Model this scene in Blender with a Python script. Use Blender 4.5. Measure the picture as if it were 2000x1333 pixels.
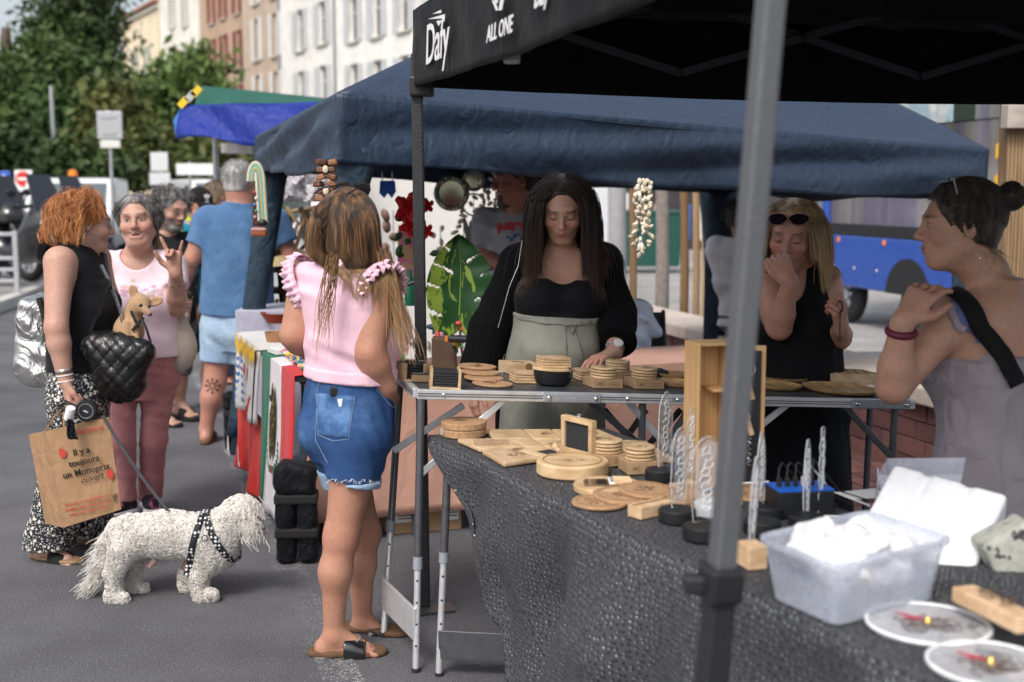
import bpy,math,random
import numpy as np
from mathutils import Vector,Matrix
sin,cos,pi=math.sin,math.cos,math.pi
rad=math.radians
for o in list(bpy.data.objects):bpy.data.objects.remove(o)
SC=bpy.context.scene
COL=SC.collection
random.seed(7);RNG=np.random.default_rng(7)
# camera, sky, sun, exposure
CAMH,FPX,HOR=1.62,2400.0,370.0
PITCH=math.atan((666.5-HOR)/FPX)
cam_d=bpy.data.cameras.new('camera');cam=bpy.data.objects.new('camera',cam_d);COL.objects.link(cam)
cam.location=(0,0,CAMH);cam.rotation_euler=(pi/2-PITCH,0,0)
cam_d.sensor_width=36.0;cam_d.lens=FPX/2000*36;cam_d.clip_end=2000;cam_d.clip_start=.05
cam_d.dof.use_dof=True;cam_d.dof.focus_distance=4.6;cam_d.dof.aperture_fstop=2.3
SC.camera=cam
W=bpy.data.worlds.new('World');SC.world=W;W.use_nodes=True
nt=W.node_tree;nt.nodes.clear()
sky=nt.nodes.new('ShaderNodeTexSky');sky.sky_type='NISHITA';sky.sun_disc=False
SUN_EL,SUN_AZ=rad(50),rad(205)
sky.sun_elevation=SUN_EL;sky.sun_rotation=SUN_AZ
sky.air_density=1.0;sky.dust_density=4.0;sky.ozone_density=.6
hsv=nt.nodes.new('ShaderNodeHueSaturation');hsv.inputs['Saturation'].default_value=.45
bg=nt.nodes.new('ShaderNodeBackground');bg.inputs[1].default_value=.15
wo=nt.nodes.new('ShaderNodeOutputWorld')
nt.links.new(sky.outputs[0],hsv.inputs['Color']);nt.links.new(hsv.outputs[0],bg.inputs[0]);nt.links.new(bg.outputs[0],wo.inputs[0])
sun_d=bpy.data.lights.new('sun','SUN');sun=bpy.data.objects.new('sun',sun_d);COL.objects.link(sun)
sun_d.energy=1.1;sun_d.angle=rad(16);sun_d.color=(1,.95,.88)
sv=Vector((sin(SUN_AZ)*cos(SUN_EL),cos(SUN_AZ)*cos(SUN_EL),sin(SUN_EL)))
sun.rotation_euler=sv.to_track_quat('Z','Y').to_euler();sun.location=sv*30
vs=SC.view_settings;vs.view_transform='Standard';vs.look='None';vs.exposure=.52;vs.gamma=1;vs.use_curve_mapping=False
# photograph geometry -> metres
_c,_s=cos(PITCH),sin(PITCH)
def ray(u,v):
 dx=(u-1000)/FPX;dy=-(v-666.5)/FPX
 return np.array([dx,_c+dy*_s,-_s+dy*_c])
def px(u,v,Y):
 d=ray(u,v);return np.array([0,0,CAMH])+d*(Y/d[1])
def gd(u,v,z=0.0):
 d=ray(u,v);return np.array([0,0,CAMH])+d*((z-CAMH)/d[2])
def A(*p):return np.array(p,float)
def unit(v):v=np.asarray(v,float);return v/(np.linalg.norm(v)+1e-12)
def rotz(a):return np.array([[cos(a),-sin(a),0],[sin(a),cos(a),0],[0,0,1.]])
def rotx(a):return np.array([[1.,0,0],[0,cos(a),-sin(a)],[0,sin(a),cos(a)]])
def roty(a):return np.array([[cos(a),0,sin(a)],[0,1.,0],[-sin(a),0,cos(a)]])
def frame(z,y):
 z=unit(z);y=np.asarray(y,float);y=unit(y-z*np.dot(y,z));return np.stack([np.cross(y,z),y,z],1)
# scene objects
def tag(o,label=None,cat=None,group=None,kind=None):
 if label:o['label']=label
 if cat:o['category']=cat
 if group:o['group']=group
 if kind:o['kind']=kind
 return o
def thing(name,label,cat,loc=(0,0,0),rz=0,group=None,rot=None):
 o=bpy.data.objects.new(name,None);COL.objects.link(o);o.empty_display_size=.1
 o.location=loc;o.rotation_euler=rot if rot else(0,0,rz)
 return tag(o,label,cat,group)
def raw_mesh(name,V,faces,mats=None,mi=None,smooth=False):
 me=bpy.data.meshes.new(name)
 if isinstance(faces,np.ndarray):
  V=np.asarray(V,np.float32);n=faces.shape[1]
  me.vertices.add(len(V));me.vertices.foreach_set('co',V.ravel())
  me.loops.add(faces.size);me.loops.foreach_set('vertex_index',faces.astype(np.int32).ravel())
  me.polygons.add(len(faces));me.polygons.foreach_set('loop_start',np.arange(0,faces.size,n,dtype=np.int32))
  me.update(calc_edges=True)
 else:
  me.from_pydata([tuple(map(float,v))for v in V],[],faces)
 for m in(mats or[]):me.materials.append(m)
 if mi is not None:me.polygons.foreach_set('material_index',np.asarray(mi,np.int32))
 me.polygons.foreach_set('use_smooth',np.full(len(me.polygons),smooth))
 me.update();return me
def link(name,me,parent=None,loc=None,rot=None):
 o=bpy.data.objects.new(name,me);COL.objects.link(o)
 if parent is not None:o.parent=parent
 if loc is not None:o.location=loc
 if rot is not None:o.rotation_euler=rot
 return o
def copy_tree(o,parent=None):
 c=o.copy();COL.objects.link(c);c.parent=parent
 for ch in o.children:copy_tree(ch,c)
 return c
I3=np.eye(3)
class MB:
 """collects shapes, then becomes ONE mesh object"""
 def __init__(s):s.V=[];s.F=[];s.M=[];s.m=0;s.uv={}
 def _add(s,V,F):
  b=len(s.V);s.V+=[tuple(map(float,v))for v in V];s.F+=[tuple(b+i for i in f)for f in F];s.M+=[s.m]*len(F);return s
 def box(s,c,d,R=I3,taper=1.0):
  c=np.asarray(c,float);h=np.asarray(d,float)/2;V=[]
  for z in(-1,1):
   k=taper if z>0 else 1
   for x,y in((-1,-1),(1,-1),(1,1),(-1,1)):V.append(c+R@(h*A(x*k,y*k,z)))
  return s._add(V,[(3,2,1,0),(4,5,6,7),(0,1,5,4),(1,2,6,5),(2,3,7,6),(3,0,4,7)])
 def bar(s,a,b,w,d,up=(0,0,1)):
  a=np.asarray(a,float);b=np.asarray(b,float);L=np.linalg.norm(b-a)
  z=unit(b-a);up=np.asarray(up,float)
  if abs(np.dot(z,unit(up)))>.98:up=A(0,1,0)if abs(z[1])<.9 else A(1,0,0)
  return s.box((a+b)/2,(w,d,L),frame(z,up))
 def tube(s,pts,r,n=8,caps=True,flat=None):
  pts=[np.asarray(p,float)for p in pts];m=len(pts);r=[r]*m if np.isscalar(r)else list(r)
  V=[];ref=None
  for i,p in enumerate(pts):
   t=unit(pts[min(i+1,m-1)]-pts[max(i-1,0)])
   if ref is None:ref=A(0,0,1)if abs(t[2])<.9 else A(1,0,0)
   x=unit(np.cross(ref,t));y=np.cross(t,x);ref=y if flat is None else np.asarray(flat,float)
   if flat is None:pass
   for k in range(n):
    a=2*pi*k/n;V.append(p+r[i]*(x*cos(a)+y*sin(a)))
   ref=y
  F=[(i*n+k,i*n+(k+1)%n,(i+1)*n+(k+1)%n,(i+1)*n+k)for i in range(m-1)for k in range(n)]
  if caps:F+=[tuple(reversed(range(n))),tuple(range((m-1)*n,m*n))]
  return s._add(V,F)
 def lathe(s,prof,n=24,c=(0,0,0),R=I3,sx=1,sy=1,caps=True):
  c=np.asarray(c,float);V=[]
  for r,z in prof:
   for k in range(n):
    a=2*pi*k/n;V.append(c+R@A(r*cos(a)*sx,r*sin(a)*sy,z))
  m=len(prof)
  F=[(i*n+k,i*n+(k+1)%n,(i+1)*n+(k+1)%n,(i+1)*n+k)for i in range(m-1)for k in range(n)]
  if caps:F+=[tuple(reversed(range(n))),tuple(range((m-1)*n,m*n))]
  return s._add(V,F)
 def prism(s,poly,z0,z1,c=(0,0,0),R=I3):
  c=np.asarray(c,float);n=len(poly)
  V=[c+R@A(x,y,z0)for x,y in poly]+[c+R@A(x,y,z1)for x,y in poly]
  return s._add(V,[tuple(reversed(range(n))),tuple(range(n,2*n))]+[(k,(k+1)%n,n+(k+1)%n,n+k)for k in range(n)])
 def ell(s,c,r,R=I3,n=14,m=9):
  c=np.asarray(c,float);V=[c+R@A(0,0,-r[2])];F=[]
  for i in range(1,m):
   t=-pi/2+pi*i/m
   for k in range(n):
    a=2*pi*k/n;V.append(c+R@A(r[0]*cos(t)*cos(a),r[1]*cos(t)*sin(a),r[2]*sin(t)))
  V.append(c+R@A(0,0,r[2]));e=len(V)-1
  F+=[(0,1+(k+1)%n,1+k)for k in range(n)]
  F+=[(1+i*n+k,1+i*n+(k+1)%n,1+(i+1)*n+(k+1)%n,1+(i+1)*n+k)for i in range(m-2)for k in range(n)]
  F+=[(e,1+(m-2)*n+k,1+(m-2)*n+(k+1)%n)for k in range(n)]
  return s._add(V,F)
 def torus(s,c,R0,r,R=I3,n=28,m=8,sy=1):
  c=np.asarray(c,float);V=[]
  for i in range(n):
   a=2*pi*i/n
   for k in range(m):
    b=2*pi*k/m;q=R0+r*cos(b);V.append(c+R@A(q*cos(a),q*sin(a)*sy,r*sin(b)))
  return s._add(V,[(i*m+k,((i+1)%n)*m+k,((i+1)%n)*m+(k+1)%m,i*m+(k+1)%m)for i in range(n)for k in range(m)])
 def grid(s,G,thick=None):
  G=np.asarray(G,float);n,m=G.shape[:2]
  return s._add(G.reshape(-1,3),[(i*m+j,(i+1)*m+j,(i+1)*m+j+1,i*m+j+1)for i in range(n-1)for j in range(m-1)])
 def build(s,name,mat,parent=None,smooth=False,bevel=0,solid=0,loc=None,rot=None,sub=0,segs=2):
  me=raw_mesh(name,s.V,s.F,mat if isinstance(mat,(list,tuple))else[mat],s.M,smooth)
  o=link(name,me,parent,loc,rot)
  if solid:md=o.modifiers.new('solid','SOLIDIFY');md.thickness=solid;md.offset=0
  if bevel:md=o.modifiers.new('bevel','BEVEL');md.width=bevel;md.segments=segs;md.limit_method='ANGLE';md.angle_limit=rad(40);md.harden_normals=False
  if sub:md=o.modifiers.new('sub','SUBSURF');md.levels=sub;md.render_levels=sub
  if smooth and not sub:
   try:me.set_sharp_from_angle(angle=rad(38))
   except Exception:pass
  return o
def one(name,mb,mat,label,cat,group=None,**k):
 return tag(mb.build(name,mat,**k),label,cat,group)
# materials
MATS={}
def nodes(m):
 m.use_nodes=True;t=m.node_tree;b=t.nodes['Principled BSDF']
 def N(ty,**k):
  n=t.nodes.new(ty)
  for a,v in k.items():
   if a in n.inputs:n.inputs[a].default_value=v
   else:setattr(n,a,v)
  return n
 return t,b,N,(lambda x,y:t.links.new(x,y))
def hexc(r,g,b):return(r,g,b,1)
def mat(name,c,rough=.6,var=.12,sc=25,bump=.0,bsc=150,metal=0,spec=.4,sheen=0,sss=0,vcol=None,c2=None,c2s=6,c2t=(.45,.6),stretch=(1,1,1),alpha=1,trans=0,emit=0,coat=0,rv=.1,wr=0):
 if name in MATS:return MATS[name]
 m=bpy.data.materials.new(name);MATS[name]=m
 t,b,N,L=nodes(m)
 tc=N('ShaderNodeTexCoord');mp=N('ShaderNodeMapping');mp.inputs['Scale'].default_value=stretch;L(tc.outputs['Object'],mp.inputs[0])
 col=N('ShaderNodeRGB');col.outputs[0].default_value=hexc(*c);cur=col.outputs[0]
 if vcol:
  at=N('ShaderNodeVertexColor');at.layer_name=vcol;cur=at.outputs[0]
 if c2:
  n2=N('ShaderNodeTexNoise',Scale=c2s,Detail=5.0,Roughness=.6);L(mp.outputs[0],n2 .inputs['Vector'])
  rp=N('ShaderNodeMapRange');rp.inputs[1].default_value,rp.inputs[2].default_value=c2t;L(n2 .outputs[0],rp.inputs[0])
  mx=N('ShaderNodeMix',data_type='RGBA');L(rp.outputs[0],mx.inputs[0]);L(cur,mx.inputs[6]);mx.inputs[7].default_value=hexc(*c2);cur=mx.outputs[2]
 if var:
  n1=N('ShaderNodeTexNoise',Scale=float(sc),Detail=6.0,Roughness=.65);L(mp.outputs[0],n1 .inputs['Vector'])
  r1=N('ShaderNodeMapRange');r1 .inputs[1].default_value,r1 .inputs[2].default_value,r1 .inputs[3].default_value,r1 .inputs[4].default_value=.25,.75,1-var,1+var
  L(n1 .outputs[0],r1 .inputs[0])
  mx=N('ShaderNodeMix',data_type='RGBA',blend_type='MULTIPLY');mx.inputs[0].default_value=1
  L(cur,mx.inputs[6]);L(r1 .outputs[0],mx.inputs[7]);cur=mx.outputs[2]
  r2=N('ShaderNodeMapRange');r2 .inputs[1].default_value,r2 .inputs[2].default_value,r2 .inputs[3].default_value,r2 .inputs[4].default_value=.3,.7,max(0,rough-rv),min(1,rough+rv)
  L(n1 .outputs[0],r2 .inputs[0]);L(r2 .outputs[0],b.inputs['Roughness'])
 else:b.inputs['Roughness'].default_value=rough
 L(cur,b.inputs['Base Color'])
 b.inputs['Metallic'].default_value=metal;b.inputs['Specular IOR Level'].default_value=spec
 if sheen:b.inputs['Sheen Weight'].default_value=sheen;b.inputs['Sheen Roughness'].default_value=.5
 if coat:b.inputs['Coat Weight'].default_value=coat;b.inputs['Coat Roughness'].default_value=.08
 if sss:
  b.inputs['Subsurface Weight'].default_value=sss;b.inputs['Subsurface Radius'].default_value=(1,.35,.2);b.inputs['Subsurface Scale'].default_value=.006
 if trans:b.inputs['Transmission Weight'].default_value=trans;b.inputs['IOR'].default_value=1.45
 if alpha<1:b.inputs['Alpha'].default_value=alpha
 if emit:b.inputs['Emission Color'].default_value=hexc(*c);b.inputs['Emission Strength'].default_value=emit
 if bump:
  nb=N('ShaderNodeTexNoise',Scale=float(bsc),Detail=4.0);L(mp.outputs[0],nb.inputs['Vector'])
  bp=N('ShaderNodeBump',Strength=bump,Distance=.01);L(nb.outputs[0],bp.inputs['Height']);L(bp.outputs[0],b.inputs['Normal'])
  if wr:
   m2=N('ShaderNodeMapping');m2 .inputs['Scale'].default_value=(9,9,6);m2 .inputs['Rotation'].default_value=(.4,.3,.5);L(tc.outputs['Object'],m2 .inputs[0])
   nw=N('ShaderNodeTexNoise',Scale=1.0,Detail=2.5,Roughness=.45,Distortion=1.6);L(m2 .outputs[0],nw.inputs['Vector'])
   b2=N('ShaderNodeBump',Strength=wr,Distance=.06);L(nw.outputs[0],b2 .inputs['Height']);L(b2 .outputs[0],bp.inputs['Normal'])
 return m
def wood(name,c1,c2,sc=1.0,rough=.55,axis=0):
 if name in MATS:return MATS[name]
 m=bpy.data.materials.new(name);MATS[name]=m;t,b,N,L=nodes(m)
 tc=N('ShaderNodeTexCoord');mp=N('ShaderNodeMapping');s=[22*sc]*3;s[axis]=2.2*sc;mp.inputs['Scale'].default_value=s;L(tc.outputs['Object'],mp.inputs[0])
 oi=N('ShaderNodeObjectInfo');vm=N('ShaderNodeVectorMath',operation='ADD');cb=N('ShaderNodeCombineXYZ');L(oi.outputs['Random'],cb.inputs[0]);L(oi.outputs['Random'],cb.inputs[1])
 ms=N('ShaderNodeVectorMath',operation='SCALE');ms.inputs['Scale'].default_value=37;L(cb.outputs[0],ms.inputs[0]);L(mp.outputs[0],vm.inputs[0]);L(ms.outputs[0],vm.inputs[1])
 n1=N('ShaderNodeTexNoise',Scale=1.0,Detail=5.0,Roughness=.6,Distortion=1.2);L(vm.outputs[0],n1 .inputs['Vector'])
 wv=N('ShaderNodeTexWave',Scale=1.3,Distortion=5.0,Detail=3.0);L(vm.outputs[0],wv.inputs['Vector'])
 ad=N('ShaderNodeMath',operation='MULTIPLY_ADD');L(wv.outputs['Fac'],ad.inputs[0]);ad.inputs[1].default_value=.45;L(n1 .outputs[0],ad.inputs[2])
 cr=N('ShaderNodeValToRGB');cr.color_ramp.elements[0].position=.35;cr.color_ramp.elements[1].position=.95
 cr.color_ramp.elements[0].color=hexc(*c1);cr.color_ramp.elements[1].color=hexc(*c2);L(ad.outputs[0],cr.inputs[0])
 hs=N('ShaderNodeHueSaturation');mr=N('ShaderNodeMapRange');mr.inputs[3].default_value=.86;mr.inputs[4].default_value=1.12;L(oi.outputs['Random'],mr.inputs[0]);L(mr.outputs[0],hs.inputs['Value']);L(cr.outputs[0],hs.inputs['Color'])
 L(hs.outputs[0],b.inputs['Base Color']);b.inputs['Roughness'].default_value=rough;b.inputs['Specular IOR Level'].default_value=.3
 bp=N('ShaderNodeBump',Strength=.12,Distance=.004);L(ad.outputs[0],bp.inputs['Height']);L(bp.outputs[0],b.inputs['Normal'])
 return m
def text_mesh(txt,size=.1,bold=0.0,extrude=.0006,align='CENTER',shear=0.0,spacing=1.0):
 cu=bpy.data.curves.new('lettering','FONT');cu.body=txt;cu.size=size;cu.align_x=align;cu.align_y='CENTER';cu.extrude=extrude;cu.offset=bold;cu.shear=shear;cu.space_character=spacing
 cu.resolution_u=3
 o=bpy.data.objects.new('lettering',cu);COL.objects.link(o)
 dg=bpy.context.evaluated_depsgraph_get();me=bpy.data.meshes.new_from_object(o.evaluated_get(dg))
 bpy.data.objects.remove(o);bpy.data.curves.remove(cu);return me
def lettering(txt,m,parent,loc,R,size=.1,**k):
 """flat print: R columns = right, up, outward"""
 me=text_mesh(txt,size,**k);me.materials.clear();me.materials.append(m)
 o=link('lettering',me,parent);M4=Matrix.Identity(4)
 for i in range(3):
  for j in range(3):M4[i][j]=R[i][j]
  M4[i][3]=loc[i]
 o.matrix_local=M4;return o
# implicit surfaces (bodies, clothes, soft things)
def _len(x,y,z):return np.sqrt(x*x+y*y+z*z)
class S:
 def __init__(s):s.ops=[];s.post=[];s.pad=.03
 def add(s,fn,lo,hi,k=.02,mode='u'):s.ops.append((fn,np.asarray(lo,float),np.asarray(hi,float),k,mode));return s
 def rc(s,a,b,r1,r2=None,k=.02,mode='u',cut=None,cut0=None,flat=None):
  r2=r1 if r2 is None else r2;a=np.asarray(a,float);b=np.asarray(b,float);ab=b-a;L2=float(ab@ab)+1e-12;n=ab/math.sqrt(L2);L=math.sqrt(L2)
  def fn(x,y,z):
   px_,py_,pz_=x-a[0],y-a[1],z-a[2];h=(px_*ab[0]+py_*ab[1]+pz_*ab[2])/L2;t=np.clip(h,0,1)
   d=_len(px_-t*ab[0],py_-t*ab[1],pz_-t*ab[2])-(r1+(r2-r1)*t)
   if cut is not None:d=np.maximum(d,(h-cut)*L)
   if cut0 is not None:d=np.maximum(d,(cut0-h)*L)
   return d
  r=max(r1,r2);return s.add(fn,np.minimum(a,b)-r,np.maximum(a,b)+r,k,mode)
 def path(s,pts,rs,k=.01,mode='u'):
  for i in range(len(pts)-1):s.rc(pts[i],pts[i+1],rs[i],rs[i+1],k,mode)
  return s
 def el(s,c,r,R=None,k=.02,mode='u'):
  c=np.asarray(c,float);r=np.asarray(r,float);rm=float(max(r))
  def fn(x,y,z):
   x,y,z=x-c[0],y-c[1],z-c[2]
   if R is not None:x,y,z=(R[0][0]*x+R[1][0]*y+R[2][0]*z,R[0][1]*x+R[1][1]*y+R[2][1]*z,R[0][2]*x+R[1][2]*y+R[2][2]*z)
   k0=_len(x/r[0],y/r[1],z/r[2]);k1=_len(x/r[0]**2,y/r[1]**2,z/r[2]**2)
   return k0*(k0-1)/(k1+1e-9)
  return s.add(fn,c-rm,c+rm,k,mode)
 def box(s,c,h,R=None,r=.01,k=.01,mode='u'):
  c=np.asarray(c,float);h=np.asarray(h,float);rm=float(np.linalg.norm(h))
  def fn(x,y,z):
   x,y,z=x-c[0],y-c[1],z-c[2]
   if R is not None:x,y,z=(R[0][0]*x+R[1][0]*y+R[2][0]*z,R[0][1]*x+R[1][1]*y+R[2][1]*z,R[0][2]*x+R[1][2]*y+R[2][2]*z)
   qx,qy,qz=np.abs(x)-h[0]+r,np.abs(y)-h[1]+r,np.abs(z)-h[2]+r
   return _len(np.maximum(qx,0),np.maximum(qy,0),np.maximum(qz,0))+np.minimum(np.maximum(qx,np.maximum(qy,qz)),0)-r
  return s.add(fn,c-rm,c+rm,k,mode)
 def loft(s,o,R,secs,k=.03,mode='u',clip=None,n=2.3):
  """secs rows: z, a, b, cx, cy in frame (o,R)"""
  q=np.array([list(x)+[0]*(5-len(x))for x in secs],float);zz=np.linspace(q[0,0],q[-1,0],80)
  def cub(col):
   out=[]
   for z in zz:
    i=min(max(np.searchsorted(q[:,0],z)-1,0),len(q)-2);p0,p1,p2,p3=q[max(i-1,0),col],q[i,col],q[i+1,col],q[min(i+2,len(q)-1),col]
    t=(z-q[i,0])/(q[i+1,0]-q[i,0]);out.append(.5*((2*p1)+(p2-p0)*t+(2*p0-5*p1+4*p2-p3)*t*t+(3*p1-p0-3*p2+p3)*t**3))
   return np.array(out)
  a_,b_,x_,y_=cub(1),cub(2),cub(3),cub(4);o=np.asarray(o,float);z0,z1=(clip or(zz[0],zz[-1]))
  def fn(x,y,z):
   x,y,z=x-o[0],y-o[1],z-o[2]
   X,Y,Z=(R[0][0]*x+R[1][0]*y+R[2][0]*z,R[0][1]*x+R[1][1]*y+R[2][1]*z,R[0][2]*x+R[1][2]*y+R[2][2]*z)
   a=np.interp(Z,zz,a_);b=np.interp(Z,zz,b_);X=X-np.interp(Z,zz,x_);Y=Y-np.interp(Z,zz,y_)
   rr=(np.abs(X/a)**n+np.abs(Y/b)**n+1e-12)**(1/n)
   return np.maximum((rr-1)*np.minimum(a,b),np.maximum(Z-z1,z0-Z))
  w=max(a_.max()+abs(x_).max(),b_.max()+abs(y_).max());C=[]
  for X in(-w,w):
   for Y in(-w,w):
    for Z in(z0,z1):C.append(o+R@A(X,Y,Z))
  C=np.array(C);return s.add(fn,C.min(0),C.max(0),k,mode)
 def sub(s,other):
  s.ops+=other.ops;return s
 def _mix(s,f,d,k,mode):
  if mode=='s':d=-d
  if mode=='u':
   h=np.clip(.5+.5*(f-d)/k,0,1);return f*(1-h)+d*h-k*h*(1-h)
  if mode=='s':
   h=np.clip(.5+.5*(d-f)/k,0,1);return f*(1-h)+d*h+k*h*(1-h)
  return np.maximum(f,d)
 def at(s,P):
  x,y,z=P[:,0],P[:,1],P[:,2];f=np.full(len(P),1.0)
  for fn,lo,hi,k,mode in s.ops:f=s._mix(f,fn(x,y,z),k,mode)
  for p in s.post:f=p(f,x,y,z)
  return f
 def grad(s,P,e=.004):
  g=np.stack([s.at(P+A(e,0,0))-s.at(P-A(e,0,0)),s.at(P+A(0,e,0))-s.at(P-A(0,e,0)),s.at(P+A(0,0,e))-s.at(P-A(0,0,e))],1)
  return g/(np.linalg.norm(g,axis=1,keepdims=True)+1e-9)
 def bounds(s):
  lo=np.min([o[1]for o in s.ops if o[4]=='u'],0)-s.pad;hi=np.max([o[2]for o in s.ops if o[4]=='u'],0)+s.pad;return lo,hi
 def mesh(s,v=.008,lo=None,hi=None):
  if lo is None:lo,hi=s.bounds()
  lo=np.asarray(lo,float);hi=np.asarray(hi,float);n=np.ceil((hi-lo)/v).astype(int)+1
  ax=[(lo[i]+v*np.arange(n[i])).astype(np.float32)for i in range(3)]
  f=np.full(n,1.0,np.float32)
  for fn,l,h,k,mode in s.ops:
   m=s.pad+k+2*v
   i0=np.clip(np.floor((l-m-lo)/v).astype(int),0,n);i1=np.clip(np.ceil((h+m-lo)/v).astype(int)+1,0,n)
   if(i1<=i0).any():continue
   x=ax[0][i0[0]:i1[0],None,None];y=ax[1][None,i0[1]:i1[1],None];z=ax[2][None,None,i0[2]:i1[2]]
   sl=(slice(i0[0],i1[0]),slice(i0[1],i1[1]),slice(i0[2],i1[2]));f[sl]=s._mix(f[sl],fn(x,y,z),k,mode)
  x,y,z=ax[0][:,None,None],ax[1][None,:,None],ax[2][None,None,:]
  for p in s.post:f=p(f,x,y,z)
  return nets(f,lo,v)
def nets(f,lo,v):
 sgn=f<0;n=np.array(f.shape)
 c=np.zeros(n-1,np.int8)
 for dx in(0,1):
  for dy in(0,1):
   for dz in(0,1):c+=sgn[dx:n[0]-1+dx,dy:n[1]-1+dy,dz:n[2]-1+dz]
 I=np.argwhere((c>0)&(c<8));
 if len(I)==0:return np.zeros((0,3)),np.zeros((0,4),int)
 idx=np.full(n-1,-1,np.int32);idx[I[:,0],I[:,1],I[:,2]]=np.arange(len(I))
 acc=np.zeros((len(I),3));cnt=np.zeros(len(I))
 cor=[(a,b,d)for a in(0,1)for b in(0,1)for d in(0,1)]
 val={q:f[I[:,0]+q[0],I[:,1]+q[1],I[:,2]+q[2]]for q in cor}
 for q in cor:
  for ax in range(3):
   if q[ax]:continue
   q2=tuple(q[i]+(i==ax)for i in range(3));a,b=val[q],val[q2];m=(a<0)!=(b<0)
   t=np.where(m,a/(a-b+1e-20),0)
   p=np.tile(np.array(q,float),(len(I),1));p[:,ax]=t
   acc[m]+=p[m];cnt+=m
 V=lo+v*(I+acc/np.maximum(cnt,1)[:,None])
 Fs=[]
 for ax in range(3):
  u,w=(ax+1)%3,(ax+2)%3
  s0=[slice(None)]*3;s1=[slice(None)]*3;s0[ax]=slice(0,n[ax]-1);s1[ax]=slice(1,n[ax])
  E=sgn[tuple(s0)]!=sgn[tuple(s1)];Q=np.argwhere(E)
  Q=Q[(Q[:,u]>0)&(Q[:,w]>0)&(Q[:,u]<n[u]-1)&(Q[:,w]<n[w]-1)]
  ins=sgn[Q[:,0],Q[:,1],Q[:,2]]
  def g(du,dw):
   r=Q.copy();r[:,u]-=du;r[:,w]-=dw;return idx[r[:,0],r[:,1],r[:,2]]
  q=np.stack([g(1,1),g(0,1),g(0,0),g(1,0)],1);q[~ins]=q[~ins][:,::-1];Fs.append(q)
 return V,np.concatenate(Fs)
def folds(amp,kx,ky,kz,seed=0,n=4):
 r=np.random.default_rng(seed);ph=r.uniform(0,6.28,(n,4));sc=r.uniform(.6,1.6,(n,3))
 def fn(f,x,y,z):
  d=0
  for i in range(n):
   w=1.5*np.sin(z*kz*.7*sc[i,2]+x*kx*.3+ph[i,1])+.9*np.sin(y*ky*.5+x*kx*.4*sc[i,0]+ph[i,2])
   d=d+np.sin(x*kx*sc[i,0]+y*ky*sc[i,1]+z*kz*sc[i,2]+ph[i,0]+w)
  return f+amp*d/n
 return fn
def offset(d):return lambda f,x,y,z:f-d
def clipfn(g):return lambda f,x,y,z:np.maximum(f,g(x,y,z))
def clean(V,F,keep):
 F=F[keep];u,inv=np.unique(F,return_inverse=True);return V[u],inv.reshape(F.shape),u
def soft(name,s,m,parent=None,v=.008,smooth_it=0,lo=None,hi=None,drop=None):
 V,F=s.mesh(v,lo,hi)
 if drop is not None and len(F):
  d=drop(V);V,F,_=clean(V,F,~(d[F].all(1)))
 me=raw_mesh(name,V,F,[m],None,True);return link(name,me,parent)
def ribbons(name,P,r,m,parent,n=3,taper=(1,.3)):
 """P: (N,K,3) strand points -> one mesh of thin tapered tubes"""
 N,K=P.shape[:2];T=np.gradient(P,axis=1);T/=np.linalg.norm(T,axis=2,keepdims=True)+1e-9
 ref=np.where(np.abs(T[...,2:3])<.9,A(0,0,1),A(1,0,0));X=np.cross(ref,T);X/=np.linalg.norm(X,axis=2,keepdims=True)+1e-9;Y=np.cross(T,X)
 rr=(np.asarray(r).reshape(-1,1)if not np.isscalar(r)else np.full((N,1),r))*np.linspace(taper[0],taper[1],K)[None]
 V=np.stack([P+rr[...,None]*(X*cos(2*pi*k/n)+Y*sin(2*pi*k/n))for k in range(n)],2).reshape(-1,3)
 base=(np.arange(N)[:,None,None]*K+np.arange(K-1)[None,:,None])*n;k=np.arange(n)[None,None];k2=(k+1)%n
 F=np.stack([base+k,base+k2,base+n+k2,base+n+k],3).reshape(-1,4)
 return link(name,raw_mesh(name,V,F,[m],None,True),parent)
M_RUB=mat('rubber',(.02,.02,.022),.75,.1,30);M_BLK=mat('black_plastic',(.022,.022,.025),.4,.1,20);M_CHROME=mat('chrome',(.7,.7,.72),.15,0,metal=1)
M_GALV=mat('galvanised_steel',(.42,.43,.45),.45,.1,20,metal=.55)
M_ALU=mat('aluminium',(.72,.73,.75),.4,.08,30,metal=.6);M_DKST=mat('dark_steel',(.13,.135,.15),.38,.1,30,metal=.6)
M_BAMBOO=wood('bamboo',(.47,.31,.165),(.64,.46,.27),1.0,.5);M_BEECH=wood('beech',(.52,.34,.19),(.68,.48,.30),1.2,.5)
M_CORK=mat('cork',(.43,.26,.14),.9,.35,90,.3,200);M_BURN=mat('burnt_engraving',(.10,.05,.025),.8,.2);M_WPRINT=mat('white_print',(.8,.8,.8),.5,0)
M_KRAFT=mat('kraft_card',(.40,.26,.15),.85,.1,20,.1,200)
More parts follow.
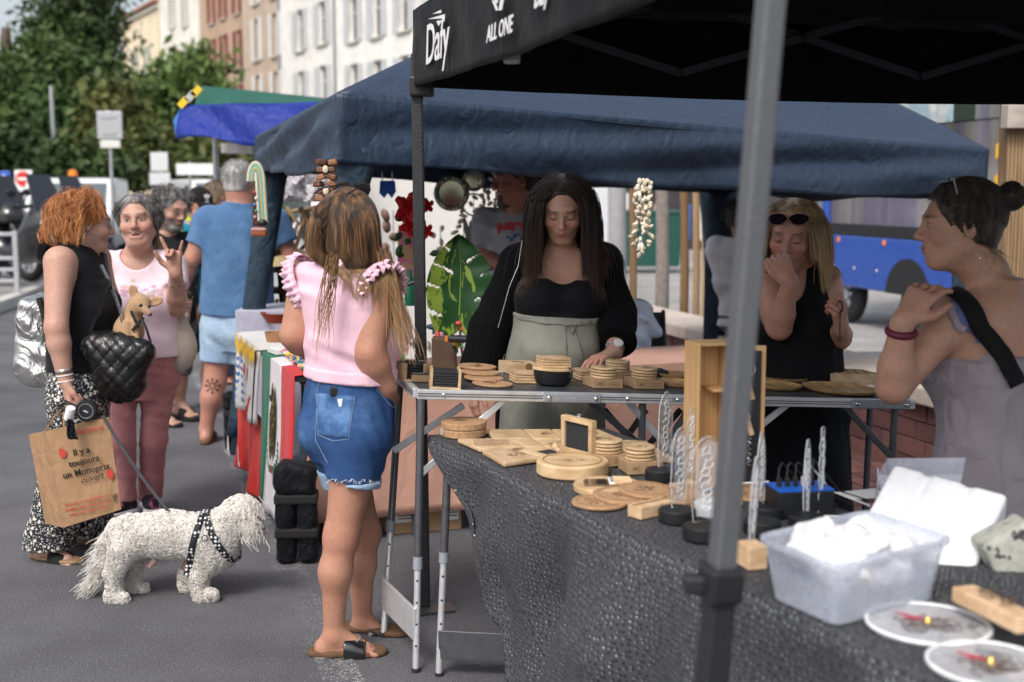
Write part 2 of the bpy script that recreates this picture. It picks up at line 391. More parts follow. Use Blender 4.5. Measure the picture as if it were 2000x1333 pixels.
# people: one skinned surface per body, clothes as children
def skinmat(name,c):
 if name in MATS:return MATS[name]
 m=bpy.data.materials.new(name);MATS[name]=m;t,b,N,L=nodes(m)
 vc=N('ShaderNodeVertexColor');vc.layer_name='Col';tc=N('ShaderNodeTexCoord')
 n1=N('ShaderNodeTexNoise',Scale=9.0,Detail=5.0,Roughness=.6);L(tc.outputs['Object'],n1 .inputs['Vector'])
 cr=N('ShaderNodeValToRGB');cr.color_ramp.elements[0].position=.3;cr.color_ramp.elements[1].position=.75;cr.color_ramp.elements[0].color=(1.05,1,.97,1);cr.color_ramp.elements[1].color=(.98,.86,.84,1);L(n1 .outputs[0],cr.inputs[0])
 mx=N('ShaderNodeMix',data_type='RGBA',blend_type='MULTIPLY');mx.inputs[0].default_value=.8;L(vc.outputs[0],mx.inputs[6]);L(cr.outputs[0],mx.inputs[7])
 n3=N('ShaderNodeTexNoise',Scale=75.0,Detail=4.0,Roughness=.7);L(tc.outputs['Object'],n3 .inputs['Vector']);r3=N('ShaderNodeMapRange');r3 .inputs[1].default_value,r3 .inputs[2].default_value,r3 .inputs[3].default_value,r3 .inputs[4].default_value=.3,.7,.88,1.1;L(n3 .outputs[0],r3 .inputs[0]);m4=N('ShaderNodeMix',data_type='RGBA',blend_type='MULTIPLY');m4 .inputs[0].default_value=1;L(mx.outputs[2],m4 .inputs[6]);L(r3 .outputs[0],m4 .inputs[7])
 L(m4 .outputs[2],b.inputs['Base Color']);b.inputs['Roughness'].default_value=.48;b.inputs['Specular IOR Level'].default_value=.35
 b.inputs['Subsurface Weight'].default_value=.25;b.inputs['Subsurface Radius'].default_value=(1,.35,.2);b.inputs['Subsurface Scale'].default_value=.008
 n2=N('ShaderNodeTexNoise',Scale=260.0,Detail=3.0);L(tc.outputs['Object'],n2 .inputs['Vector']);bp=N('ShaderNodeBump',Strength=.08,Distance=.004);L(n2 .outputs[0],bp.inputs['Height']);L(bp.outputs[0],b.inputs['Normal'])
 return m
def hairmat(name,c1,c2,c3=None,zr=None,st=55):
 """streaky hair: c1/c2 streaks; optional c3 towards the ends (by height zr=(low, high))"""
 if name in MATS:return MATS[name]
 m=bpy.data.materials.new(name);MATS[name]=m;t,b,N,L=nodes(m);tc=N('ShaderNodeTexCoord')
 mp=N('ShaderNodeMapping');mp.inputs['Scale'].default_value=(st*.5,st*.5,st*.02);L(tc.outputs['Object'],mp.inputs[0])
 n1=N('ShaderNodeTexNoise',Scale=1.0,Detail=3.0,Roughness=.7);L(mp.outputs[0],n1 .inputs['Vector'])
 cr=N('ShaderNodeValToRGB');cr.color_ramp.elements[0].position=.38;cr.color_ramp.elements[1].position=.66;cr.color_ramp.elements[0].color=hexc(*c1);cr.color_ramp.elements[1].color=hexc(*c2);L(n1 .outputs[0],cr.inputs[0]);cur=cr.outputs[0]
 if c3:
  sx=N('ShaderNodeSeparateXYZ');L(tc.outputs['Object'],sx.inputs[0]);mr=N('ShaderNodeMapRange');mr.inputs[1].default_value,mr.inputs[2].default_value=zr[1],zr[0];L(sx.outputs[2],mr.inputs[0])
  ad=N('ShaderNodeMath',operation='MULTIPLY_ADD');L(n1 .outputs[0],ad.inputs[0]);ad.inputs[1].default_value=.9;ad.inputs[2].default_value=-.45
  a2=N('ShaderNodeMath',operation='ADD',use_clamp=True);L(ad.outputs[0],a2 .inputs[0]);L(mr.outputs[0],a2 .inputs[1])
  mx=N('ShaderNodeMix',data_type='RGBA');L(a2 .outputs[0],mx.inputs[0]);L(cur,mx.inputs[6]);mx.inputs[7].default_value=hexc(*c3);cur=mx.outputs[2]
 L(cur,b.inputs['Base Color']);b.inputs['Roughness'].default_value=.42;b.inputs['Specular IOR Level'].default_value=.35
 b.inputs['Sheen Weight'].default_value=.15
 return m
def cloth(name,c,rough=.85,var=.1,weave=450,bump=.25,c2=None,c2s=8,**k):
 k.setdefault('wr',.16);return mat(name,c,rough,var,14,bump,weave,sheen=.04 if max(c)<.03 else.12,spec=.12 if max(c)<.03 else.25,c2=c2,c2s=c2s,**k)
class Person:
 def __init__(s,label,X,Y,face,skin=(.52,.30,.21),sc=1.0,group=None):
  s.root=thing('person',label,'person',(X,Y,0),0,group);s.o=A(X,Y,0);s.Y=Y
  s.f=A(cos(rad(face)),sin(rad(face)),0);s.r=A(s.f[1],-s.f[0],0);s.b=S();s.sc=sc;s.skin=skin
  s.fine=[];s.cl=[];s.J={};s.hd=None;s.paint=[]
 def p(s,u,v,dy=0.0):return px(u,v,s.Y+dy)-s.o
 def torso(s,pel,nk,hip=1.,waist=1.,chest=1.,bust=0.,belly=0.,butt=.0,sh=1.0,male=False,face_up=None,thick=1.,bt=.60,bet=.26):
  s.pel,s.nk=np.asarray(pel,float),np.asarray(nk,float);k=s.sc;fu=s.f if face_up is None else A(cos(rad(face_up)),sin(rad(face_up)),0)
  s.fu=fu;s.ru=A(fu[1],-fu[0],0);fm=unit(s.f+fu)
  s.R=frame(s.nk-s.pel,fm);L=np.linalg.norm(s.nk-s.pel);s.L=L
  if male:T=[(-.17,.11,.09,0),(-.05,.165,.115,-.01),(.08,.165,.115,0),(.3,.155,.112,.01),(.45,.158,.115,.01),(.65,.175,.125,.005),(.82,.178,.115,-.005),(.92,.14,.09,-.015),(1.0,.075,.065,-.015)]
  else:T=[(-.17,.12,.095,0),(-.05,.172,.118,-.008),(.08,.172,.117,-.005),(.27,.142,.1,.0),(.4,.137,.1,.004),(.6,.148,.11,.002),(.8,.152,.1,-.008),(.9,.125,.08,-.015),(1.0,.065,.06,-.015)]
  rows=[]
  for t,a,b,cy in T:
   w=np.interp(t,[-.17,.05,.3,.45,.65,1],[hip,hip,waist,waist,chest,(chest+2)/3]);d=np.interp(t,[.0,.15,.35+bet-.26,.55+bet-.26],[0,1,1,0])*belly
   rows.append((t*L,a*w*k,(b*w*thick+d*.5)*k,0,cy*k+d*.5*k))
  s.rows=rows;s.b.loft(s.pel,s.R,rows,.035*k)
  s.to=S();s.to.loft(s.pel,s.R,rows,.035*k)
  if bust:
   for q in(-1,1):s.bp(A(q*.076*k*chest,.075*k*chest+.02*bust,bt*L),(.074*k*bust,.068*k*bust,.072*k*bust),.05)
  if butt:
   for q in(-1,1):s.bp(A(q*.075*k*hip,-.06*k*hip,-.03*L),(.082*k*butt,.075*k*butt,.09*k*butt),.05)
  if belly:s.bp(A(0,(.03+belly*.62)*k,bet*L),(.12*k*waist,(.06+belly*.5)*k,.13*k),.06)
  w=.150 if not male else.178
  for q,n in((1,'shR'),(-1,'shL')):s.J.setdefault(n,s.nk+s.ru*q*w*k*sh-A(0,0,.045*k)-fu*.012)
  s.b.rc(s.J['shL'],s.J['shR'],.05*k,.05*k,.06*k);s.to.rc(s.J['shL'],s.J['shR'],.05*k,.05*k,.06*k)
  for q,n in((1,'hiR'),(-1,'hiL')):s.J.setdefault(n,s.pel+s.r*q*.088*k*hip+A(0,0,-.01))
  return s
 def bp(s,c,r,k):
  for q in(s.b,s.to):q.el(s.pel+s.R@c,r,s.R,k)
 def T(s,t,x=0,y=0):return s.pel+s.R@A(x,y,t*s.L)
 def arm(s,q,el,wr,r=(.052,.040,.027),hand=None,k=1.0):
  k=k*s.sc;sh=s.J['sh'+q];el,wr=np.asarray(el,float),np.asarray(wr,float);s.J['el'+q],s.J['wr'+q]=el,wr
  s.b.rc(sh,el,r[0]*k,r[1]*k,.035*k);m=el+(wr-el)*.3;s.b.rc(el,m,r[1]*k,r[1]*1.02*k,.02);s.b.rc(m,wr,r[1]*1.0*k,r[2]*k,.02);s.J['ar'+q]=(r,k)
  if hand:s.hand(q,**hand)
 def leg(s,q,kn,an,r=(.085,.054,.034),toe=None,foot=True,calf=1.0,k=1.0,flat=True,lift=0.0):
  k=k*s.sc;hi=s.J['hi'+q];kn,an=np.asarray(kn,float),np.asarray(an,float);s.J['kn'+q],s.J['an'+q]=kn,an;s.J['lr'+q]=(r,k)
  s.b.rc(hi,kn,r[0]*k,r[1]*k,.04*k);m=kn+(an-kn)*.34-s.f*.016*k;s.b.rc(kn,m,r[1]*.9*k,r[1]*.91*calf*k,.05);s.b.rc(m,an,r[1]*.91*calf*k,r[2]*k,.05)
  if foot:
   td=A(cos(rad(toe)),sin(rad(toe)),0)if np.isscalar(toe)else unit(toe);h=an-td*.035*k;h[2]=an[2]-.045*k;ball=an+td*.105*k;ball[2]=an[2]-.058*k-lift*0;tip=ball+td*.055*k
   s.b.rc(an,h,r[2]*k,.031*k,.02);s.b.rc(an+td*.01,ball,.034*k,.026*k,.025);s.b.rc(h,ball,.028*k,.028*k,.02);side=A(-td[1],td[0],0)
   for i in range(5):o=side*(i-2)*.0155*k;s.b.rc(ball+o*1.0-td*.01,tip+o*1.1-td*abs(i-1.5)*.007*k-A(0,0,.004),.0135*k,.0105*k,.006)
   s.J['td'+q]=td;s.fine.append((np.minimum.reduce([h,ball,tip])-.05,np.maximum.reduce([h,tip,ball])+A(.05,.05,.012),.0055))
 def hand(s,q,fd,pn,curl=(.3,.3,.3,.3),thumb=.6,spread=.25,size=1.0,splits=None):
  """fd: finger direction, pn: palm normal (side the palm faces); curl per finger index..little (radians per joint)"""
  k=s.sc*size;wr=s.J['wr'+q];fd=unit(fd);pn=np.asarray(pn,float);pn=unit(pn-fd*np.dot(pn,fd));sd=np.cross(fd,pn)*(1 if q=='R' else-1)
  pc=wr+fd*.05*k;s.b.rc(wr-fd*.01,wr+fd*.02*k,.024*k,.024*k,.015)
  for i in range(4):s.b.rc(wr+fd*.015*k+sd*(.5-i*.33)*.025*k,wr+fd*.088*k+sd*(1.5-i)*.0195*k,.0165*k,.0125*k,.012)
  lens=(.072,.08,.074,.058);pts=[wr]
  for i in range(4):
   a=wr+fd*.09*k+sd*(1.5-i)*.0195*k;d=unit(fd+sd*(1.5-i)*spread*.28);c=curl[i];ang=c*.9;r0=.0098 if i<3 else.0085
   for j,fr in enumerate((.44,.31,.25)):
    dd=d*cos(ang)+pn*sin(ang);e=a+dd*lens[i]*fr*k;s.b.rc(a,e,(r0-j*.0009)*k,(r0-j*.0012-.0006)*k,.004);a=e;ang+=c;pts.append(e)
  a=wr+fd*.02*k+sd*.022*k;d1=unit(fd*.75+sd*(.9*thumb+.1)+pn*.35);e=a+d1*.045*k;s.b.rc(a,e,.0155*k,.012*k,.012);d2=unit(d1*.8+fd*.5-sd*.25+pn*.2);e2=e+d2*.032*k;s.b.rc(e,e2,.0115*k,.0105*k,.005);e3=e2+unit(d2+fd*.3)*.026*k;s.b.rc(e2,e3,.0105*k,.008*k,.004);pts+=[e,e3]
  P_=np.array(pts);s.fine.append((P_.min(0)-.03,P_.max(0)+.03,.0045));s.J['hd'+q]=P_
 def head(s,c,yaw,pitch=0,roll=0,size=1.0,male=False,smile=0.,jaw=1.,nose=1.,eyes='open',lips=(.42,.15,.13),brow=(.06,.04,.03),blush=.12,beard=None,beardc=(.1,.08,.07),neck=1.0,cheek=1.0,double=0.,nb=None):
  s.Hc=np.asarray(c,float);s.Hs=size*s.sc;s.Hr=rotz(rad(yaw-90))@rotx(rad(pitch))@roty(rad(roll));k=s.Hs;R=s.Hr;H=lambda x,y,z:s.Hc+R@(A(x,y,z)*k)
  s.H=H;b=s.b;h=S();s.hs=h
  def el(c_,r_,kk=.02,mode='u',R2=None):h.el(H(*c_),np.asarray(r_)*k,R if R2 is None else R@R2,kk*k,mode)
  def rc(a,b_,r1,r2,kk=.01,mode='u'):h.rc(H(*a),H(*b_),r1*k,r2*k,kk*k,mode)
  el((0,-.018,.035),(.073,.094,.080));el((0,.022,.0),(.066,.070,.085),.03);el((0,.034,-.055),(.052*jaw,.052,.058),.03)
  el((0,.062,-.098),(.026*jaw,.022,.019),.03);rc((-.05*jaw,-.0,-.06),(-.02*jaw,.058,-.097),.019,.017,.03);rc((.05*jaw,-.0,-.06),(.02*jaw,.058,-.097),.019,.017,.03)
  for q in(-1,1):el((q*.042,.056,-.026),(.024*cheek,.026*cheek,.021*cheek),.02)
  rc((-.034,.083,.022),(.034,.083,.022),.0105 if not male else.013,.0105 if not male else.013,.02)
  for q in(-1,1):el((q*.031,.099,.004),(.019,.015,.0105),.012,'s')
  rc((0,.087,.014),(0,.108*1.0+.004*nose,-.026),.0078*nose,.0115*nose,.012);el((0,.108,-.030),(.0125*nose,.012*nose,.011*nose),.008)
  for q in(-1,1):el((q*.0125*nose,.098,-.033),(.0085*nose,.011,.0085),.008)
  for q in(-1,1):
   el((q*.031,.0765,.003),(.0165,.0155,.0135),.004)
   if eyes=='open':el((q*.031,.094,.0015),(.0135,.012,.0048),.0025,'s')
  el((0,.080,-.062),(.028,.016,.021),.015)
  if smile:
   for q in(-1,1):el((q*.040,.066,-.036),(.019,.02,.016),.018)
   el((0,.099,-.0635),(.028,.017,.0035+.0058*smile),.003,'s')
   for q in(-1,1):el((q*.024,.088,-.0575),(.009,.014,.0045),.004,'s')
   rc((-.026,.079,-.054),(.026,.079,-.054),.005,.005,.006);rc((0,.094,-.054),(0,.094,-.0541),.006,.006,.01);rc((-.02,.087,-.077),(.02,.087,-.077),.0065,.0065,.008)
  else:
   for q in(-1,1):rc((0,.0965,-.0575),(q*.021,.086,-.0605),.0056,.0035,.004)
   rc((-.012,.0925,-.0680),(.012,.0925,-.0680),.0066,.0066,.006);rc((-.018,.0955,-.0628),(.018,.0955,-.0628),.0014,.0014,.002,'s')
  if double:el((0,.03,-.105),(.045,.05,.03),.03)
  for q in(-1,1):
   el((q*.076,-.012,-.004),(.011,.019,.031),.008,'u',rotx(-.18)@rotz(q*-.35));el((q*.083,-.008,.0),(.006,.010,.018),.006,'s')
  nb=s.nk+A(0,0,.02)if nb is None else nb
  h.rc(H(0,-.022,-.06),nb,.052*k*neck,.058*k*neck,.035);h.rc(H(0,.018,-.085),nb+s.fu*.01,.036*k*neck,.05*k*neck,.03)
  b.ops+=h.ops;w=.13*k
  s.fine.append((np.minimum(s.Hc-w,nb-.08)[0:3]*1.0,s.Hc+A(w,w,.125*k),.0032 if eyes!='none' else.0045));lo=s.fine[-1][0];lo[2]=nb[2]+.0;lo[0]=s.Hc[0]-w;lo[1]=s.Hc[1]-w
  s.hp=dict(lips=lips,brow=brow,blush=blush,beard=beard,beardc=beardc,smile=smile,eyes=eyes,male=male)
  if eyes=='open':
   for q in(-1,1):
    e=MB();e.ell(H(q*.031,.0765,.0025),(.0128*k,)*3,R,16,12);e.m=1;e.ell(H(q*.031,.0858,.002),(.0060*k,.0042*k,.0060*k),R,12,8)
    e.build('eye',[mat('eye_white',(.62,.58,.55),.2,0),mat('iris',(.05,.03,.02),.15,0)],s.root,smooth=True)
  if smile:
   e=MB();e.ell(H(0,.0860,-.0590),(.022*k,.008*k,.0045*k),R,14,8);e.build('teeth',mat('teeth',(.72,.68,.60),.25,0),s.root,smooth=True)
  return s
 def headcol(s,V,C):
  q=((V-s.Hc)@s.Hr)/s.Hs;x,y,z=np.abs(q[:,0]),q[:,1],q[:,2];hp=s.hp;front=y>.05;on=(np.abs(q)<A(.12,.14,.13)).all(1)
  def mixc(m,c):C[:]=C*(1-m[:,None])+np.array(c)*m[:,None]
  def g(x0,z0,sx,sz):return np.exp(-(((x-x0)/sx)**2+((z-z0)/sz)**2))*front*on
  mixc(np.clip(g(.042,-.035,.026,.022)*hp['blush']*2.0,0,.35),np.array(s.skin)*A(1.12,.72,.70));mixc(np.clip(g(0,-.03,.014,.012)*hp['blush']*1.2,0,.25),np.array(s.skin)*A(1.1,.7,.68))
  L_=np.clip(1.6*np.exp(-(((x)/.0235)**4+((z+.0635)/.0105)**2))-.45,0,1)*(y>.078)*on;mixc(np.clip(L_,0,.9),hp['lips'])
  if hp['smile']:
   mixc(np.exp(-((x/.026)**4+((z+.0635)/.0085)**4))*(y<.0885)*(y>.05)*on,(.10,.02,.02))
  bz=.0275-.10*np.maximum(x-.034,0)+.0;mixc(np.clip(np.exp(-(((x-.032)/.019)**4+((z-bz)/.0045)**2)),0,.85)*front*on,hp['brow'])
  if hp['eyes']=='down':
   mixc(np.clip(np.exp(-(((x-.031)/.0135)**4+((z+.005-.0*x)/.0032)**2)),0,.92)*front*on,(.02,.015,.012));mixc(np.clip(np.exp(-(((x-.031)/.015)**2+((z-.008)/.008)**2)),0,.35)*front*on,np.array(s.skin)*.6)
  else:
   for dz,wd in((.0052,.0022),(-.0058,.0015)):mixc(np.clip(np.exp(-(((x-.031)/.0145)**4+((z-.003-dz+.25*dz*((x-.031)/.015)**2)/wd)**2)),0,.8)*front*on,(.03,.02,.016))
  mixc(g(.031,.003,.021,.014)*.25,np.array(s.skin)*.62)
  if hp['beard']is not None:m=hp['beard'](q);mixc(np.clip(m,0,.96)*on,hp['beardc'])
 def finish(s,vox=.0085,extra=None):
  """one continuous skin, fine where hands, face and feet need it; hidden faces under clothes removed"""
  lo,hi=s.b.bounds();lo[2]=max(lo[2],-.002);V,F=s.b.mesh(vox,lo,hi);parts=[]
  ctr=V[F].mean(1);keep=np.ones(len(F),bool)
  for l,h,v in s.fine:keep&=~((ctr>l+vox*.8)&(ctr<h-vox*.8)).all(1)
  parts.append((V,F[keep]))
  for l,h,v in s.fine:parts.append(s.b.mesh(v,l,h))
  VV=[];FF=[];n=0
  for V,F in parts:VV.append(V);FF.append(F+n);n+=len(V)
  V=np.concatenate(VV);F=np.concatenate(FF)
  hid=np.zeros(len(V),bool)
  for c in s.cl:hid|=c.at(V)<-.0045
  V[hid]-=s.b.grad(V[hid])*.009;C=np.tile(np.array(s.skin),(len(V),1))
  for n_,rr in(('elL',.05),('elR',.05),('knL',.07),('knR',.07)):
   if n_ in s.J:m=np.exp(-(np.linalg.norm(V-s.J[n_],axis=1)/rr)**2)*.35;C=C*(1-m[:,None])+np.array(s.skin)*A(1.06,.80,.78)*m[:,None]
  for n_ in('hdL','hdR'):
   if n_ in s.J:
    d=np.min(np.linalg.norm(V[:,None]-s.J[n_][None],axis=2),1)if len(V)<400000 else None;m=np.exp(-(d/.03)**2)*.4;C=C*(1-m[:,None])+np.array(s.skin)*A(1.08,.80,.78)*m[:,None]
  if hasattr(s,'Hc'):s.headcol(V,C)
  for fn in s.paint:fn(V,C)
  me=raw_mesh('body',V,F,[skinmat('skin',s.skin)],None,True);ca=me.color_attributes.new('Col','FLOAT_COLOR','POINT')
  ca.data.foreach_set('color',np.concatenate([C,np.ones((len(V),1))],1).astype(np.float32).ravel());link('body',me,s.root);return s.root
 def wear(s,name,g,m,v=.008,amp=.004,kk=(35,35,25),seed=1,off=.010,clips=(),hide=True,drop=None):
  if off:g.post.append(offset(off))
  if amp:g.post.append(folds(amp,*kk,seed=seed))
  for c in clips:g.post.append(clipfn(c))
  g.pad=.05;o=soft(name,g,m,s.root,v,drop=drop)
  if hide:s.cl.append(g)
  return o
 def plane(s,pt,n):pt,n=np.asarray(pt,float),unit(n);return lambda x,y,z:(x-pt[0])*n[0]+(y-pt[1])*n[1]+(z-pt[2])*n[2]
 def armhole(s,q,off=0.,up=.13,tilt=.25):
  n=s.ru*(1 if q=='R' else-1)+A(0,0,tilt);pl=s.plane(s.J['sh'+q]+s.ru*off*(1 if q=='R' else-1),n);z0=s.J['sh'+q][2]-up;return lambda x,y,z:np.minimum(pl(x,y,z),(z0-z)*-1.)
 def hole(s,c,r):
  c,r=np.asarray(c,float),np.asarray(r,float);return lambda x,y,z:-(np.sqrt(((x-c[0])/r[0])**2+((y-c[1])/r[1])**2+((z-c[2])/r[2])**2)-1)*min(r)
 def sleeve(s,g,q,frac,r=1.12,k=.03,flare=1.0):
  (ra,kk)=s.J['ar'+q];sh,el=s.J['sh'+q],s.J['el'+q]
  e=sh+(el-sh)*min(frac,1.0);r1,r2=ra[0]*kk*r,(ra[0]+(ra[1]-ra[0])*min(frac,1))*kk*r*flare
  g.rc(sh,e,r1,r2,k,cut=1.0)
  if frac>1:
   wr=s.J['wr'+q];m=el+(wr-el)*(frac-1);g.rc(el,m,r2,ra[1]*kk*r*flare*1.0,.03,cut=1.0)
  return g
 def trouser(s,g,q,frac,r=1.10,flare=1.0,k=.04):
  (ra,kk)=s.J['lr'+q];hi,kn,an=s.J['hi'+q],s.J['kn'+q],s.J['an'+q];e=hi+(kn-hi)*min(frac,1);r1,r2=ra[0]*kk*r,(ra[0]+(ra[1]-ra[0])*min(frac,1))*kk*r
  g.rc(hi,e,r1,r2*(flare if frac<=1 else 1),k,cut=1.0 if frac<=1 else None)
  if frac>1:m=kn+(an-kn)*(frac-1);g.rc(kn,m,r2,ra[1]*kk*r*flare,.03,cut=1.0)
  return g
 def scalp(s,n,seed,hairline=lambda q:q[:,2]>.03-.02*0,r=(.076,.098,.084),c=(0,-.016,.035)):
  rg=np.random.default_rng(seed);out=[];tot=0
  while tot<n:
   d=rg.normal(size=(n*3,3));d/=np.linalg.norm(d,axis=1,keepdims=True);q=np.array(c)+d*np.array(r);q=q[hairline(q)];out.append(q);tot+=len(q)
  return np.concatenate(out)[:n],rg
 def strands(s,name,q,dirs,m,length,steps=14,grav=.25,wave=0.,r=.0016,seed=0,off=.006,keep=.55,clumps=0,col=None,freq=1.0,taper=(1,.35),rg=None,attract=None,ears=False):
  """roots q (head frame, unscaled), initial dirs (head frame); grown outside the body and clothes"""
  rg=np.random.default_rng(seed);P_=s.Hc+(q*s.Hs)@s.Hr.T;D=dirs@s.Hr.T;D/=np.linalg.norm(D,axis=1,keepdims=True)+1e-9;N=len(P_)
  L_=length if not np.isscalar(length)else np.full(N,length)*rg.uniform(.8,1.08,N);st=(L_/steps)[:,None]*s.Hs;cols=[s.b]+list(col or[])
  hb=P_.copy();path=[P_.copy()];ph=rg.uniform(0,6.28,(N,3));
  if clumps:
   ci=rg.integers(0,N,clumps);cl=np.argmin(((P_[:,None]-P_[ci][None])**2).sum(2),1);ph=ph[ci][cl]+rg.normal(size=(N,3))*.35
  for i in range(steps):
   w=np.stack([np.sin(freq*i*.9+ph[:,0]),np.cos(freq*i*.8+ph[:,1]),.4*np.sin(freq*i+ph[:,2])],1)*wave
   D=D*keep+A(0,0,-1)*grav+w
   if attract is not None:tt=(attract[0]-P_)*attract[1]*np.clip((attract[2]-P_[:,2:3])/.05,0,1);tt[:,2]=0;D=D+tt
   D/=np.linalg.norm(D,axis=1,keepdims=True)+1e-9;P_=P_+D*st
   for c in cols:
    for _ in range(2):
     d=c.at(P_);bad=d<off
     if bad.any():
      g=c.grad(P_[bad]);mv=g*np.clip(off-d[bad],0,.02)[:,None];P_[bad]+=mv;D[bad]-=g*np.minimum(0,np.sum(D[bad]*g,1))[:,None]
   D/=np.linalg.norm(D,axis=1,keepdims=True)+1e-9;path.append(P_.copy())
  PP=np.stack(path,1)
  if clumps:
   lead=PP[ci][cl];off_=PP-lead;t=np.linspace(0,1,steps+1)[None,:,None];PP=lead+off_*(1-.65*t)
  hq=((PP-s.Hc)@s.Hr)/s.Hs;bad=((np.abs(hq[...,0])<.062)&(hq[...,1]>.035)&(hq[...,2]<.058)&(hq[...,2]>-.22)).any(1)
  if ears:bad|=((np.abs(hq[...,0])>.05)&(hq[...,1]>-.035)&(hq[...,2]<.012)&(hq[...,2]>-.12)).any(1)
  PP=PP[~bad];return ribbons(name,PP,r*rg.uniform(.7,1.3,len(PP)),m,s.root,3,taper)
def sunglasses(p,label,c,yaw,pitch=0,w=.072,h=.026,frame_m=None,lens_m=None,group=None,arms=True,name='sunglasses',cat='sunglasses',sep=.036,legs=.13,thin=False,roll=0,parent=None):
 R=rotz(rad(yaw-90))@rotx(rad(pitch))@roty(rad(roll));fm=frame_m or mat('glasses_black',(.015,.015,.017),.25,0);lm=lens_m or mat('dark_lens',(.01,.008,.012),.05,0,spec=.8)
 if parent:root=bpy.data.objects.new('glasses',None);COL.objects.link(root);root.parent=parent;root.location=c
 else:root=thing(name,label,cat,p.o+c,0,group)
 for q in(-1,1):
  l=MB();poly=[(q*sep+w*.47*cos(a)*(1-.12*(sin(a)<0)),h*sin(a))for a in np.linspace(0,2*pi,18,endpoint=False)];l.prism(poly,-.0015,.0015,(0,0,0),R@np.stack([A(1,0,0),A(0,0,1),A(0,1,0)],1));l.build('lens',lm,root)
  f=MB();f.tube([R@A(x,0,z)for x,z in poly+poly[:1]],.0022 if not thin else.0012,6,False);f.build('rim',fm,root)
  if arms:t=MB();t.tube([R@A(q*(sep+w*.47),0,h*.5),R@A(q*(sep+w*.47+.003),-legs*.6,h*.5),R@A(q*(sep+w*.45),-legs,-.0)],.0028 if not thin else.0014,6);t.build('temple',fm,root)
 b=MB();b.tube([R@A(-sep+w*.4,0,h*.35),R@A(0,.004,h*.55),R@A(sep-w*.4,0,h*.35)],.003 if not thin else.0014,6);b.build('bridge',fm,root);return root
SKIN1=(.50,.31,.24);SKIN_TAN=(.45,.245,.17);SKIN_RED=(.45,.235,.175)
def hairz(y,lift=0.):return np.interp(y,[-.13,-.03,.02,.045,.075,.1],[-.075,-.05,-.005,.045,.072,.078])+lift
def cap(p,m,t=.012,lift=0.,name='hair_base',extra=None,v=.006):
 c=S();c.el(p.H(0,-.018,.035),(A(.073,.094,.080)+t)*p.Hs,p.Hr);c.el(p.H(0,-.055,-.02),(A(.062,.045,.065)+t*.6)*p.Hs,p.Hr,.03)
 def cl(f,x,y,z):
  q=[(x-p.Hc[0]),(y-p.Hc[1]),(z-p.Hc[2])];R=p.Hr;xx=np.abs(R[0][0]*q[0]+R[1][0]*q[1]+R[2][0]*q[2])/p.Hs;yy=(R[0][1]*q[0]+R[1][1]*q[1]+R[2][1]*q[2])/p.Hs;zz=(R[0][2]*q[0]+R[1][2]*q[1]+R[2][2]*q[2])/p.Hs
  return np.maximum(f,(hairz(yy,lift)+(.012-1.0*np.maximum(xx-.022,0))*(yy>.03)-zz)*p.Hs*.7)
 c.post.append(cl)
 if extra:extra(c)
 soft(name,c,m,p.root,v);return c
def scalp_hair(p,n,m,ln,seed=1,wave=.1,grav=.05,lift=0.,back=.55,up=.0,side=.35,r=.0014,off=.006,keep=.8,steps=8,clumps=0,t=.012,name='hair',freq=1.,col=None,part=None,attract=None,sel=None,taper=(1,.35),ears=False):
 def hl(q):
  k=q[:,2]>hairz(q[:,1],lift)
  return k&sel(q)if sel is not None else k
 q,rg=p.scalp(n,seed,hl,tuple(A(.073,.094,.080)+t-.002),(0,-.018,.035));px0=0 if part is None else part
 nrm=(q-A(0,-.018,.035));nrm/=np.linalg.norm(nrm,axis=1,keepdims=True);sd=np.where(q[:,:1]>px0,1.,-1.)
 d=nrm*.35+np.concatenate([sd*side,-back+0*sd,up+0*sd],1)+rg.normal(size=q.shape)*.12
 L_=ln(q,rg)if callable(ln)else ln
 return p.strands(name,q,d,m,L_,steps,grav,wave,r,seed,off,keep,clumps,col,freq,taper,attract=attract,ears=ears)
def tube_part(p,name,pts,r,m,n=6):b=MB();b.tube(pts,r,n);return b.build(name,m,p.root,smooth=True)
def sole_shoe(p,q,solem,strapm,strap=True,th=.02,w=1.0,heelstrap=False):
 an,td=p.J['an'+q],p.J['td'+q];sd=A(-td[1],td[0],0);z0=max(0.,an[2]-.103);so=S();c=an+td*.045
 pts=[(c+td*x,wd*w)for x,wd in((-.105,.034),(-.05,.038),(0,.035),(.06,.045),(.105,.041))]
 for(a,w1),(b_,w2)in zip(pts[:-1],pts[1:]):so.rc(A(a[0],a[1],z0+.012),A(b_[0],b_[1],z0+.012),w1,w2,.02)
 so.post.append(clipfn(lambda x,y,z:np.maximum(z-z0-th,z0+.002-z)));soft('sole',so,solem,p.root,.007)
 if strap:
  st=S();st.loft(an+td*.075-A(0,0,.043),frame(td,A(0,0,1)),[(-.036,.053,.048,0,-.014),(0,.054,.043,0,-.016),(.036,.053,.035,0,-.02)],n=2.6);soft('strap',st,strapm,p.root,.007)
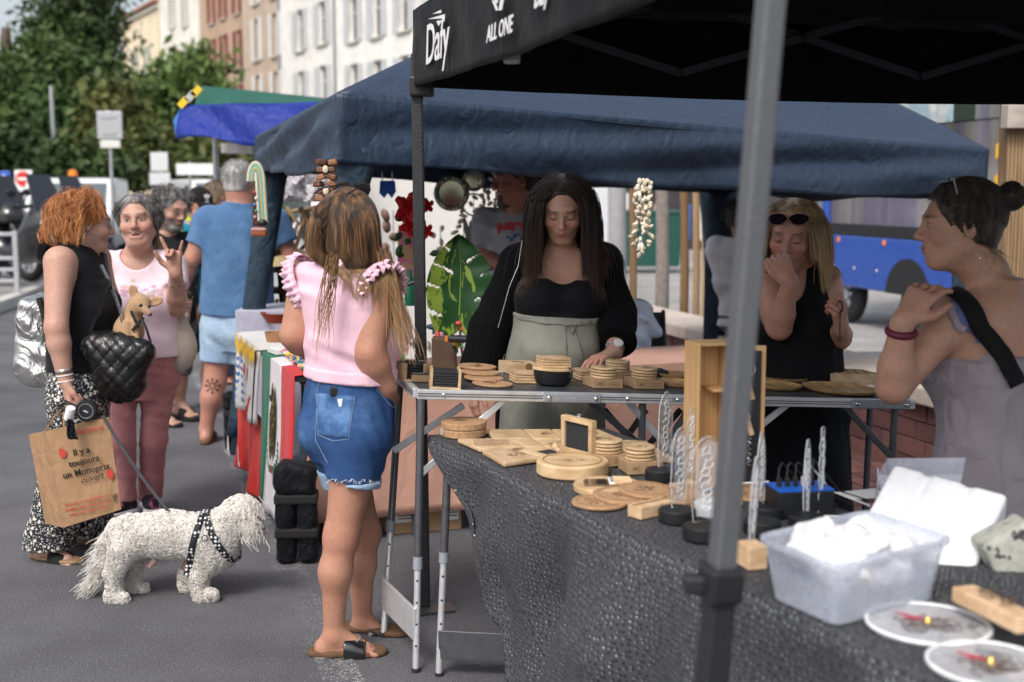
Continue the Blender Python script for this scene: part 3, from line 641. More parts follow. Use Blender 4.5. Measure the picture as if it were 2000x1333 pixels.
# the setting
def asphalt(name,c,rough=.9,scale=1.0):
 m=bpy.data.materials.new(name);t,b,N,L=nodes(m)
 tc=N('ShaderNodeTexCoord')
 n1=N('ShaderNodeTexNoise',Scale=1.1*scale,Detail=6.0,Roughness=.6);L(tc.outputs['Object'],n1 .inputs['Vector'])
 n2=N('ShaderNodeTexNoise',Scale=150.0*scale,Detail=3.0,Roughness=.7);L(tc.outputs['Object'],n2 .inputs['Vector'])
 vo=N('ShaderNodeTexVoronoi',Scale=95.0*scale);L(tc.outputs['Object'],vo.inputs['Vector'])
 r1=N('ShaderNodeMapRange');r1 .inputs[1].default_value,r1 .inputs[2].default_value,r1 .inputs[3].default_value,r1 .inputs[4].default_value=.3,.7,.68,1.25;L(n1 .outputs[0],r1 .inputs[0])
 cr=N('ShaderNodeValToRGB');e=cr.color_ramp.elements;e[0].position=.3;e[0].color=hexc(*[x*.42 for x in c]);e[1].position=.64;e[1].color=hexc(*[x*1.6 for x in c])
 q=cr.color_ramp.elements.new(.74);q.color=hexc(*[min(1,x*3.2)for x in c]);L(n2 .outputs[0],cr.inputs[0])
 mx=N('ShaderNodeMix',data_type='RGBA',blend_type='MULTIPLY');mx.inputs[0].default_value=1;L(cr.outputs[0],mx.inputs[6]);L(r1 .outputs[0],mx.inputs[7])
 ls=N('ShaderNodeMath',operation='LESS_THAN');ls.inputs[1].default_value=.16;L(vo.outputs['Distance'],ls.inputs[0])
 sp=N('ShaderNodeSeparateColor');L(vo.outputs['Color'],sp.inputs[0]);gt=N('ShaderNodeMath',operation='GREATER_THAN');gt.inputs[1].default_value=.78;L(sp.outputs[0],gt.inputs[0])
 ml=N('ShaderNodeMath',operation='MULTIPLY');L(ls.outputs[0],ml.inputs[0]);L(gt.outputs[0],ml.inputs[1])
 m2=N('ShaderNodeMix',data_type='RGBA');L(ml.outputs[0],m2 .inputs[0]);L(mx.outputs[2],m2 .inputs[6]);m2 .inputs[7].default_value=hexc(.4,.39,.38)
 L(m2 .outputs[2],b.inputs['Base Color']);b.inputs['Roughness'].default_value=rough;b.inputs['Specular IOR Level'].default_value=.35
 ad=N('ShaderNodeMath',operation='MULTIPLY_ADD');L(vo.outputs['Distance'],ad.inputs[0]);ad.inputs[1].default_value=-.6;L(n2 .outputs[0],ad.inputs[2])
 bp=N('ShaderNodeBump',Strength=.55,Distance=.006);L(ad.outputs[0],bp.inputs['Height']);L(bp.outputs[0],b.inputs['Normal'])
 MATS[name]=m;return m
M_ASPH=asphalt('asphalt',(.105,.105,.115))
M_PAVE=asphalt('pavement_grey',(.30,.29,.28),scale=.7)
M_STONE=mat('kerb_stone',(.52,.50,.47),.85,.2,9,.3,90)
def sheet(name,poly,z,m,kind='structure'):
 b=MB();b._add([(x,y,z)for x,y in poly],[tuple(range(len(poly)))]);return tag(b.build(name,m),kind=kind)
sheet('ground',[(-700,-300),(700,-300),(700,900),(-700,900)],0,M_ASPH)
# traffic island on the left with its pale kerb
isl=[(-60,-10),(-6.35,-10),(-6.35,10),(-6.75,15),(-7.15,17.6),(-8.0,22),(-9.6,27),(-13,30),(-60,34)]
b=MB();b.prism([(x,y)for x,y in isl],-.02,.13);tag(b.build('traffic_island',M_PAVE),kind='structure')
k=MB()
for i in range(1,8):
 p,q=A(*isl[i],0),A(*isl[i+1],0)if i<7 else A(*isl[8],0);n=max(1,int(np.linalg.norm(q-p)/1.0))
 for j in range(n):
  a0=p+(q-p)*(j+.006)/n;a1=p+(q-p)*(j+.994)/n;k.bar(a0+A(.09,0,.075),a1+A(.09,0,.075),.16,.20,(1,0,0))
tag(k.build('kerb',M_STONE,bevel=.015),kind='structure')
# paved street beyond the low wall on the right
sheet('far_pavement',[(3.2,12.2),(1.05,15),(1.0,40),(40,40),(40,12.2)],.006,M_PAVE)
# worn painted line on the road beside the stalls
mw=bpy.data.materials.new('worn_white_paint');t,bb_,N,L=nodes(mw)
tc=N('ShaderNodeTexCoord');n1=N('ShaderNodeTexNoise',Scale=95.0,Detail=6.0,Roughness=.75);L(tc.outputs['Object'],n1 .inputs['Vector'])
n3=N('ShaderNodeTexNoise',Scale=3.0,Detail=3.0);L(tc.outputs['Object'],n3 .inputs['Vector'])
ad=N('ShaderNodeMath',operation='MULTIPLY_ADD');L(n3 .outputs[0],ad.inputs[0]);ad.inputs[1].default_value=.55;L(n1 .outputs[0],ad.inputs[2])
rp=N('ShaderNodeMapRange');rp.inputs[1].default_value=.78;rp.inputs[2].default_value=1.02;L(ad.outputs[0],rp.inputs[0])
L(rp.outputs[0],bb_.inputs['Alpha']);bb_.inputs['Base Color'].default_value=(.55,.55,.55,1);bb_.inputs['Roughness'].default_value=.8
l0,l1=gd(470,905),gd(640,1265);dd=unit(l1-l0);nn=A(-dd[1],dd[0],0)*.065
l0=l0-dd*9;l1=l1+dd*3
sheet('road_line',[tuple((l0-nn)[:2]),tuple((l1-nn)[:2]),tuple((l1+nn)[:2]),tuple((l0+nn)[:2])],.004,mw)
# buildings
FD=unit(A(.495,-.869,0));FO=A(-7.49,58,0);FN=A(-.869,-.495,0)
def fac(u,v=370):
 d=ray(u,v);C=A(0,0,CAMH);tt=np.dot(FO-C,FN)/np.dot(d,FN);p=C+d*tt;return float(np.dot(p-FO,FD)),float(p[2])
M_GLASS=mat('window_glass',(.05,.055,.06),.12,0,spec=.6)
def building(label,u0,u1,H,wallm,shutm,wins,depth=9.0,ww=1.05,wh=2.05,rows=(0,),shw=.5,cornice=True,cat='building'):
 x0,x1=fac(u0)[0]+.012,fac(u1)[0]-.012;base=FO+FD*x0;Wd=x1-x0
 root=thing('building',label,cat,base,math.atan2(FD[1],FD[0]),'row of town houses behind the market')
 rects=[]
 for u,v in wins:
  x,z=fac(u,v);x-=x0
  for r in rows:
   zz=z+r*3.05
   if.4<zz-wh/2 and zz+wh/2<H-.3 and x-ww/2>.05 and x+ww/2<Wd-.05:rects.append((x-ww/2,x+ww/2,zz-wh/2,zz+wh/2))
 xs=sorted({0,Wd,*[r[0]for r in rects],*[r[1]for r in rects]});zs=sorted({0,H,*[r[2]for r in rects],*[r[3]for r in rects]})
 b=MB()
 for i in range(len(xs)-1):
  for j in range(len(zs)-1):
   cx,cz=(xs[i]+xs[i+1])/2,(zs[j]+zs[j+1])/2
   if any(r[0]<cx<r[1]and r[2]<cz<r[3]for r in rects):continue
   b._add([(xs[i],0,zs[j]),(xs[i+1],0,zs[j]),(xs[i+1],0,zs[j+1]),(xs[i],0,zs[j+1])],[(0,1,2,3)])
 for x,X,z,Z in rects:
  for q in(((x,z),(X,z)),((X,z),(X,Z)),((X,Z),(x,Z)),((x,Z),(x,z))):
   (a,c),(d,e)=q;b._add([(a,0,c),(d,0,e),(d,.24,e),(a,.24,c)],[(0,1,2,3)])
 b._add([(0,0,0),(0,0,H),(0,depth,H),(0,depth,0),(Wd,0,0),(Wd,0,H),(Wd,depth,H),(Wd,depth,0)],[(0,1,2,3),(4,7,6,5),(3,2,6,7)])
 b.build('wall',wallm,root)
 rf=MB();rf.box((Wd/2,depth/2-.1,H+.12),(Wd,depth+.5,.22));rf.build('roof',mat('roof_tile',(.35,.16,.1),.8),root)
 if cornice:c=MB();c.box((Wd/2,-.1,H-.22),(Wd,.2,.2));c.build('cornice',mat('cornice_stone',(.6,.57,.5),.8),root)
 for x,X,z,Z in rects:
  w=MB();cx=(x+X)/2
  for s_,e_ in(((x,z),(X,z+.07)),((x,Z-.07),(X,Z)),((x,z),(x+.07,Z)),((X-.07,z),(X,Z)),((cx-.05,z),(cx+.05,Z)),((x,z+wh*.62),(X,z+wh*.62+.05))):
   w.box(((s_[0]+e_[0])/2,.2,(s_[1]+e_[1])/2),(e_[0]-s_[0],.05,e_[1]-s_[1]))
  wo_=w.build('window',mat('window_frame',(.7,.7,.68),.6),root)
  p=MB();p.box((cx,.235,(z+Z)/2),(X-x,.02,Z-z));p.build('pane',M_GLASS,wo_)
  s_=MB();s_.box((cx,-.06,z-.04),(X-x+.25,.14,.07));s_.build('sill',mat('cornice_stone',(.6,.57,.5)),wo_)
  for sx in(-1,1):
   sh=MB();mx_=x-shw/2-.03 if sx<0 else X+shw/2+.03
   sh.box((mx_,-.05,(z+Z)/2),(shw,.045,Z-z))
   for q in range(10):sh.box((mx_,-.083,z+.14+(Z-z-.28)*q/9),(shw-.1,.02,.05))
   sh.build('shutter',shutm,wo_)
 return root
def plaster(n,c):return mat(n,c,.9,.1,1.3,.15,20,c2=tuple(x*.86 for x in c),c2s=.6)
building('cream house with pale teal shutters at the far end of the row',250,321,14.6,plaster('cream_wall',(.86,.72,.52)),mat('teal_shutter',(.36,.46,.44),.6),[(262,41),(285,35),(308,25)],rows=(-3,-2,-1,0),ww=.85,wh=2.0)
building('white plastered house with grey green shutters beside cream house',323,399,16.5,plaster('ivory_wall',(.86,.83,.74)),mat('pale_shutter',(.62,.62,.55),.6),[(336,27),(361,22),(385,18)],rows=(-3,-2,-1,0,1),ww=.75,wh=2.0)
building('brown plastered house with dark red shutters',401,479,17.5,plaster('brown_wall',(.52,.37,.26)),mat('red_shutter',(.26,.05,.06),.6),[(416,112),(438,104),(465,96)],rows=(-2,-1,0,1),ww=.8,wh=2.1,shw=.38)
building('tan plastered house with white shutters beside brown house',481,552,18.0,plaster('tan_wall',(.56,.44,.34)),mat('white_shutter',(.78,.77,.75),.6),[(502,78),(537,68)],rows=(-2,-1,0,1),ww=.85,wh=2.25,shw=.45)
building('white house with pale grey shutters and narrow windows',554,659,18.5,plaster('white_wall',(.84,.82,.77)),mat('grey_shutter',(.60,.62,.63),.6),[(586,60),(629,45)],rows=(-2,-1,0,1))
building('long white house with pale shutters rising behind navy canopy',661,1010,19.0,plaster('white_wall2',(.86,.845,.80)),mat('grey_shutter',(.60,.62,.63),.6),[(690,37),(736,26),(789,12),(850,-4),(915,-20),(980,-36)],rows=(-2,-1,0,1))
dp=MB();q=FO+FD*(fac(660)[0])+FN*.08;dp.tube([q+A(0,0,.2),q+A(0,0,18)],.06,8);q=FO+FD*(fac(553)[0])+FN*.08;dp.m=0
one('drainpipe',dp,mat('zinc',(.4,.41,.42),.5,metal=.4),'grey drainpipe between the two white houses','pipe')
dp=MB();dp.tube([q+A(0,0,.2),q+A(0,0,17.6)],.06,8);one('drainpipe',dp,MATS['zinc'],'grey drainpipe between tan house and white house','pipe')
# trees
def leafmat(n,c,c2):
 m=mat(n,c,.55,.35,.8,c2=c2,c2s=.35,c2t=(.4,.65),spec=.25);return m
M_BARK=mat('bark',(.13,.10,.075),.9,.3,6,.6,30)
def crown_mesh(blobs,nleaf,size,seed,clump=.5):
 r=np.random.default_rng(seed);vols=np.array([b[1][0]*b[1][1]*b[1][2]for b in blobs]);vols=vols**.67/np.sum(vols**.67);Vs=[]
 for(c,rr),w in zip(blobs,vols):
  n=int(nleaf*w);nc=max(6,n//45)
  d=r.normal(size=(nc,3));d/=np.linalg.norm(d,axis=1,keepdims=True);rad_=r.uniform(.55,1.06,(nc,1))
  cc=np.asarray(c)+d*rad_*np.asarray(rr);
  ci=r.integers(0,nc,n);p=cc[ci]+r.normal(size=(n,3))*clump*A(1,1,.7)*r.uniform(.3,1.1,(n,1))
  Vs.append(p)
 p=np.concatenate(Vs);n=len(p);a=r.normal(size=(n,3));a/=np.linalg.norm(a,axis=1,keepdims=True);q=r.normal(size=(n,3));q-=a*np.sum(a*q,1,keepdims=True);q/=np.linalg.norm(q,axis=1,keepdims=True)
 s=r.uniform(.6,1.3,(n,1))*size;V=np.stack([p-a*s,p+q*s*.45,p+a*s,p-q*s*.45],1).reshape(-1,3);return V,np.arange(4*n).reshape(-1,4)
def tree(label,base,h,blobs,nleaf,size,m,seed,clump=.5,tr=.25,group='trees along the square',name='broadleaf_tree'):
 base=np.asarray(base,float);root=thing(name,label,'tree',base,0,group)
 V,F=crown_mesh([((c[0],c[1],c[2]),r)for c,r in blobs],nleaf,size,seed,clump)
 link('crown',raw_mesh('crown',V,F,[m],None,False),root)
 b=MB();b.tube([(0,0,-.1),(.05,0,h*.35),(-.05,.05,h*.7),(.1,0,h)],[tr*1.3,tr,tr*.8,tr*.5],10)
 for i,(c,r)in enumerate(blobs):
  b.tube([(0,0,h*.55),A(c[0]*.5,c[1]*.5,(h*.6+c[2])*.5),A(*c)],[tr*.55,tr*.4,tr*.12],7)
 b.build('trunk',M_BARK,root,smooth=True);return root
DK=leafmat('leaf_dark',(.030,.055,.018),(.055,.085,.022));MD=leafmat('leaf_mid',(.042,.08,.022),(.075,.115,.03));LT=leafmat('leaf_light',(.08,.135,.035),(.13,.18,.05));OL=leafmat('leaf_olive',(.10,.11,.03),(.07,.10,.03))
def tree_px(label,u,Y,blobpx,nleaf,size,m,seed,clump=.5,h=5,tr=.25):
 X=(u-1000)/FPX*Y;bl=[]
 for(bu,bv,dY,wu,wv)in blobpx:
  p=px(bu,bv,Y+dY);sx=wu/FPX*(Y+dY);bl.append(((p[0]-X,dY,p[2]),(sx,sx,wv/FPX*(Y+dY))))
 return tree(label,(X,Y,0),h,bl,nleaf,size,m,seed,clump,tr)
tree_px('tall dark evergreen tree rising beside cream house',150,62,[(140,40,0,62,90),(122,130,1,70,85),(178,130,0,42,100),(130,230,-1,90,90),(70,260,0,70,70),(190,30,2,32,70)],22000,.22,DK,1,.8,9,.4)
tree_px('mid green broad tree left of the grey lamp post',30,50,[(95,130,0,42,50),(25,175,0,50,50),(70,190,-1,70,70),(20,270,0,85,60),(-50,170,0,60,70)],18000,.2,MD,2,.7,8,.35)
tree_px('leafy tree behind lamp post with lower round crown',150,42,[(120,230,0,60,50),(170,180,1,55,55),(165,270,0,75,55),(110,310,0,70,40)],9000,.22,MD,3,.6,5,.25)
tree_px('loose light green tree in front of brown house',340,48,[(330,160,0,55,40),(380,140,1,45,38),(280,200,0,55,45),(330,240,-1,75,50),(390,200,0,50,45),(300,290,0,70,40)],6500,.24,LT,4,.55,5,.2)
tree_px('olive green tree behind square sign backs',240,38,[(230,215,0,40,45),(260,290,0,60,40),(330,315,0,70,35),(410,315,1,55,35),(220,330,-1,50,30)],7000,.2,OL,5,.5,4,.2)
tree_px('dark hedge like tree behind parked van',60,33,[(40,320,0,70,30),(110,335,0,60,24),(170,335,0,60,25),(0,300,0,60,40)],6000,.18,DK,6,.45,3,.15)
tree_px('dark tree at the corner behind the man in blue shirt',430,44,[(450,300,0,60,50),(520,320,0,60,40),(390,335,0,50,30)],5000,.22,DK,8,.5,4,.2)
tree_px('broad green tree standing far left of the scooters',-330,56,[(-330,120,0,130,110),(-250,220,0,110,90),(-420,230,0,120,90),(-320,300,0,140,60)],8000,.3,MD,12,.9,8,.35)
tree_px('dark tree closing the square far left',-650,60,[(-650,150,0,150,120),(-560,260,0,130,90),(-740,270,0,130,90)],7000,.34,DK,13,.9,8,.35)
tree_px('small leafy tree showing above navy canopy corner',1640,22,[(1625,170,0,60,35),(1560,150,0,60,35),(1700,140,1,60,30)],2500,.12,LT,9,.35,3.2,.1)
tree_px('dark green tree behind hanging mirrors',905,30,[(880,380,0,45,25),(1100,345,0,90,25),(1170,350,2,60,22)],3500,.15,DK,10,.4,2.2,.1)
# street furniture on the left
M_GALV=mat('galvanised_steel',(.42,.43,.45),.45,.1,20,metal=.55)
M_WHITEP=mat('white_enamel',(.82,.82,.82),.35,.05)
def post_at(u,Y,r,z1,name='pole',parent=None,z0=0):
 X=(u-1000)/FPX*Y;b=MB();b.tube([(0,0,z0),(0,0,z1)],r,10);return b
def sign(label,u,Y,cy0,cy1,w,h,plates,zt=None,shape='rect',name='road_sign'):
 p=px(u,cy0,Y);X=p[0];root=thing(name,label,'sign',(X,Y,.0))
 b=MB();b.tube([(0,0,0),(0,0,p[2]+.02)],.035,10);b.build('pole',M_GALV,root,smooth=True)
 return root,X
r_,X=sign('square grey sign back on galvanised pole with small plate below',213,26,218,0,0,0,0)
zt=px(213,218,26)[2];zb=px(213,272,26)[2];b=MB();b.box((.02,-.06,(zt+zb)/2),(.53,.03,zt-zb));b.build('plate',M_GALV,r_,bevel=.012)
z2=px(213,288,26)[2];b=MB();b.box((.02,-.06,(zb+z2)/2-.02),(.42,.03,(zb-z2)*.95));b.build('lower_plate',mat('plate_light',(.66,.65,.62),.4),r_,bevel=.01)
for zz in(zt-.12,zb+.12):
 b=MB();b.box((0,-.085,zz),(.3,.02,.045));b.build('bracket',M_GALV,r_)
r_,X=sign('pair of pale sign backs on pole behind grey haired man',312,30,298,0,0,0,0)
for a0,a1,w in((298,335,.42),(338,362,.5)):
 za,zb=px(312,a0,30)[2],px(312,a1,30)[2];b=MB();b.box((0,-.06,(za+zb)/2),(w,.03,za-zb));b.build('plate',mat('plate_pale',(.62,.63,.64),.5),r_,bevel=.01)
r_,X=sign('white arrow direction sign on short pole',370,30,318,0,0,0,0)
za,zb=px(370,320,30)[2],px(370,342,30)[2];b=MB();b.prism([(-.3,0),(.62,0),(.74,(za-zb)/2),(.62,za-zb),(-.3,za-zb)],-.02,.02,(0,-.06,zb),rotx(pi/2));b.build('plate',M_WHITEP,r_)
r_,X=sign('round red no entry sign on white square plate',47,27,336,0,0,0,0,name='no_entry_sign')
zc=px(47,350,27)[2];b=MB();b.box((0,-.05,zc-.04),(.38,.02,.46));b.build('plate',M_WHITEP,r_,bevel=.01)
b=MB();b.lathe([(.165,0),(.165,.012)],28,(0,-.06,zc),rotx(pi/2));b.build('red_disc',mat('sign_red',(.62,.03,.03),.35),r_)
b=MB();b.box((0,-.076,zc),(.23,.008,.055));b.build('white_bar',M_WHITEP,r_)
r_,X=sign('small blue parking sign behind the scooters',10,24,336,0,0,0,0,name='parking_sign')
zc=px(10,350,24)[2];b=MB();b.box((0,-.05,zc),(.24,.02,.3));o=b.build('plate',mat('sign_blue',(.03,.10,.5),.35),r_,bevel=.01)
lettering('P',M_WHITEP,r_,(0,-.064,zc),frame((0,-1,0),(0,0,1)),.2,bold=.004)
lp=thing('lamp_post','tall grey lamp post among the trees','lamp post',(px(108,300,34)[0],34,0));b=MB();b.tube([(0,0,0),(0,0,1),(-.04,0,px(105,168,34)[2])],[.09,.07,.05],12);b.build('pole',M_GALV,lp,smooth=True)
b=MB();b.lathe([(.14,0),(.14,.12),(.09,.2)],14);b.build('base',M_GALV,lp)
# vehicles on the left
M_RUB=mat('rubber',(.02,.02,.022),.75,.1,30);M_BLK=mat('black_plastic',(.022,.022,.025),.4,.1,20);M_VANW=mat('van_white',(.80,.81,.82),.25,.04,coat=.5);M_SCREEN=mat('windscreen',(.10,.12,.13),.06,0,spec=.8)
M_CHROME=mat('chrome',(.7,.7,.72),.15,0,metal=1)
def wheel(root,c,r,w,ax=(0,1,0),spokes=5,rimm=None):
 R=frame(ax,(0,0,1));t=MB();t.torus(c,r-.5*w,.5*w,R,28,10);tw=t.build('wheel',M_RUB,root,smooth=True)
 q=MB();c=np.asarray(c,float)
 q.torus(c,r-w*1.02,.025,R,26,6)
 for i in range(spokes):
  a=2*pi*i/spokes;q.bar(c,c+R@A(cos(a)*(r-w),sin(a)*(r-w),0),.05,.03,ax)
 q.lathe([(.07,-.05),(.07,.05)],14,c,R);q.build('rim',rimm or M_CHROME,tw);return tw
def van(label,loc,rz,L=4.6,H=1.95,Wd=1.8,beacon=False,body=M_VANW,group=None):
 """front points along +x"""
 root=thing('van',label,'van',loc,rz,group)
 prof=[(-L/2,.35),(L/2-.1,.35),(L/2,.55),(L/2-.05,.95),(L/2-.75,1.12),(L/2-1.35,H-.1),(L/2-1.6,H),(-L/2+.15,H),(-L/2,H-.15)]
 b=MB();b.prism(prof,-Wd/2,Wd/2,(0,0,0),rotx(pi/2));b.build('body',body,root,bevel=.06,segs=3,smooth=True)
 for s in(-1,1):
  w=MB();w.prism([(L/2-1.42,1.12),(L/2-.86,1.16),(L/2-1.40,H-.18),(L/2-1.9,H-.18),(L/2-1.9,1.12)],-.006,.006,(0,s*(Wd/2+.004),0),rotx(pi/2));w.build('side_window',M_SCREEN,root)
  h=MB();h.box((L/2-.06,s*(Wd/2-.22),.84),(.12,.3,.2));h.build('headlight',mat('lamp_glass',(.75,.77,.8),.1),root,bevel=.03)
  m=MB();m.box((L/2-.95,s*(Wd/2+.12),1.22),(.12,.2,.26));m.build('mirror',M_BLK,root,bevel=.03)
 a,c=A(L/2-.75,0,1.14),A(L/2-1.35,0,H-.08);n=unit(np.cross(c-a,A(0,1,0)));n=n if n[0]>0 else-n
 w=MB();w.box((a+c)/2+n*.004,(Wd-.28,.012,np.linalg.norm(c-a)-.1),frame(c-a,n));w.build('windscreen',M_SCREEN,root)
 g=MB();g.box((L/2-.03,0,.66),(.1,Wd-.7,.14));g.build('grille',M_BLK,root)
 bu=MB();bu.box((L/2+.0,0,.44),(.16,Wd-.06,.18));bu.build('bumper',M_BLK,root,bevel=.03)
 for x in(-L/2+.8,L/2-.85):
  for s in(-1,1):wheel(root,(x,s*(Wd/2-.1),.33),.33,.2,(0,s,0))
 if beacon:
  q=MB();q.lathe([(.09,0),(.1,.08),(.08,.16),(.02,.19)],14,(L/2-1.9,0,H));q.build('beacon',mat('amber_lens',(.8,.22,.02),.2),root,smooth=True)
 return root
van('white van with orange beacon parked behind the scooters',(*px(150,400,27.5)[:2],0),rad(-78),H=1.86,beacon=True)
van('white van parked at the end behind the cap wearing man',(*px(415,400,36)[:2],0),rad(-60),H=1.9)
van('white van parked close behind the wood carving stall',(*px(790,400,14.5)[:2],0),rad(-160),H=1.95)
M_SCB=mat('scooter_black',(.012,.013,.016),.18,.05,coat=.8);M_SCG=mat('smoked_screen',(.03,.035,.045),.12,0,spec=.6)
def scooter(label,loc,rz):
 root=thing('scooter',label,'scooter',loc,rz,'scooters parked on the island');root.scale=(1.2,1.2,1.2)
 s=S();s.loft((0,0,0),np.stack([A(0,1,0),A(0,0,1),A(1,0,0)],1),[(-.95,.08,.08,0,.78),(-.75,.19,.16,0,.75),(-.3,.22,.22,0,.66),(.0,.2,.14,0,.45),(.3,.24,.3,0,.62),(.5,.25,.36,0,.74),(.72,.18,.2,0,.82),(.85,.06,.08,0,.8)],n=2.2)
 s.box((.86,0,.62),(.3,.07,.035),roty(.15),.03,.06)
 soft('body',s,M_SCB,root,.03)
 for x,r in((.93,.31),(-.62,.29)):
  wheel(root,(x,0,r),r,.13,(0,1,0),8,M_CHROME)
 w=MB();w.box((.52,0,1.2),(.02,.5,.5),roty(-.45),.7);w.build('windshield',M_SCG,root,bevel=.009)
 f=MB()
 for y in(-.11,.11):f.tube([(.93,y,.31),(.66,y,.95)],.03,8)
 f.build('fork',M_CHROME,root)
 st=MB();st.box((-.38,0,.86),(.75,.3,.12),roty(-.06),.85);st.build('seat',M_RUB,root,bevel=.05,segs=3,smooth=True)
 h=MB();h.tube([(.36,-.36,1.02),(.46,-.15,1.04),(.46,.15,1.04),(.36,.36,1.02)],.02,8);h.build('handlebar',M_BLK,root)
 for y in(-.16,.16):
  l=MB();l.ell((.74,y,.84),(.06,.1,.05));l.build('headlight',mat('lamp_glass',(.75,.77,.8)),root,smooth=True)
  m=MB();m.ell((.42,y*2.6,1.2),(.03,.08,.05));m.tube([(.42,y*2.2,1.04),(.42,y*2.6,1.16)],.01,6);m.build('mirror',M_BLK,root,smooth=True)
 return root
scooter('black three wheeled scooter with tall windshield behind the railing',(*px(35,500,18.6)[:2],.13),rad(-28))
scooter('black scooter with low windshield next to tall windshield scooter',(*px(95,500,20.6)[:2],.13),rad(-25))
scooter('black scooter leaning at the end against the parking sign',(*px(-30,500,20.5)[:2],.13),rad(-30))
rl=thing('railing','grey steel barrier railing in front of the scooters','railing',(*px(34,560,17.4)[:2],.13))
b=MB()
for x in(0,-1.2):
 b=MB();b.box((x,0,.45),(.07,.05,.9));b.build('post',M_GALV,rl,bevel=.006)
 b=MB();b.box((x,0,.01),(.18,.16,.02));b.build('foot_plate',M_GALV,rl)
for z in(.86,.52,.36,.2):
 b=MB();b.box((-.6,0,z),(1.13,.03,.05));b.build('rail',M_GALV,rl,bevel=.005)
# low brick wall, stakes and trunks on the right
wa,wd=A(.62,12.35,0),unit(A(.285,-.958,0));wl=6.6
wall=thing('low_brick_wall','low red brick wall with pale stone coping behind the stalls','wall',wa,math.atan2(wd[1],wd[0]))
b=MB();b.box((wl/2,.21,.215),(wl,.34,.43));b.build('core',mat('mortar',(.24,.20,.185),.95,.2,30),wall)
bm=[mat('brick_%d'%i,c,.85,.25,40,.4,120)for i,c in enumerate(((.17,.075,.07),(.21,.10,.092),(.14,.068,.066),(.18,.088,.085)))]
bme=[]
for m_ in bm:
 q=MB();q.box((0,0,0),(.205,.03,.098));me=raw_mesh('brick',q.V,q.F,[m_]);bme.append(me)
for r in range(4):
 for j in range(int(wl/.217)+1):
  x=j*.217+(.108 if r%2 else 0)
  if.1<x<wl-.1:link('brick',random.choice(bme),wall,(x,.035+random.uniform(-.004,.004),.057+r*.107))
cme=[]
for i in range(2):
 q=MB();q.box((0,0,0),(.395,.50,.10));cme.append(raw_mesh('coping_stone',q.V,q.F,[mat('coping_%d'%i,((.56,.47,.41),(.50,.43,.39))[i],.9,.15,25,.3,120)]))
for j in range(int(wl/.4)):o=link('coping_stone',cme[j%2],wall,(.2+j*.4,.21,.483));
for o in wall.children:
 if o.name.startswith('coping'):md=o.modifiers.new('bevel','BEVEL');md.width=.012;md.segments=2
# brick paving between the wall and the stalls
pv=thing('brick_paving',None,None,wa+wd*2.2,math.atan2(wd[1],wd[0]));tag(pv,kind='structure')
q=MB();q._add([(0,0,.006),(4.4,0,.006),(4.4,-1.6,.006),(0,-1.6,.006)],[(3,2,1,0)]);q.build('bedding',MATS['mortar'],pv)
pme=[]
for m_ in bm:
 q=MB();q.box((0,0,0),(.205,.098,.03));pme.append(raw_mesh('paver',q.V,q.F,[m_]))
for i in range(20):
 for j in range(14):link('paver',pme[(i*7+j*3+i*j)%4],pv,(.12+i*.217+(.1 if j%2 else 0),-.07-j*.107,.012+random.uniform(-.002,.002)))
M_STAKE=wood('stake_wood',(.12,.068,.032),(.23,.14,.07),.5,.8,2)
def stake(label,u,Y,v0,v1,r,m=M_STAKE,name='tree_stake',cat='stake',du=0,square=False):
 X,z0=px(u,v0,Y)[0],max(0.,px(u,v0,Y)[2]);p1=px(u+du,v1,Y);b=MB()
 if square:b.bar((0,0,0),(p1[0]-X,0,p1[2]),r*2,r*2,(0,1,0))
 else:b.tube([(0,0,0),(0,0,p1[2]*.5),(p1[0]-X,0,p1[2])],[r*1.05,r,r*.96],12)
 return one(name,b,m,label,cat,None,loc=(X,Y,0),smooth=not square)
stake('round wooden tree stake beside the seashell garland',1236,12.8,590,330,.04)
stake('round wooden tree stake right of the grey trunk',1336,11.3,610,330,.04)
stake('thin wooden tree stake touching the navy tent leg cover',1359,11.1,610,330,.032,mat('stake_b',(.34,.22,.12),.8,.2,12,stretch=(1,1,.1)))
stake('pale wooden tree stake tucked behind navy tent leg cover',1375,11.0,610,330,.028,mat('stake_c',(.45,.31,.17),.8,.2,12,stretch=(1,1,.1)))
stake('slim grey young tree trunk between the wooden stakes',1293,11.8,600,320,.065,mat('young_bark',(.24,.21,.185),.9,.3,18,.5,60),'young_tree','tree')
stake('grey wrapped column behind the pregnant woman',1205,13.2,590,320,.1,mat('grey_wrap',(.36,.36,.37),.7,.15,8,.3,20),'wrapped_post','post')
stake('thick square timber post behind the woman with bun',1983,6.2,560,195,.055,wood('timber',(.20,.12,.065),(.40,.27,.15),.6,.8,2),'timber_post','post',square=True)
b=MB();c_=px(1992,230,6.2);b.box(c_+A(0,-.08,0),(.22,.09,.12));one('timber_crosspiece',b,wood('timber_grey',(.33,.29,.25),(.47,.42,.36),.6),'short grey timber crosspiece nailed to the square post','timber',bevel=.006)
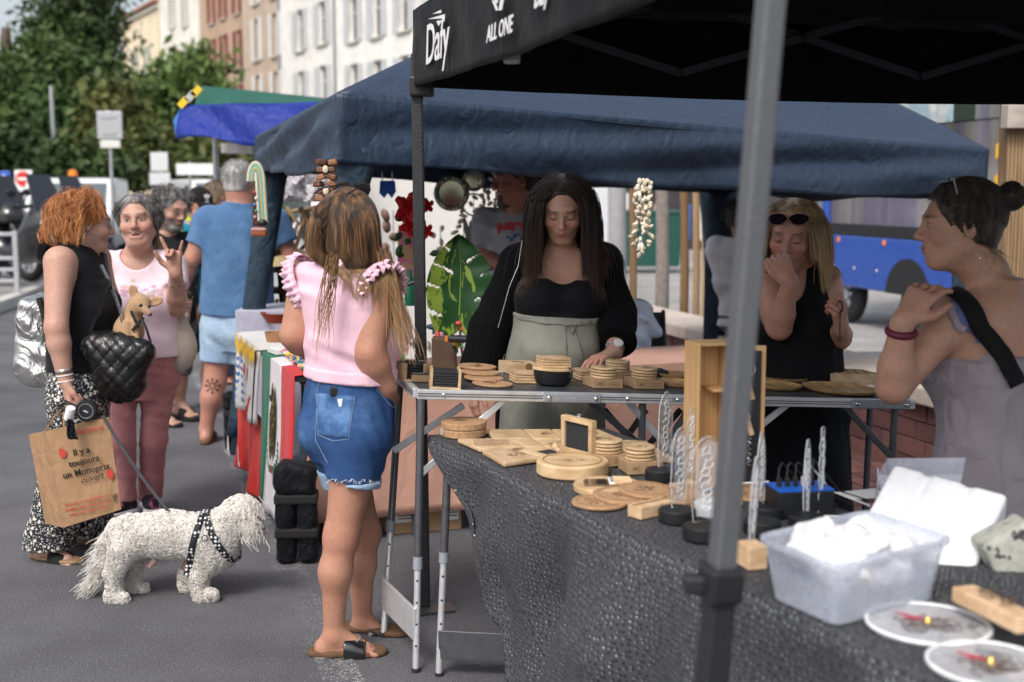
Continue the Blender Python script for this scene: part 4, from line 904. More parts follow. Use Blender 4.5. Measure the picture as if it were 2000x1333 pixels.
# green waste container, pale hoarding, far shopfront and rubbish behind
b=MB();c_=px(1268,480,24);b.box((0,0,.62),(1.1,.7,1.0),I3,1.08);b.box((0,0,1.16),(1.24,.8,.08));
one('waste_container',b,mat('container_green',(.01,.075,.06),.5),'dark green waste container standing beyond the low wall','container',loc=(c_[0],24,.02),bevel=.02)
def slab(name,label,cat,u0,u1,v1,Y,m,z0=0,d=.3):
 a,b_=px(u0,v1,Y),px(u1,v1,Y);q=MB();h=a[2]-z0;q.box(((b_[0]-a[0])/2,d/2,z0+h/2),(b_[0]-a[0],d,h));return one(name,q,m,label,cat,loc=(a[0],Y,0),bevel=.01)
slab('panel_wall','white panel wall behind the pregnant woman','wall',1120,1228,378,27,plaster('panel_white',(.82,.81,.79)))
slab('shop_front','dark shop front far beyond the wooden stakes','building',1228,1600,300,33,mat('shop_dark',(.05,.045,.05),.4,.3,1),d=3)
for i,(u,w,c,lb)in enumerate(((1290,26,(.6,.45,.35),'peach poster board on the dark shop front'),(1340,18,(.05,.12,.35),'dark blue poster board on the dark shop front'),(1375,14,(.7,.65,.6),'pale poster board on the dark shop front'))):
 a=px(u-w/2,400,32.9);c_=px(u+w/2,470,32.9);q=MB();q.box((0,0,0),(c_[0]-a[0],.04,a[2]-c_[2]));one('poster_board',q,mat('poster_%d'%i,c,.6,.3,5),lb,'poster',loc=((a[0]+c_[0])/2,32.94,(a[2]+c_[2])/2))
slab('stall_backdrop','white fabric backdrop behind the hanging ornaments','backdrop',700,1040,335,10.4,mat('white_fabric',(.72,.70,.67),.9,.06,3,.3,12),d=.03)
# blue trailer on the right
M_BLUE=mat('trailer_blue',(.03,.09,.40),.3,.06,3,coat=.4)
ta,tb=px(1604,500,15.2),px(1975,500,11.6);td=unit(A(tb[0]-ta[0],tb[1]-ta[1],0));tl=np.linalg.norm((tb-ta)[:2])
tr=thing('exhibition_trailer','blue exhibition trailer with glossy window band beyond the wall','trailer',(ta[0],ta[1],0),math.atan2(td[1],td[0]))
b=MB();b.box((tl/2,1.2,.78),(tl,2.4,.62));b.build('lower_body',M_BLUE,tr,bevel=.03)
b=MB();b.box((tl/2,1.2,1.15),(tl+.004,2.41,.13));b.build('rubber_band',M_BLK,tr)
refl=mat('mirror_panel',(.34,.31,.42),.15,.35,.9,metal=.85,c2=(.48,.44,.42),c2s=1.3,stretch=(3,1,.25))
b=MB();b.box((tl/2,1.2,1.75),(tl-.3,2.36,1.08));b.build('window_band',refl,tr)
for x,w in((.07,.14),(tl-.12,.24)):
 b=MB();b.box((x,1.2,2.2),(w,2.43,2.2));b.build('corner_pillar',M_BLUE,tr,bevel=.02)
b=MB();b.box((tl*.42,1.2,2.75),(tl*.62,2.38,.9));b.build('upper_window',mat('mural',(.30,.42,.48),.3,.5,2,c2=(.62,.60,.56),c2s=3),tr)
b=MB();b.box((tl*.77,1.2,2.75),(tl*.1,2.4,.9));b.build('upper_door',mat('dark_door',(.02,.035,.025),.4),tr)
b=MB();b.box((tl*.88,1.2,2.75),(tl*.12,2.4,.9));b.build('upper_panel',refl,tr)
b=MB();b.box((tl/2,1.2,3.3),(tl,2.44,.2));b.build('roof',M_BLUE,tr,bevel=.04)
for x in(.42,1.45,2.6):
 b=MB();b.ell((x,-.005,1.02),(.035,.012,.035));b.build('marker_light',mat('amber_lens',(.8,.22,.02)),tr)
for x in(.3,.8,1.3):
 b=MB();b.lathe([(.025,0),(.02,.012)],12,(x,0,.7),rotx(pi/2));b.build('latch',M_CHROME,tr)
b=MB();b.prism([(cos(a)*.43,sin(a)*.40)for a in np.linspace(0,pi,14)],-.02,.01,(1.95,0,.472),rotx(pi/2));b.build('wheel_arch',M_RUB,tr)
for x in(.35,1.95):
 wheel(tr,(x,.2,.36),.36,.2,(0,-1,0))
lettering('TVVHUNE',mat('white_print',(.8,.8,.8),.5,0),tr,(1.05,.012,2.02),frame((0,-1,0),(0,0,1)),.36,bold=.012)
for i in range(3):
 q=MB();q.prism([(0,0),(.26,.14),(.26,.28),(0,.14)],-.002,.003,(tl-.28,-.022,1.3+i*.3),rotx(pi/2));q.build('yellow_chevron',mat('chevron_yellow',(.75,.42,.02),.5),tr)
# canopies
M_CANB=cloth('canopy_black',(.005,.005,.006),.68,.1,200,.2,wr=.12)if 'cloth' in globals()else mat('canopy_black',(.012,.012,.014),.5,.1,14,.2,200,wr=.35,sheen=.1)
M_CANN=mat('canopy_navy',(.022,.040,.075),.5,.12,3,.15,200,wr=.3,spec=.45)
M_LEGB=mat('hammered_black',(.035,.036,.04),.42,.15,120,.5,220,metal=.3)
def lerp(a,b,t):return a+(b-a)*t
def panel_grid(c00,c10,c11,c01,n,m,bulge):
 G=np.zeros((n+1,m+1,3))
 for i in range(n+1):
  for j in range(m+1):s_,t_=i/n,j/m;G[i,j]=lerp(lerp(c00,c10,s_),lerp(c01,c11,s_),t_)+bulge(s_,t_)
 return G
# --- black canopy over the engraving stall
PF=A(-.345,4.62,0);FLb=px(808,170,4.62);zb=FLb[2];FLt=px(806,22,4.62)
NLb=A(.43,2.0,zb+.01);BRb=px(2000,200,5.0);BRb=lerp(FLb,BRb,1.2);NRb=NLb+(BRb-FLb);VH=FLt[2]-zb
tent=thing('black_canopy','black pop up canopy with white logos on its valance over the engraving stall','canopy',PF)
O=PF
apex=(FLb+NLb+BRb+NRb)/4+A(0,0,VH+.75)
for a,b_,nm in((FLb,NLb,'left'),(BRb,FLb,'back'),(NLb,NRb,'near'),(NRb,BRb,'right')):
 up=A(0,0,VH);n_=unit(np.cross(b_-a,up));g=panel_grid(a-O,b_-O,b_+up-O,a+up-O,60,10,lambda s_,t_:n_*(.006*sin(s_*23)*(1-t_)+.004*sin(s_*61+t_*5))+A(0,0,-.02*sin(pi*s_)*(1-t_)))
 m=MB();m.grid(g);m.build('valance',M_CANB,tent,smooth=True,solid=.003)
 r=MB();g=np.zeros((31,16,3))
 for i in range(31):
  for j in range(16):e=lerp(a+up,b_+up,i/30);g[i,j]=lerp(e,apex,(j/15)*.985)-O+A(0,0,-.05*sin(pi*j/15)*sin(pi*i/30))
 r.grid(g);r.build('roof_panel',M_CANB,tent,smooth=True,solid=.003)
def leg(root,a,b_,w,foot=True,m=M_LEGB,joint=None):
 q=MB();q.bar(a-root_o(root),b_-root_o(root),w,w,(0,1,0));q.build('leg',m,root,bevel=.006)
 if foot:f=MB();f.box((b_-root_o(root))*A(1,1,0)+A(.03,-.03,.008),(.17,.09,.008),rotz(.3));f.build('foot_plate',M_DKST,root)
def root_o(r):return A(*r.location)
leg(tent,FLb+A(.012,0,.12),A(PF[0]+.005,PF[1],.012),.042)
P0,P1=px(1516,-30,2.0),px(1408,1130,2.06);P2=P1+(P1-P0)*(P1[2]/(P0[2]-P1[2]));
q=MB();q.bar(P0+A(0,0,.1)-O,P1-O,.039,.039,(-.35,1,0));q.build('leg',mat('hammered_grey',(.16,.165,.175),.4,.12,150,.5,260,metal=.4),tent,bevel=.005)
q=MB();q.bar(P1+(P0-P1)*.02-O,P2-O,.046,.046,(-.35,1,0));q.build('outer_leg',M_LEGB,tent,bevel=.005)
q=MB();q.bar(P1+(P0-P1)*.025-O,P1-(P0-P1)*.04-O,.064,.064,(-.35,1,0));q.box(P1-O+A(-.045,-.0,-.01),(.04,.03,.035));q.build('slider_clamp',M_BLK,tent,bevel=.008)
leg(tent,BRb+A(0,0,.1),A(BRb[0],BRb[1],.01),.042);leg(tent,NRb+A(0,0,.1),A(NRb[0],NRb[1],.01),.042)
M_TRUSS=mat('truss_dark',(.055,.055,.06),.45,.1,40,metal=.4)
def scissor(root,a,b_,zl,zh,n,o,m,th=.016):
 for i in range(n):
  p,q_=lerp(a,b_,i/n),lerp(a,b_,(i+1)/n)
  for z0,z1,dy in((zl,zh,0),(zh,zl,.02)):
   k=MB();k.bar(A(p[0],p[1]+dy,z0)-o,A(q_[0],q_[1]+dy,z1)-o,th,th*1.8);k.build('truss_bar',m,root)
  c=(p+q_)/2;k=MB();k.lathe([(.012,-.02),(.012,.03)],10,A(c[0],c[1],(zl+zh)/2)-o,rotx(pi/2));k.build('truss_bolt',M_BLK,root)
ins=unit((BRb-FLb)*A(1,1,0));inn=unit((NLb-FLb)*A(1,1,0))
scissor(tent,FLb+inn*.06+ins*.03,BRb+inn*.06,zb+.06,zb+.34,3,O,M_TRUSS);scissor(tent,FLb+ins*.06+inn*.03,NLb+ins*.06,zb+.06,zb+.34,2,O,M_TRUSS)
mid=(FLb+BRb)/2;k=MB();k.bar(A(mid[0],mid[1],zb+.36)+inn*.08-O,apex-A(0,0,.35)-O,.02,.035);k.build('truss_bar',M_TRUSS,tent);k=MB();md2=(FLb+NLb)/2;k.bar(A(md2[0],md2[1],zb+.36)+ins*.08-O,apex-A(0,0,.35)-O,.02,.035);k.build('truss_bar',M_TRUSS,tent)
k=MB();c=FLb-O;k.box(c+A(.03,-.01,.0),(.09,.07,.075));k.build('corner_bracket',M_BLK,tent,bevel=.01);k=MB();c=lerp(FLb,NLb,.37)-O;k.box(c+ins*.07+A(0,0,.02),(.05,.05,.07));k.build('corner_bracket',M_GALV,tent,bevel=.008)
rt=unit(NLb-FLb);ou=unit(np.cross(rt,A(0,0,1)));Rl=np.stack([rt,A(0,0,1),ou],1)
def val(u,v):
 d=ray(u,v);C=A(0,0,CAMH);n_=ou;return C+d*(np.dot(FLb-C,n_)/np.dot(d,n_))+n_*.016-O
def tsize(u,v,hpx):return float(np.linalg.norm(val(u,v)-val(u,v+hpx)))
lettering('Dafy',M_WPRINT,tent,val(861,84),Rl,tsize(861,60,112),bold=.0015,shear=.18,spacing=.95)
lettering('ALL ONE',M_WPRINT,tent,val(985,60),Rl,tsize(985,50,46),bold=.0012,shear=.25)
lettering('Dafy',M_WPRINT,tent,val(1068,-4),Rl,tsize(1068,0,46),bold=.003,shear=.18)
for(u0,v0,pts)in((862,34,[(-17,4),(18,-6),(12,3)]),(862,28,[(-8,0),(9,-8),(10,-2)]),(866,46,[(-4,-4),(8,-6),(0,6)]),(986,10,[(-14,-8),(-8,-9),(-2,10),(-6,12)]),(990,4,[(0,-14),(8,-16),(2,16),(-5,18)]),(978,2,[(-2,-8),(4,-9),(6,4),(1,6)])):
 m=MB();V=[val(u0+a,v0+b_)for a,b_ in pts];m._add(V+[q_+ou*.001 for q_ in V],[tuple(range(len(V))),tuple(range(2*len(V)-1,len(V)-1,-1))]);m.build('logo_mark',M_WPRINT,tent)
# --- navy canopy over the craft stall
NL,NLd=px(657,182,5.3),px(652,318,5.3);FL,FLd=px(498,268,7.4),px(497,332,7.4);NR,NRd=px(1932,292,7.2),px(1926,384,7.2);BR=A(1.56,9.2,1.90);BRd=A(1.56,9.2,1.60)
K1,K2=px(985,30,6.9),px(1560,105,7.7);O2=A(-.95,5.2,0)
nav=thing('navy_canopy','large navy blue pop up canopy with sagging sides over the craft stall','canopy',O2)
def fold(amp,f,ph):return lambda s_,t_:A(0,0,amp*(sin(f*s_+3*t_+ph)+.6*sin(f*1.7*s_-4*t_+1+ph))*sin(pi*min(1,max(0,t_)))*1.0)+A(0,0,-.055*sin(pi*s_)*sin(pi*t_*.5+.6))
def roof(c00,c10,c11,c01,ph,n=60,m=22):b=MB();b.grid(panel_grid(c00-O2,c10-O2,c11-O2,c01-O2,n,m,fold(.010,14,ph)));b.build('roof_panel',M_CANN,nav,smooth=True,solid=.003)
roof(NL,NR,K2,K1,0);roof(FL,NL,K1,K1+A(.001,0,0),1,30);roof(BR,FL,K1,K2,2);roof(NR,BR,K2,K2+A(.001,0,0),3,30)
def skirt(a,b_,ad,bd,ph,n=90,m=14):
 nn=unit(np.cross(b_-a,A(0,0,1)))
 def bu(s_,t_):
  t_=1-t_;e=sin(pi*s_)**.5 if 0<s_<1 else 0
  w=.022*sin(26*s_-3*t_+ph+2*sin(5*s_))*t_+.016*sin(11*s_+7*t_+ph)*t_+.02*sin(3.2*s_*pi+t_*9+ph)*sin(pi*t_)
  return nn*w*e+A(0,0,(-.035*e+.012*sin(14*s_+ph))*t_*e+.012*sin(9*s_+12*t_)*e*t_)
 g=panel_grid(ad-O2,bd-O2,b_-O2,a-O2,n,m,bu);b=MB();b.grid(g);b.build('valance',M_CANN,nav,smooth=True,solid=.003)
skirt(NL,NR,NLd,NRd,0);skirt(FL,NL,FLd,NLd,1.3,50);skirt(NR,BR,NRd,BRd,2);skirt(BR,FL,BRd,FLd,4)
def cover(root,o,a,b_,w0,w1,m,name='leg_cover'):
 """fabric sleeve hanging round a leg, wide above and narrow below"""
 G=[]
 for i in range(17):
  t_=i/16;c=lerp(a,b_,t_)-o;w=lerp(w0,w1,t_**.7);row=[]
  for k in range(13):an=2*pi*k/12;row.append(c+A(cos(an)*w*(1+.12*sin(3*an+t_*4)),sin(an)*w*.6*(1+.1*cos(2*an)),0))
  G.append(row)
 b=MB();b.grid(np.array(G));return b.build(name,m,root,smooth=True,solid=.003)
for a,b_,w0,w1,cut in((px(692,300,5.42),A(-.99,5.22,0),.115,.05,.24),(px(532,340,7.4),px(455,885,7.4)*A(1,1,0)+A(0,0,0),.095,.05,.93),(BRd+A(0,0,.0),A(1.50,9.15,0),.17,.07,.80),(NRd+A(-.1,.1,0),A(2.7,7.3,0),.08,.05,.5)):
 a=a+A(0,0,.02);q=MB();q.bar(a-O2,b_-O2+A(0,0,.008),.034,.034,(0,1,0));q.build('leg',mat('navy_leg',(.012,.022,.035),.4,.1),nav,bevel=.004)
 cover(nav,O2,a,lerp(a,b_,cut),w0,w1,mat('navy_cover',(.016,.038,.062),.6,.1,6,wr=.4,bump=.1))
# --- green and blue market awning further back
aw=thing('market_awning','green market awning with blue underside and striped edge behind the navy canopy','awning',px(420,400,11)*A(1,1,0));OA=root_o(aw)
G1=px(388,178,10.6);G2=px(470,168,12.2);G3=px(650,198,12.4);G4=px(640,240,10.2);G5=px(560,232,10)
b=MB();b.grid(panel_grid(px(378,215,10)-OA,px(660,262,9.6)-OA,px(660,195,11.8)-OA,px(395,168,11.6)-OA,30,12,lambda s_,t_:A(0,0,.05*sin(7*s_+5*t_)*t_*(1-t_)*2+.03*sin(20*s_+3)*(1-t_))));b.build('awning_sheet',mat('awning_green',(.008,.105,.068),.6,.15,2,.1,100,wr=.5),aw,smooth=True,solid=.006)
b=MB();b.grid(panel_grid(px(345,272,9.9)-OA,px(640,285,9.4)-OA,px(640,200,9.6)-OA,px(352,205,10)-OA,30,10,lambda s_,t_:A(0,-.04*sin(11*s_+4*t_),.03*sin(9*s_)*(1-t_))));b.build('valance',mat('awning_blue',(.008,.026,.24),.6,.15,2,.1,100,wr=.5),aw,smooth=True,solid=.006)
b=MB();b.grid(panel_grid(px(345,272,9.9)-OA,px(352,205,10)-OA,px(385,172,12.3)-OA,px(338,235,12.2)-OA,10,6,lambda s_,t_:A(0,0,0)));b.build('end_valance',mat('awning_lblue',(.03,.16,.5),.6,.1,3),aw,smooth=True,solid=.006)
for i,(u,v,c)in enumerate(((358,200,(.75,.52,.03)),(372,188,(.45,.45,.42)),(384,178,(.75,.52,.03)))):
 b=MB();b.bar(px(u-7,v+9,10)-OA,px(u+7,v-7,10)-OA,.055,.02,(0,1,0));b.build('edge_stripe',mat('stripe_%d'%i,c,.7),aw)
for u in(420,600):
 b=MB();q_=px(u,270,10.8);b.tube([A(q_[0],q_[1],0)-OA,q_+A(0,0,.25)-OA],.025,10);b.build('pole',M_GALV,aw,smooth=True)
b=MB();b.grid(panel_grid(px(432,300,11)-OA,px(495,302,10.8)-OA,px(495,280,10.8)-OA,px(432,280,11)-OA,10,4,lambda s_,t_:A(0,.02*sin(9*s_),0)));b.build('white_flap',mat('white_fabric',(.72,.70,.67)),aw,smooth=True,solid=.004)
# engraving stall tables
TA0,TA1=px(815,762,4.05),px(1786,783,4.52);da=unit(TA1-TA0);na=unit(np.cross(A(0,0,1),da));ua=np.cross(da,na);LA=float(np.linalg.norm(TA1-TA0));DA=.50
RA=np.stack([da,na,ua],1)
def onA(u,v,up=0.):
 d=ray(u,v);C=A(0,0,CAMH);q_=TA0+ua*up;return C+d*(np.dot(q_-C,ua)/np.dot(d,ua))
TA=thing('folding_table','aluminium edged folding table with dark top and telescopic legs','table',TA0*A(1,1,0));OT=root_o(TA)
def tb(x,y,z):return TA0-OT+RA@A(x,y,z)
for i in range(3):
 q=MB();q.box(tb(LA*(i+.5)/3,DA/2,-.006),(LA/3-.004,DA-.03,.010),RA);q.build('table_panel',mat('table_top_dark',(.05,.055,.07),.35,.15,30),TA)
def rim(x0,y0,x1,y1):
 a,b_=tb(x0,y0,-.014),tb(x1,y1,-.014);q=MB();q.bar(a,b_,.02,.034,ua);q.build('rim',M_ALU,TA,bevel=.003)
 dirn=unit(b_-a);out=np.cross(dirn,ua)
 for zz in(-.010,-.018):q=MB();q.bar(a+out*.0105+ua*(zz+.014),b_+out*.0105+ua*(zz+.014),.0025,.003,ua);q.build('rim_groove',M_DKST,TA)
rim(0,0,LA,0);rim(LA,DA,0,DA);rim(0,DA,0,.02);rim(LA,.02,LA,DA)
for u0,u1 in((1060,1168),(1622,1724)):
 xa,xb=float(np.dot(onA(u0,768)-TA0,da)),float(np.dot(onA(u1,768)-TA0,da));q=MB();q.box(tb((xa+xb)/2,-.014,-.014),(xb-xa,.014,.034),RA);cl=q.build('clasp',mat('clasp_grey',(.27,.29,.33),.45),TA,bevel=.005)
 for xx in(xa+.02,xb-.02):q=MB();q.ell(tb(xx,-.023,-.014),(.008,.004,.008));q.build('screw',M_CHROME,cl)
 lettering('/// PARKSIDE' if u0<1200 else '/// 97.52',mat('clasp_print',(.40,.42,.46),.5,0),TA,tb((xa+xb)/2,-.0225,-.014),np.stack([da,ua,-na],1),.021,extrude=.0002)
for u in(872,1218,1310,1420,1770):xx=float(np.dot(onA(u,768)-TA0,da));q=MB();q.ell(tb(xx,-.0125,-.014),(.007,.004,.007));q.build('screw',M_CHROME,TA)
def tleg(a,b_,zj,root=TA,o=OT):
 j=lerp(a,b_,zj);q=MB();q.tube([a-o,j-o],.0135,12);q.build('leg',M_DKST,root,smooth=True)
 q=MB();q.tube([j-o,b_-o],.0115,12);q.build('lower_leg',M_ALU,root,smooth=True);q=MB();q.tube([lerp(a,b_,zj-.025)-o,lerp(a,b_,zj+.02)-o],.0165,12);q.build('leg_clamp',mat('clasp_grey',(.27,.29,.33)),root,smooth=True)
 q=MB();q.tube([lerp(a,b_,.985)-o,b_-o],.0145,12);q.build('foot',M_RUB,root)
 for k in range(4):q=MB();c=lerp(j,b_,.15+.2*k)-o;q.ell(c+A(.0,-.0115,0),(.004,.002,.004));q.build('pin_hole',M_BLK,root)
f1,f2=gd(812,1313),gd(749,1244);tleg(TA0+da*.012+A(0,0,-.03),f1,.60);tleg(TA0+da*.02+na*(DA-.03)+A(0,0,-.03),f2,.58)
q=MB();q.box(((f1+f2)/2+A(0,0,.165))-OT,(.012,np.linalg.norm(f1-f2),.115),frame(A(0,0,1),f2-f1));q.build('leg_panel',M_ALU,TA,bevel=.003)
def bar(a,b_,w=.024,m=M_ALU,root=TA,o=OT,d=.014):q=MB();q.bar(a-o,b_-o,w,d,(0,1,0));return q.build('brace',m,root,bevel=.003)
yf=lambda u:TA0[1]+.04+(u-815)/971*.47
bar(px(990,776,yf(990)),px(820,928,4.08));bar(px(905,792,4.45),px(768,882,4.42),m=M_ALU)
for(u0,v0,u1,v1,dy,m_)in((1150,782,1246,866,.1,M_DKST),(1226,784,1330,905,.02,M_ALU),(1300,870,1345,800,.4,M_DKST),(1538,790,1452,858,.02,M_ALU),(1648,792,1752,905,.05,M_DKST),(1180,800,1240,870,.45,M_BLK),(1262,800,1200,890,.45,M_BLK),(1330,800,1238,900,.45,M_BLK)):bar(px(u0,v0,yf(u0)+dy),px(u1,v1,yf(u1)+dy),m=m_)
for(u,dy)in((1255,.02),(1296,.40),(1748,.05),(1700,.45)):
 a=px(u,790,yf(u)+dy);tleg(a,A(a[0]-.01,a[1],0),.62)
# --- near table with the spotted cloth
ZB=.79
c0,c1=gd(838,850,ZB),gd(1172,838,ZB);e1=gd(1840,1333,ZB);db=unit(e1-c0);d0=c0+db*2.95;d1=d0+A(.56,.27,0);c1=c1+unit(c1-c0)*.02
TB=thing('trestle_table','low table hidden under spotted black cloth with steel legs','table',c0*A(1,1,0));OB=root_o(TB)
q=MB();cc=[lerp(c0,c1,.03),lerp(c1,c0,.03),lerp(d1,d0,.03),lerp(d0,d1,.03)];q.prism([tuple((x_-OB)[:2])for x_ in cc],ZB-.035,ZB-.012);q.build('table_panel',mat('table_top_dark',(.05,.055,.07)),TB)
l0=gd(857,1320);tleg(A(l0[0]+.035,l0[1]+.03,ZB-.03),l0,.47,TB,OB);l1=gd(1010,1328);tleg(A(l1[0]+.02,l1[1]+.03,ZB-.03),l1,.47,TB,OB)
q=MB();q.box((l0+l1)/2-OB+A(0,0,.11),(np.linalg.norm(l1-l0),.014,.10),frame(A(0,0,1),A(-(l1-l0)[1],(l1-l0)[0],0)));q.build('leg_panel',M_DKST,TB,bevel=.003)
for t_ in(.5,.97):
 for e_ in(.08,.92):a=lerp(lerp(c0,d0,t_),lerp(c1,d1,t_),e_);tleg(a-A(0,0,.03),A(a[0],a[1],0),.5,TB,OB)
def spotcloth():
 m=bpy.data.materials.new('spotted_cloth');t,b,N,L=nodes(m);uv=N('ShaderNodeUVMap');mp=N('ShaderNodeMapping');mp.inputs['Scale'].default_value=(64,64,1);L(uv.outputs[0],mp.inputs[0])
 vo=N('ShaderNodeTexVoronoi',voronoi_dimensions='2D',Scale=1.0,Randomness=.55);L(mp.outputs[0],vo.inputs['Vector'])
 d=N('ShaderNodeMapRange');d.inputs[1].default_value,d.inputs[2].default_value,d.inputs[3].default_value,d.inputs[4].default_value=.24,.28,1,0;L(vo.outputs['Distance'],d.inputs[0])
 n1=N('ShaderNodeTexNoise',Scale=220.0,Detail=2.0);L(uv.outputs[0],n1 .inputs['Vector'])
 base=N('ShaderNodeValToRGB');base.color_ramp.elements[0].color=(.034,.035,.040,1);base.color_ramp.elements[1].color=(.078,.080,.088,1);L(n1 .outputs[0],base.inputs[0])
 mx=N('ShaderNodeMix',data_type='RGBA');L(d.outputs[0],mx.inputs[0]);L(base.outputs[0],mx.inputs[6]);mx.inputs[7].default_value=(.006,.007,.012,1)
 m2=N('ShaderNodeMapping');m2 .inputs['Scale'].default_value=(64,64,1);m2 .inputs['Location'].default_value=(.24,.18,0);L(uv.outputs[0],m2 .inputs[0]);v2=N('ShaderNodeTexVoronoi',voronoi_dimensions='2D',Scale=1.0,Randomness=.55);L(m2 .outputs[0],v2 .inputs['Vector'])
 fl=N('ShaderNodeMath',operation='LESS_THAN');fl.inputs[1].default_value=.125;L(v2 .outputs['Distance'],fl.inputs[0]);sc_=N('ShaderNodeSeparateColor');L(v2 .outputs['Color'],sc_.inputs[0]);gt=N('ShaderNodeMath',operation='GREATER_THAN');gt.inputs[1].default_value=.35;L(sc_.outputs[0],gt.inputs[0]);fm=N('ShaderNodeMath',operation='MULTIPLY');L(fl.outputs[0],fm.inputs[0]);L(gt.outputs[0],fm.inputs[1])
 m3=N('ShaderNodeMix',data_type='RGBA');L(fm.outputs[0],m3 .inputs[0]);L(mx.outputs[2],m3 .inputs[6]);m3 .inputs[7].default_value=(.75,.75,.75,1);L(m3 .outputs[2],b.inputs['Base Color'])  # pale flecks beside the spots put their glints into the colour
 mm=N('ShaderNodeMath',operation='MAXIMUM');L(d.outputs[0],mm.inputs[0]);L(fm.outputs[0],mm.inputs[1]);sm=N('ShaderNodeMath',operation='MULTIPLY');sm.inputs[1].default_value=.75;L(fm.outputs[0],sm.inputs[0]);L(sm.outputs[0],b.inputs['Metallic'])
 rr=N('ShaderNodeMapRange');rr.inputs[3].default_value=.8;rr.inputs[4].default_value=.25;L(fm.outputs[0],rr.inputs[0]);L(rr.outputs[0],b.inputs['Roughness'])
 nm=N('ShaderNodeVectorMath',operation='MULTIPLY_ADD');L(v2 .outputs['Color'],nm.inputs[0]);nm.inputs[1].default_value=(.5,.5,.5);nm.inputs[2].default_value=(-.25,-.25,-.25)
 ge=N('ShaderNodeNewGeometry');av=N('ShaderNodeVectorMath',operation='ADD');L(ge.outputs['Normal'],av.inputs[0]);L(nm.outputs[0],av.inputs[1]);nv=N('ShaderNodeVectorMath',operation='NORMALIZE');L(av.outputs[0],nv.inputs[0]);mv=N('ShaderNodeMix',data_type='VECTOR');L(fm.outputs[0],mv.inputs[0]);L(ge.outputs['Normal'],mv.inputs[4]);L(nv.outputs[0],mv.inputs[5])
 bp=N('ShaderNodeBump',Strength=.2,Distance=.003);L(n1 .outputs[0],bp.inputs['Height']);L(mv.outputs[1],bp.inputs['Normal']);L(bp.outputs[0],b.inputs['Normal']);return m
M_SPOT=spotcloth()
def cloth_piece(G,UVs,name,m,parent,solid=.003):
 b=MB();b.grid(G);o=b.build(name,m,parent,smooth=True,solid=solid);me=o.data;uvl=me.uv_layers.new(name='UVMap');fl=UVs.reshape(-1,2)
 vi=np.zeros(len(me.loops),np.int32);me.loops.foreach_get('vertex_index',vi);uvl.data.foreach_set('uv',fl[vi].astype(np.float32).ravel());return o
TC=thing('spotted_tablecloth','charcoal tablecloth with shiny dark spots draped over the near table','tablecloth',c0*A(1,1,0))
n,m_=60,14;G=np.zeros((n+1,m_+1,3));U=np.zeros((n+1,m_+1,2));LB=2.95
for i in range(n+1):
 for j in range(m_+1):p_=lerp(lerp(c0,d0,i/n),lerp(c1,d1,i/n),j/m_);G[i,j]=p_-OB+A(0,0,.0015*sin(i*.7+j));U[i,j]=(i/n*LB,j/m_*.62)
cloth_piece(G,U,'cloth_top',M_SPOT,TC,0)
outb=unit(np.cross(db,A(0,0,1)))
outb=outb if outb[0]<0 else-outb
n,m_=150,46;G=np.zeros((n+1,m_+1,3));U=np.zeros((n+1,m_+1,2))
for i in range(n+1):
 for j in range(m_+1):
  t_=j/m_;s0=i/n*LB;hem=np.interp(s0,[0,.40,.60,.68,.75,3],[.60,.33,.30,.06,.035,.03]);
  s_=s0+(.42*(1-s0/.55)if s0<.55 else 0)*t_*1.0;z=ZB-(ZB-hem)*t_;dp_=ZB-z
  rnd=.022*(1-math.exp(-dp_/.02));w=(.045*sin(5.2*s_+1+.6*sin(3*s_))+.034*sin(11*s_+2.2*t_)+.016*sin(23*s_+3*t_+1)+.02*sin(7*t_+9*s_))*min(1,dp_/.32)
  G[i,j]=c0*A(1,1,0)+db*s_-OB+outb*(rnd+w+.05*dp_)+A(0,0,z+.0015-.012*math.exp(-dp_/.015)*0);U[i,j]=(s_,-dp_)
cloth_piece(G,U,'cloth_drop',M_SPOT,TC)
fr=MB();rg=np.random.default_rng(4)
for i in range(36,n):
 for k in range(7):a=lerp(G[i,m_],G[i+1,m_],k/7);fr.tube([a,a+A(rg.normal()*.004,rg.normal()*.004,-rg.uniform(.012,.024))],.0022,3)
fr.build('white_fringe',mat('white_threads',(.75,.76,.8),.9,.3,90),TC)
# black cardboard case standing under the near table
q=MB();p_=gd(1012,1330);q.box((.07,.1,.17),(.14,.2,.34));one('storage_case',q,M_BLK,'black storage case standing on the road under the near table','case',loc=(p_[0],p_[1]+.12,0),bevel=.02,rot=(0,0,-.4))
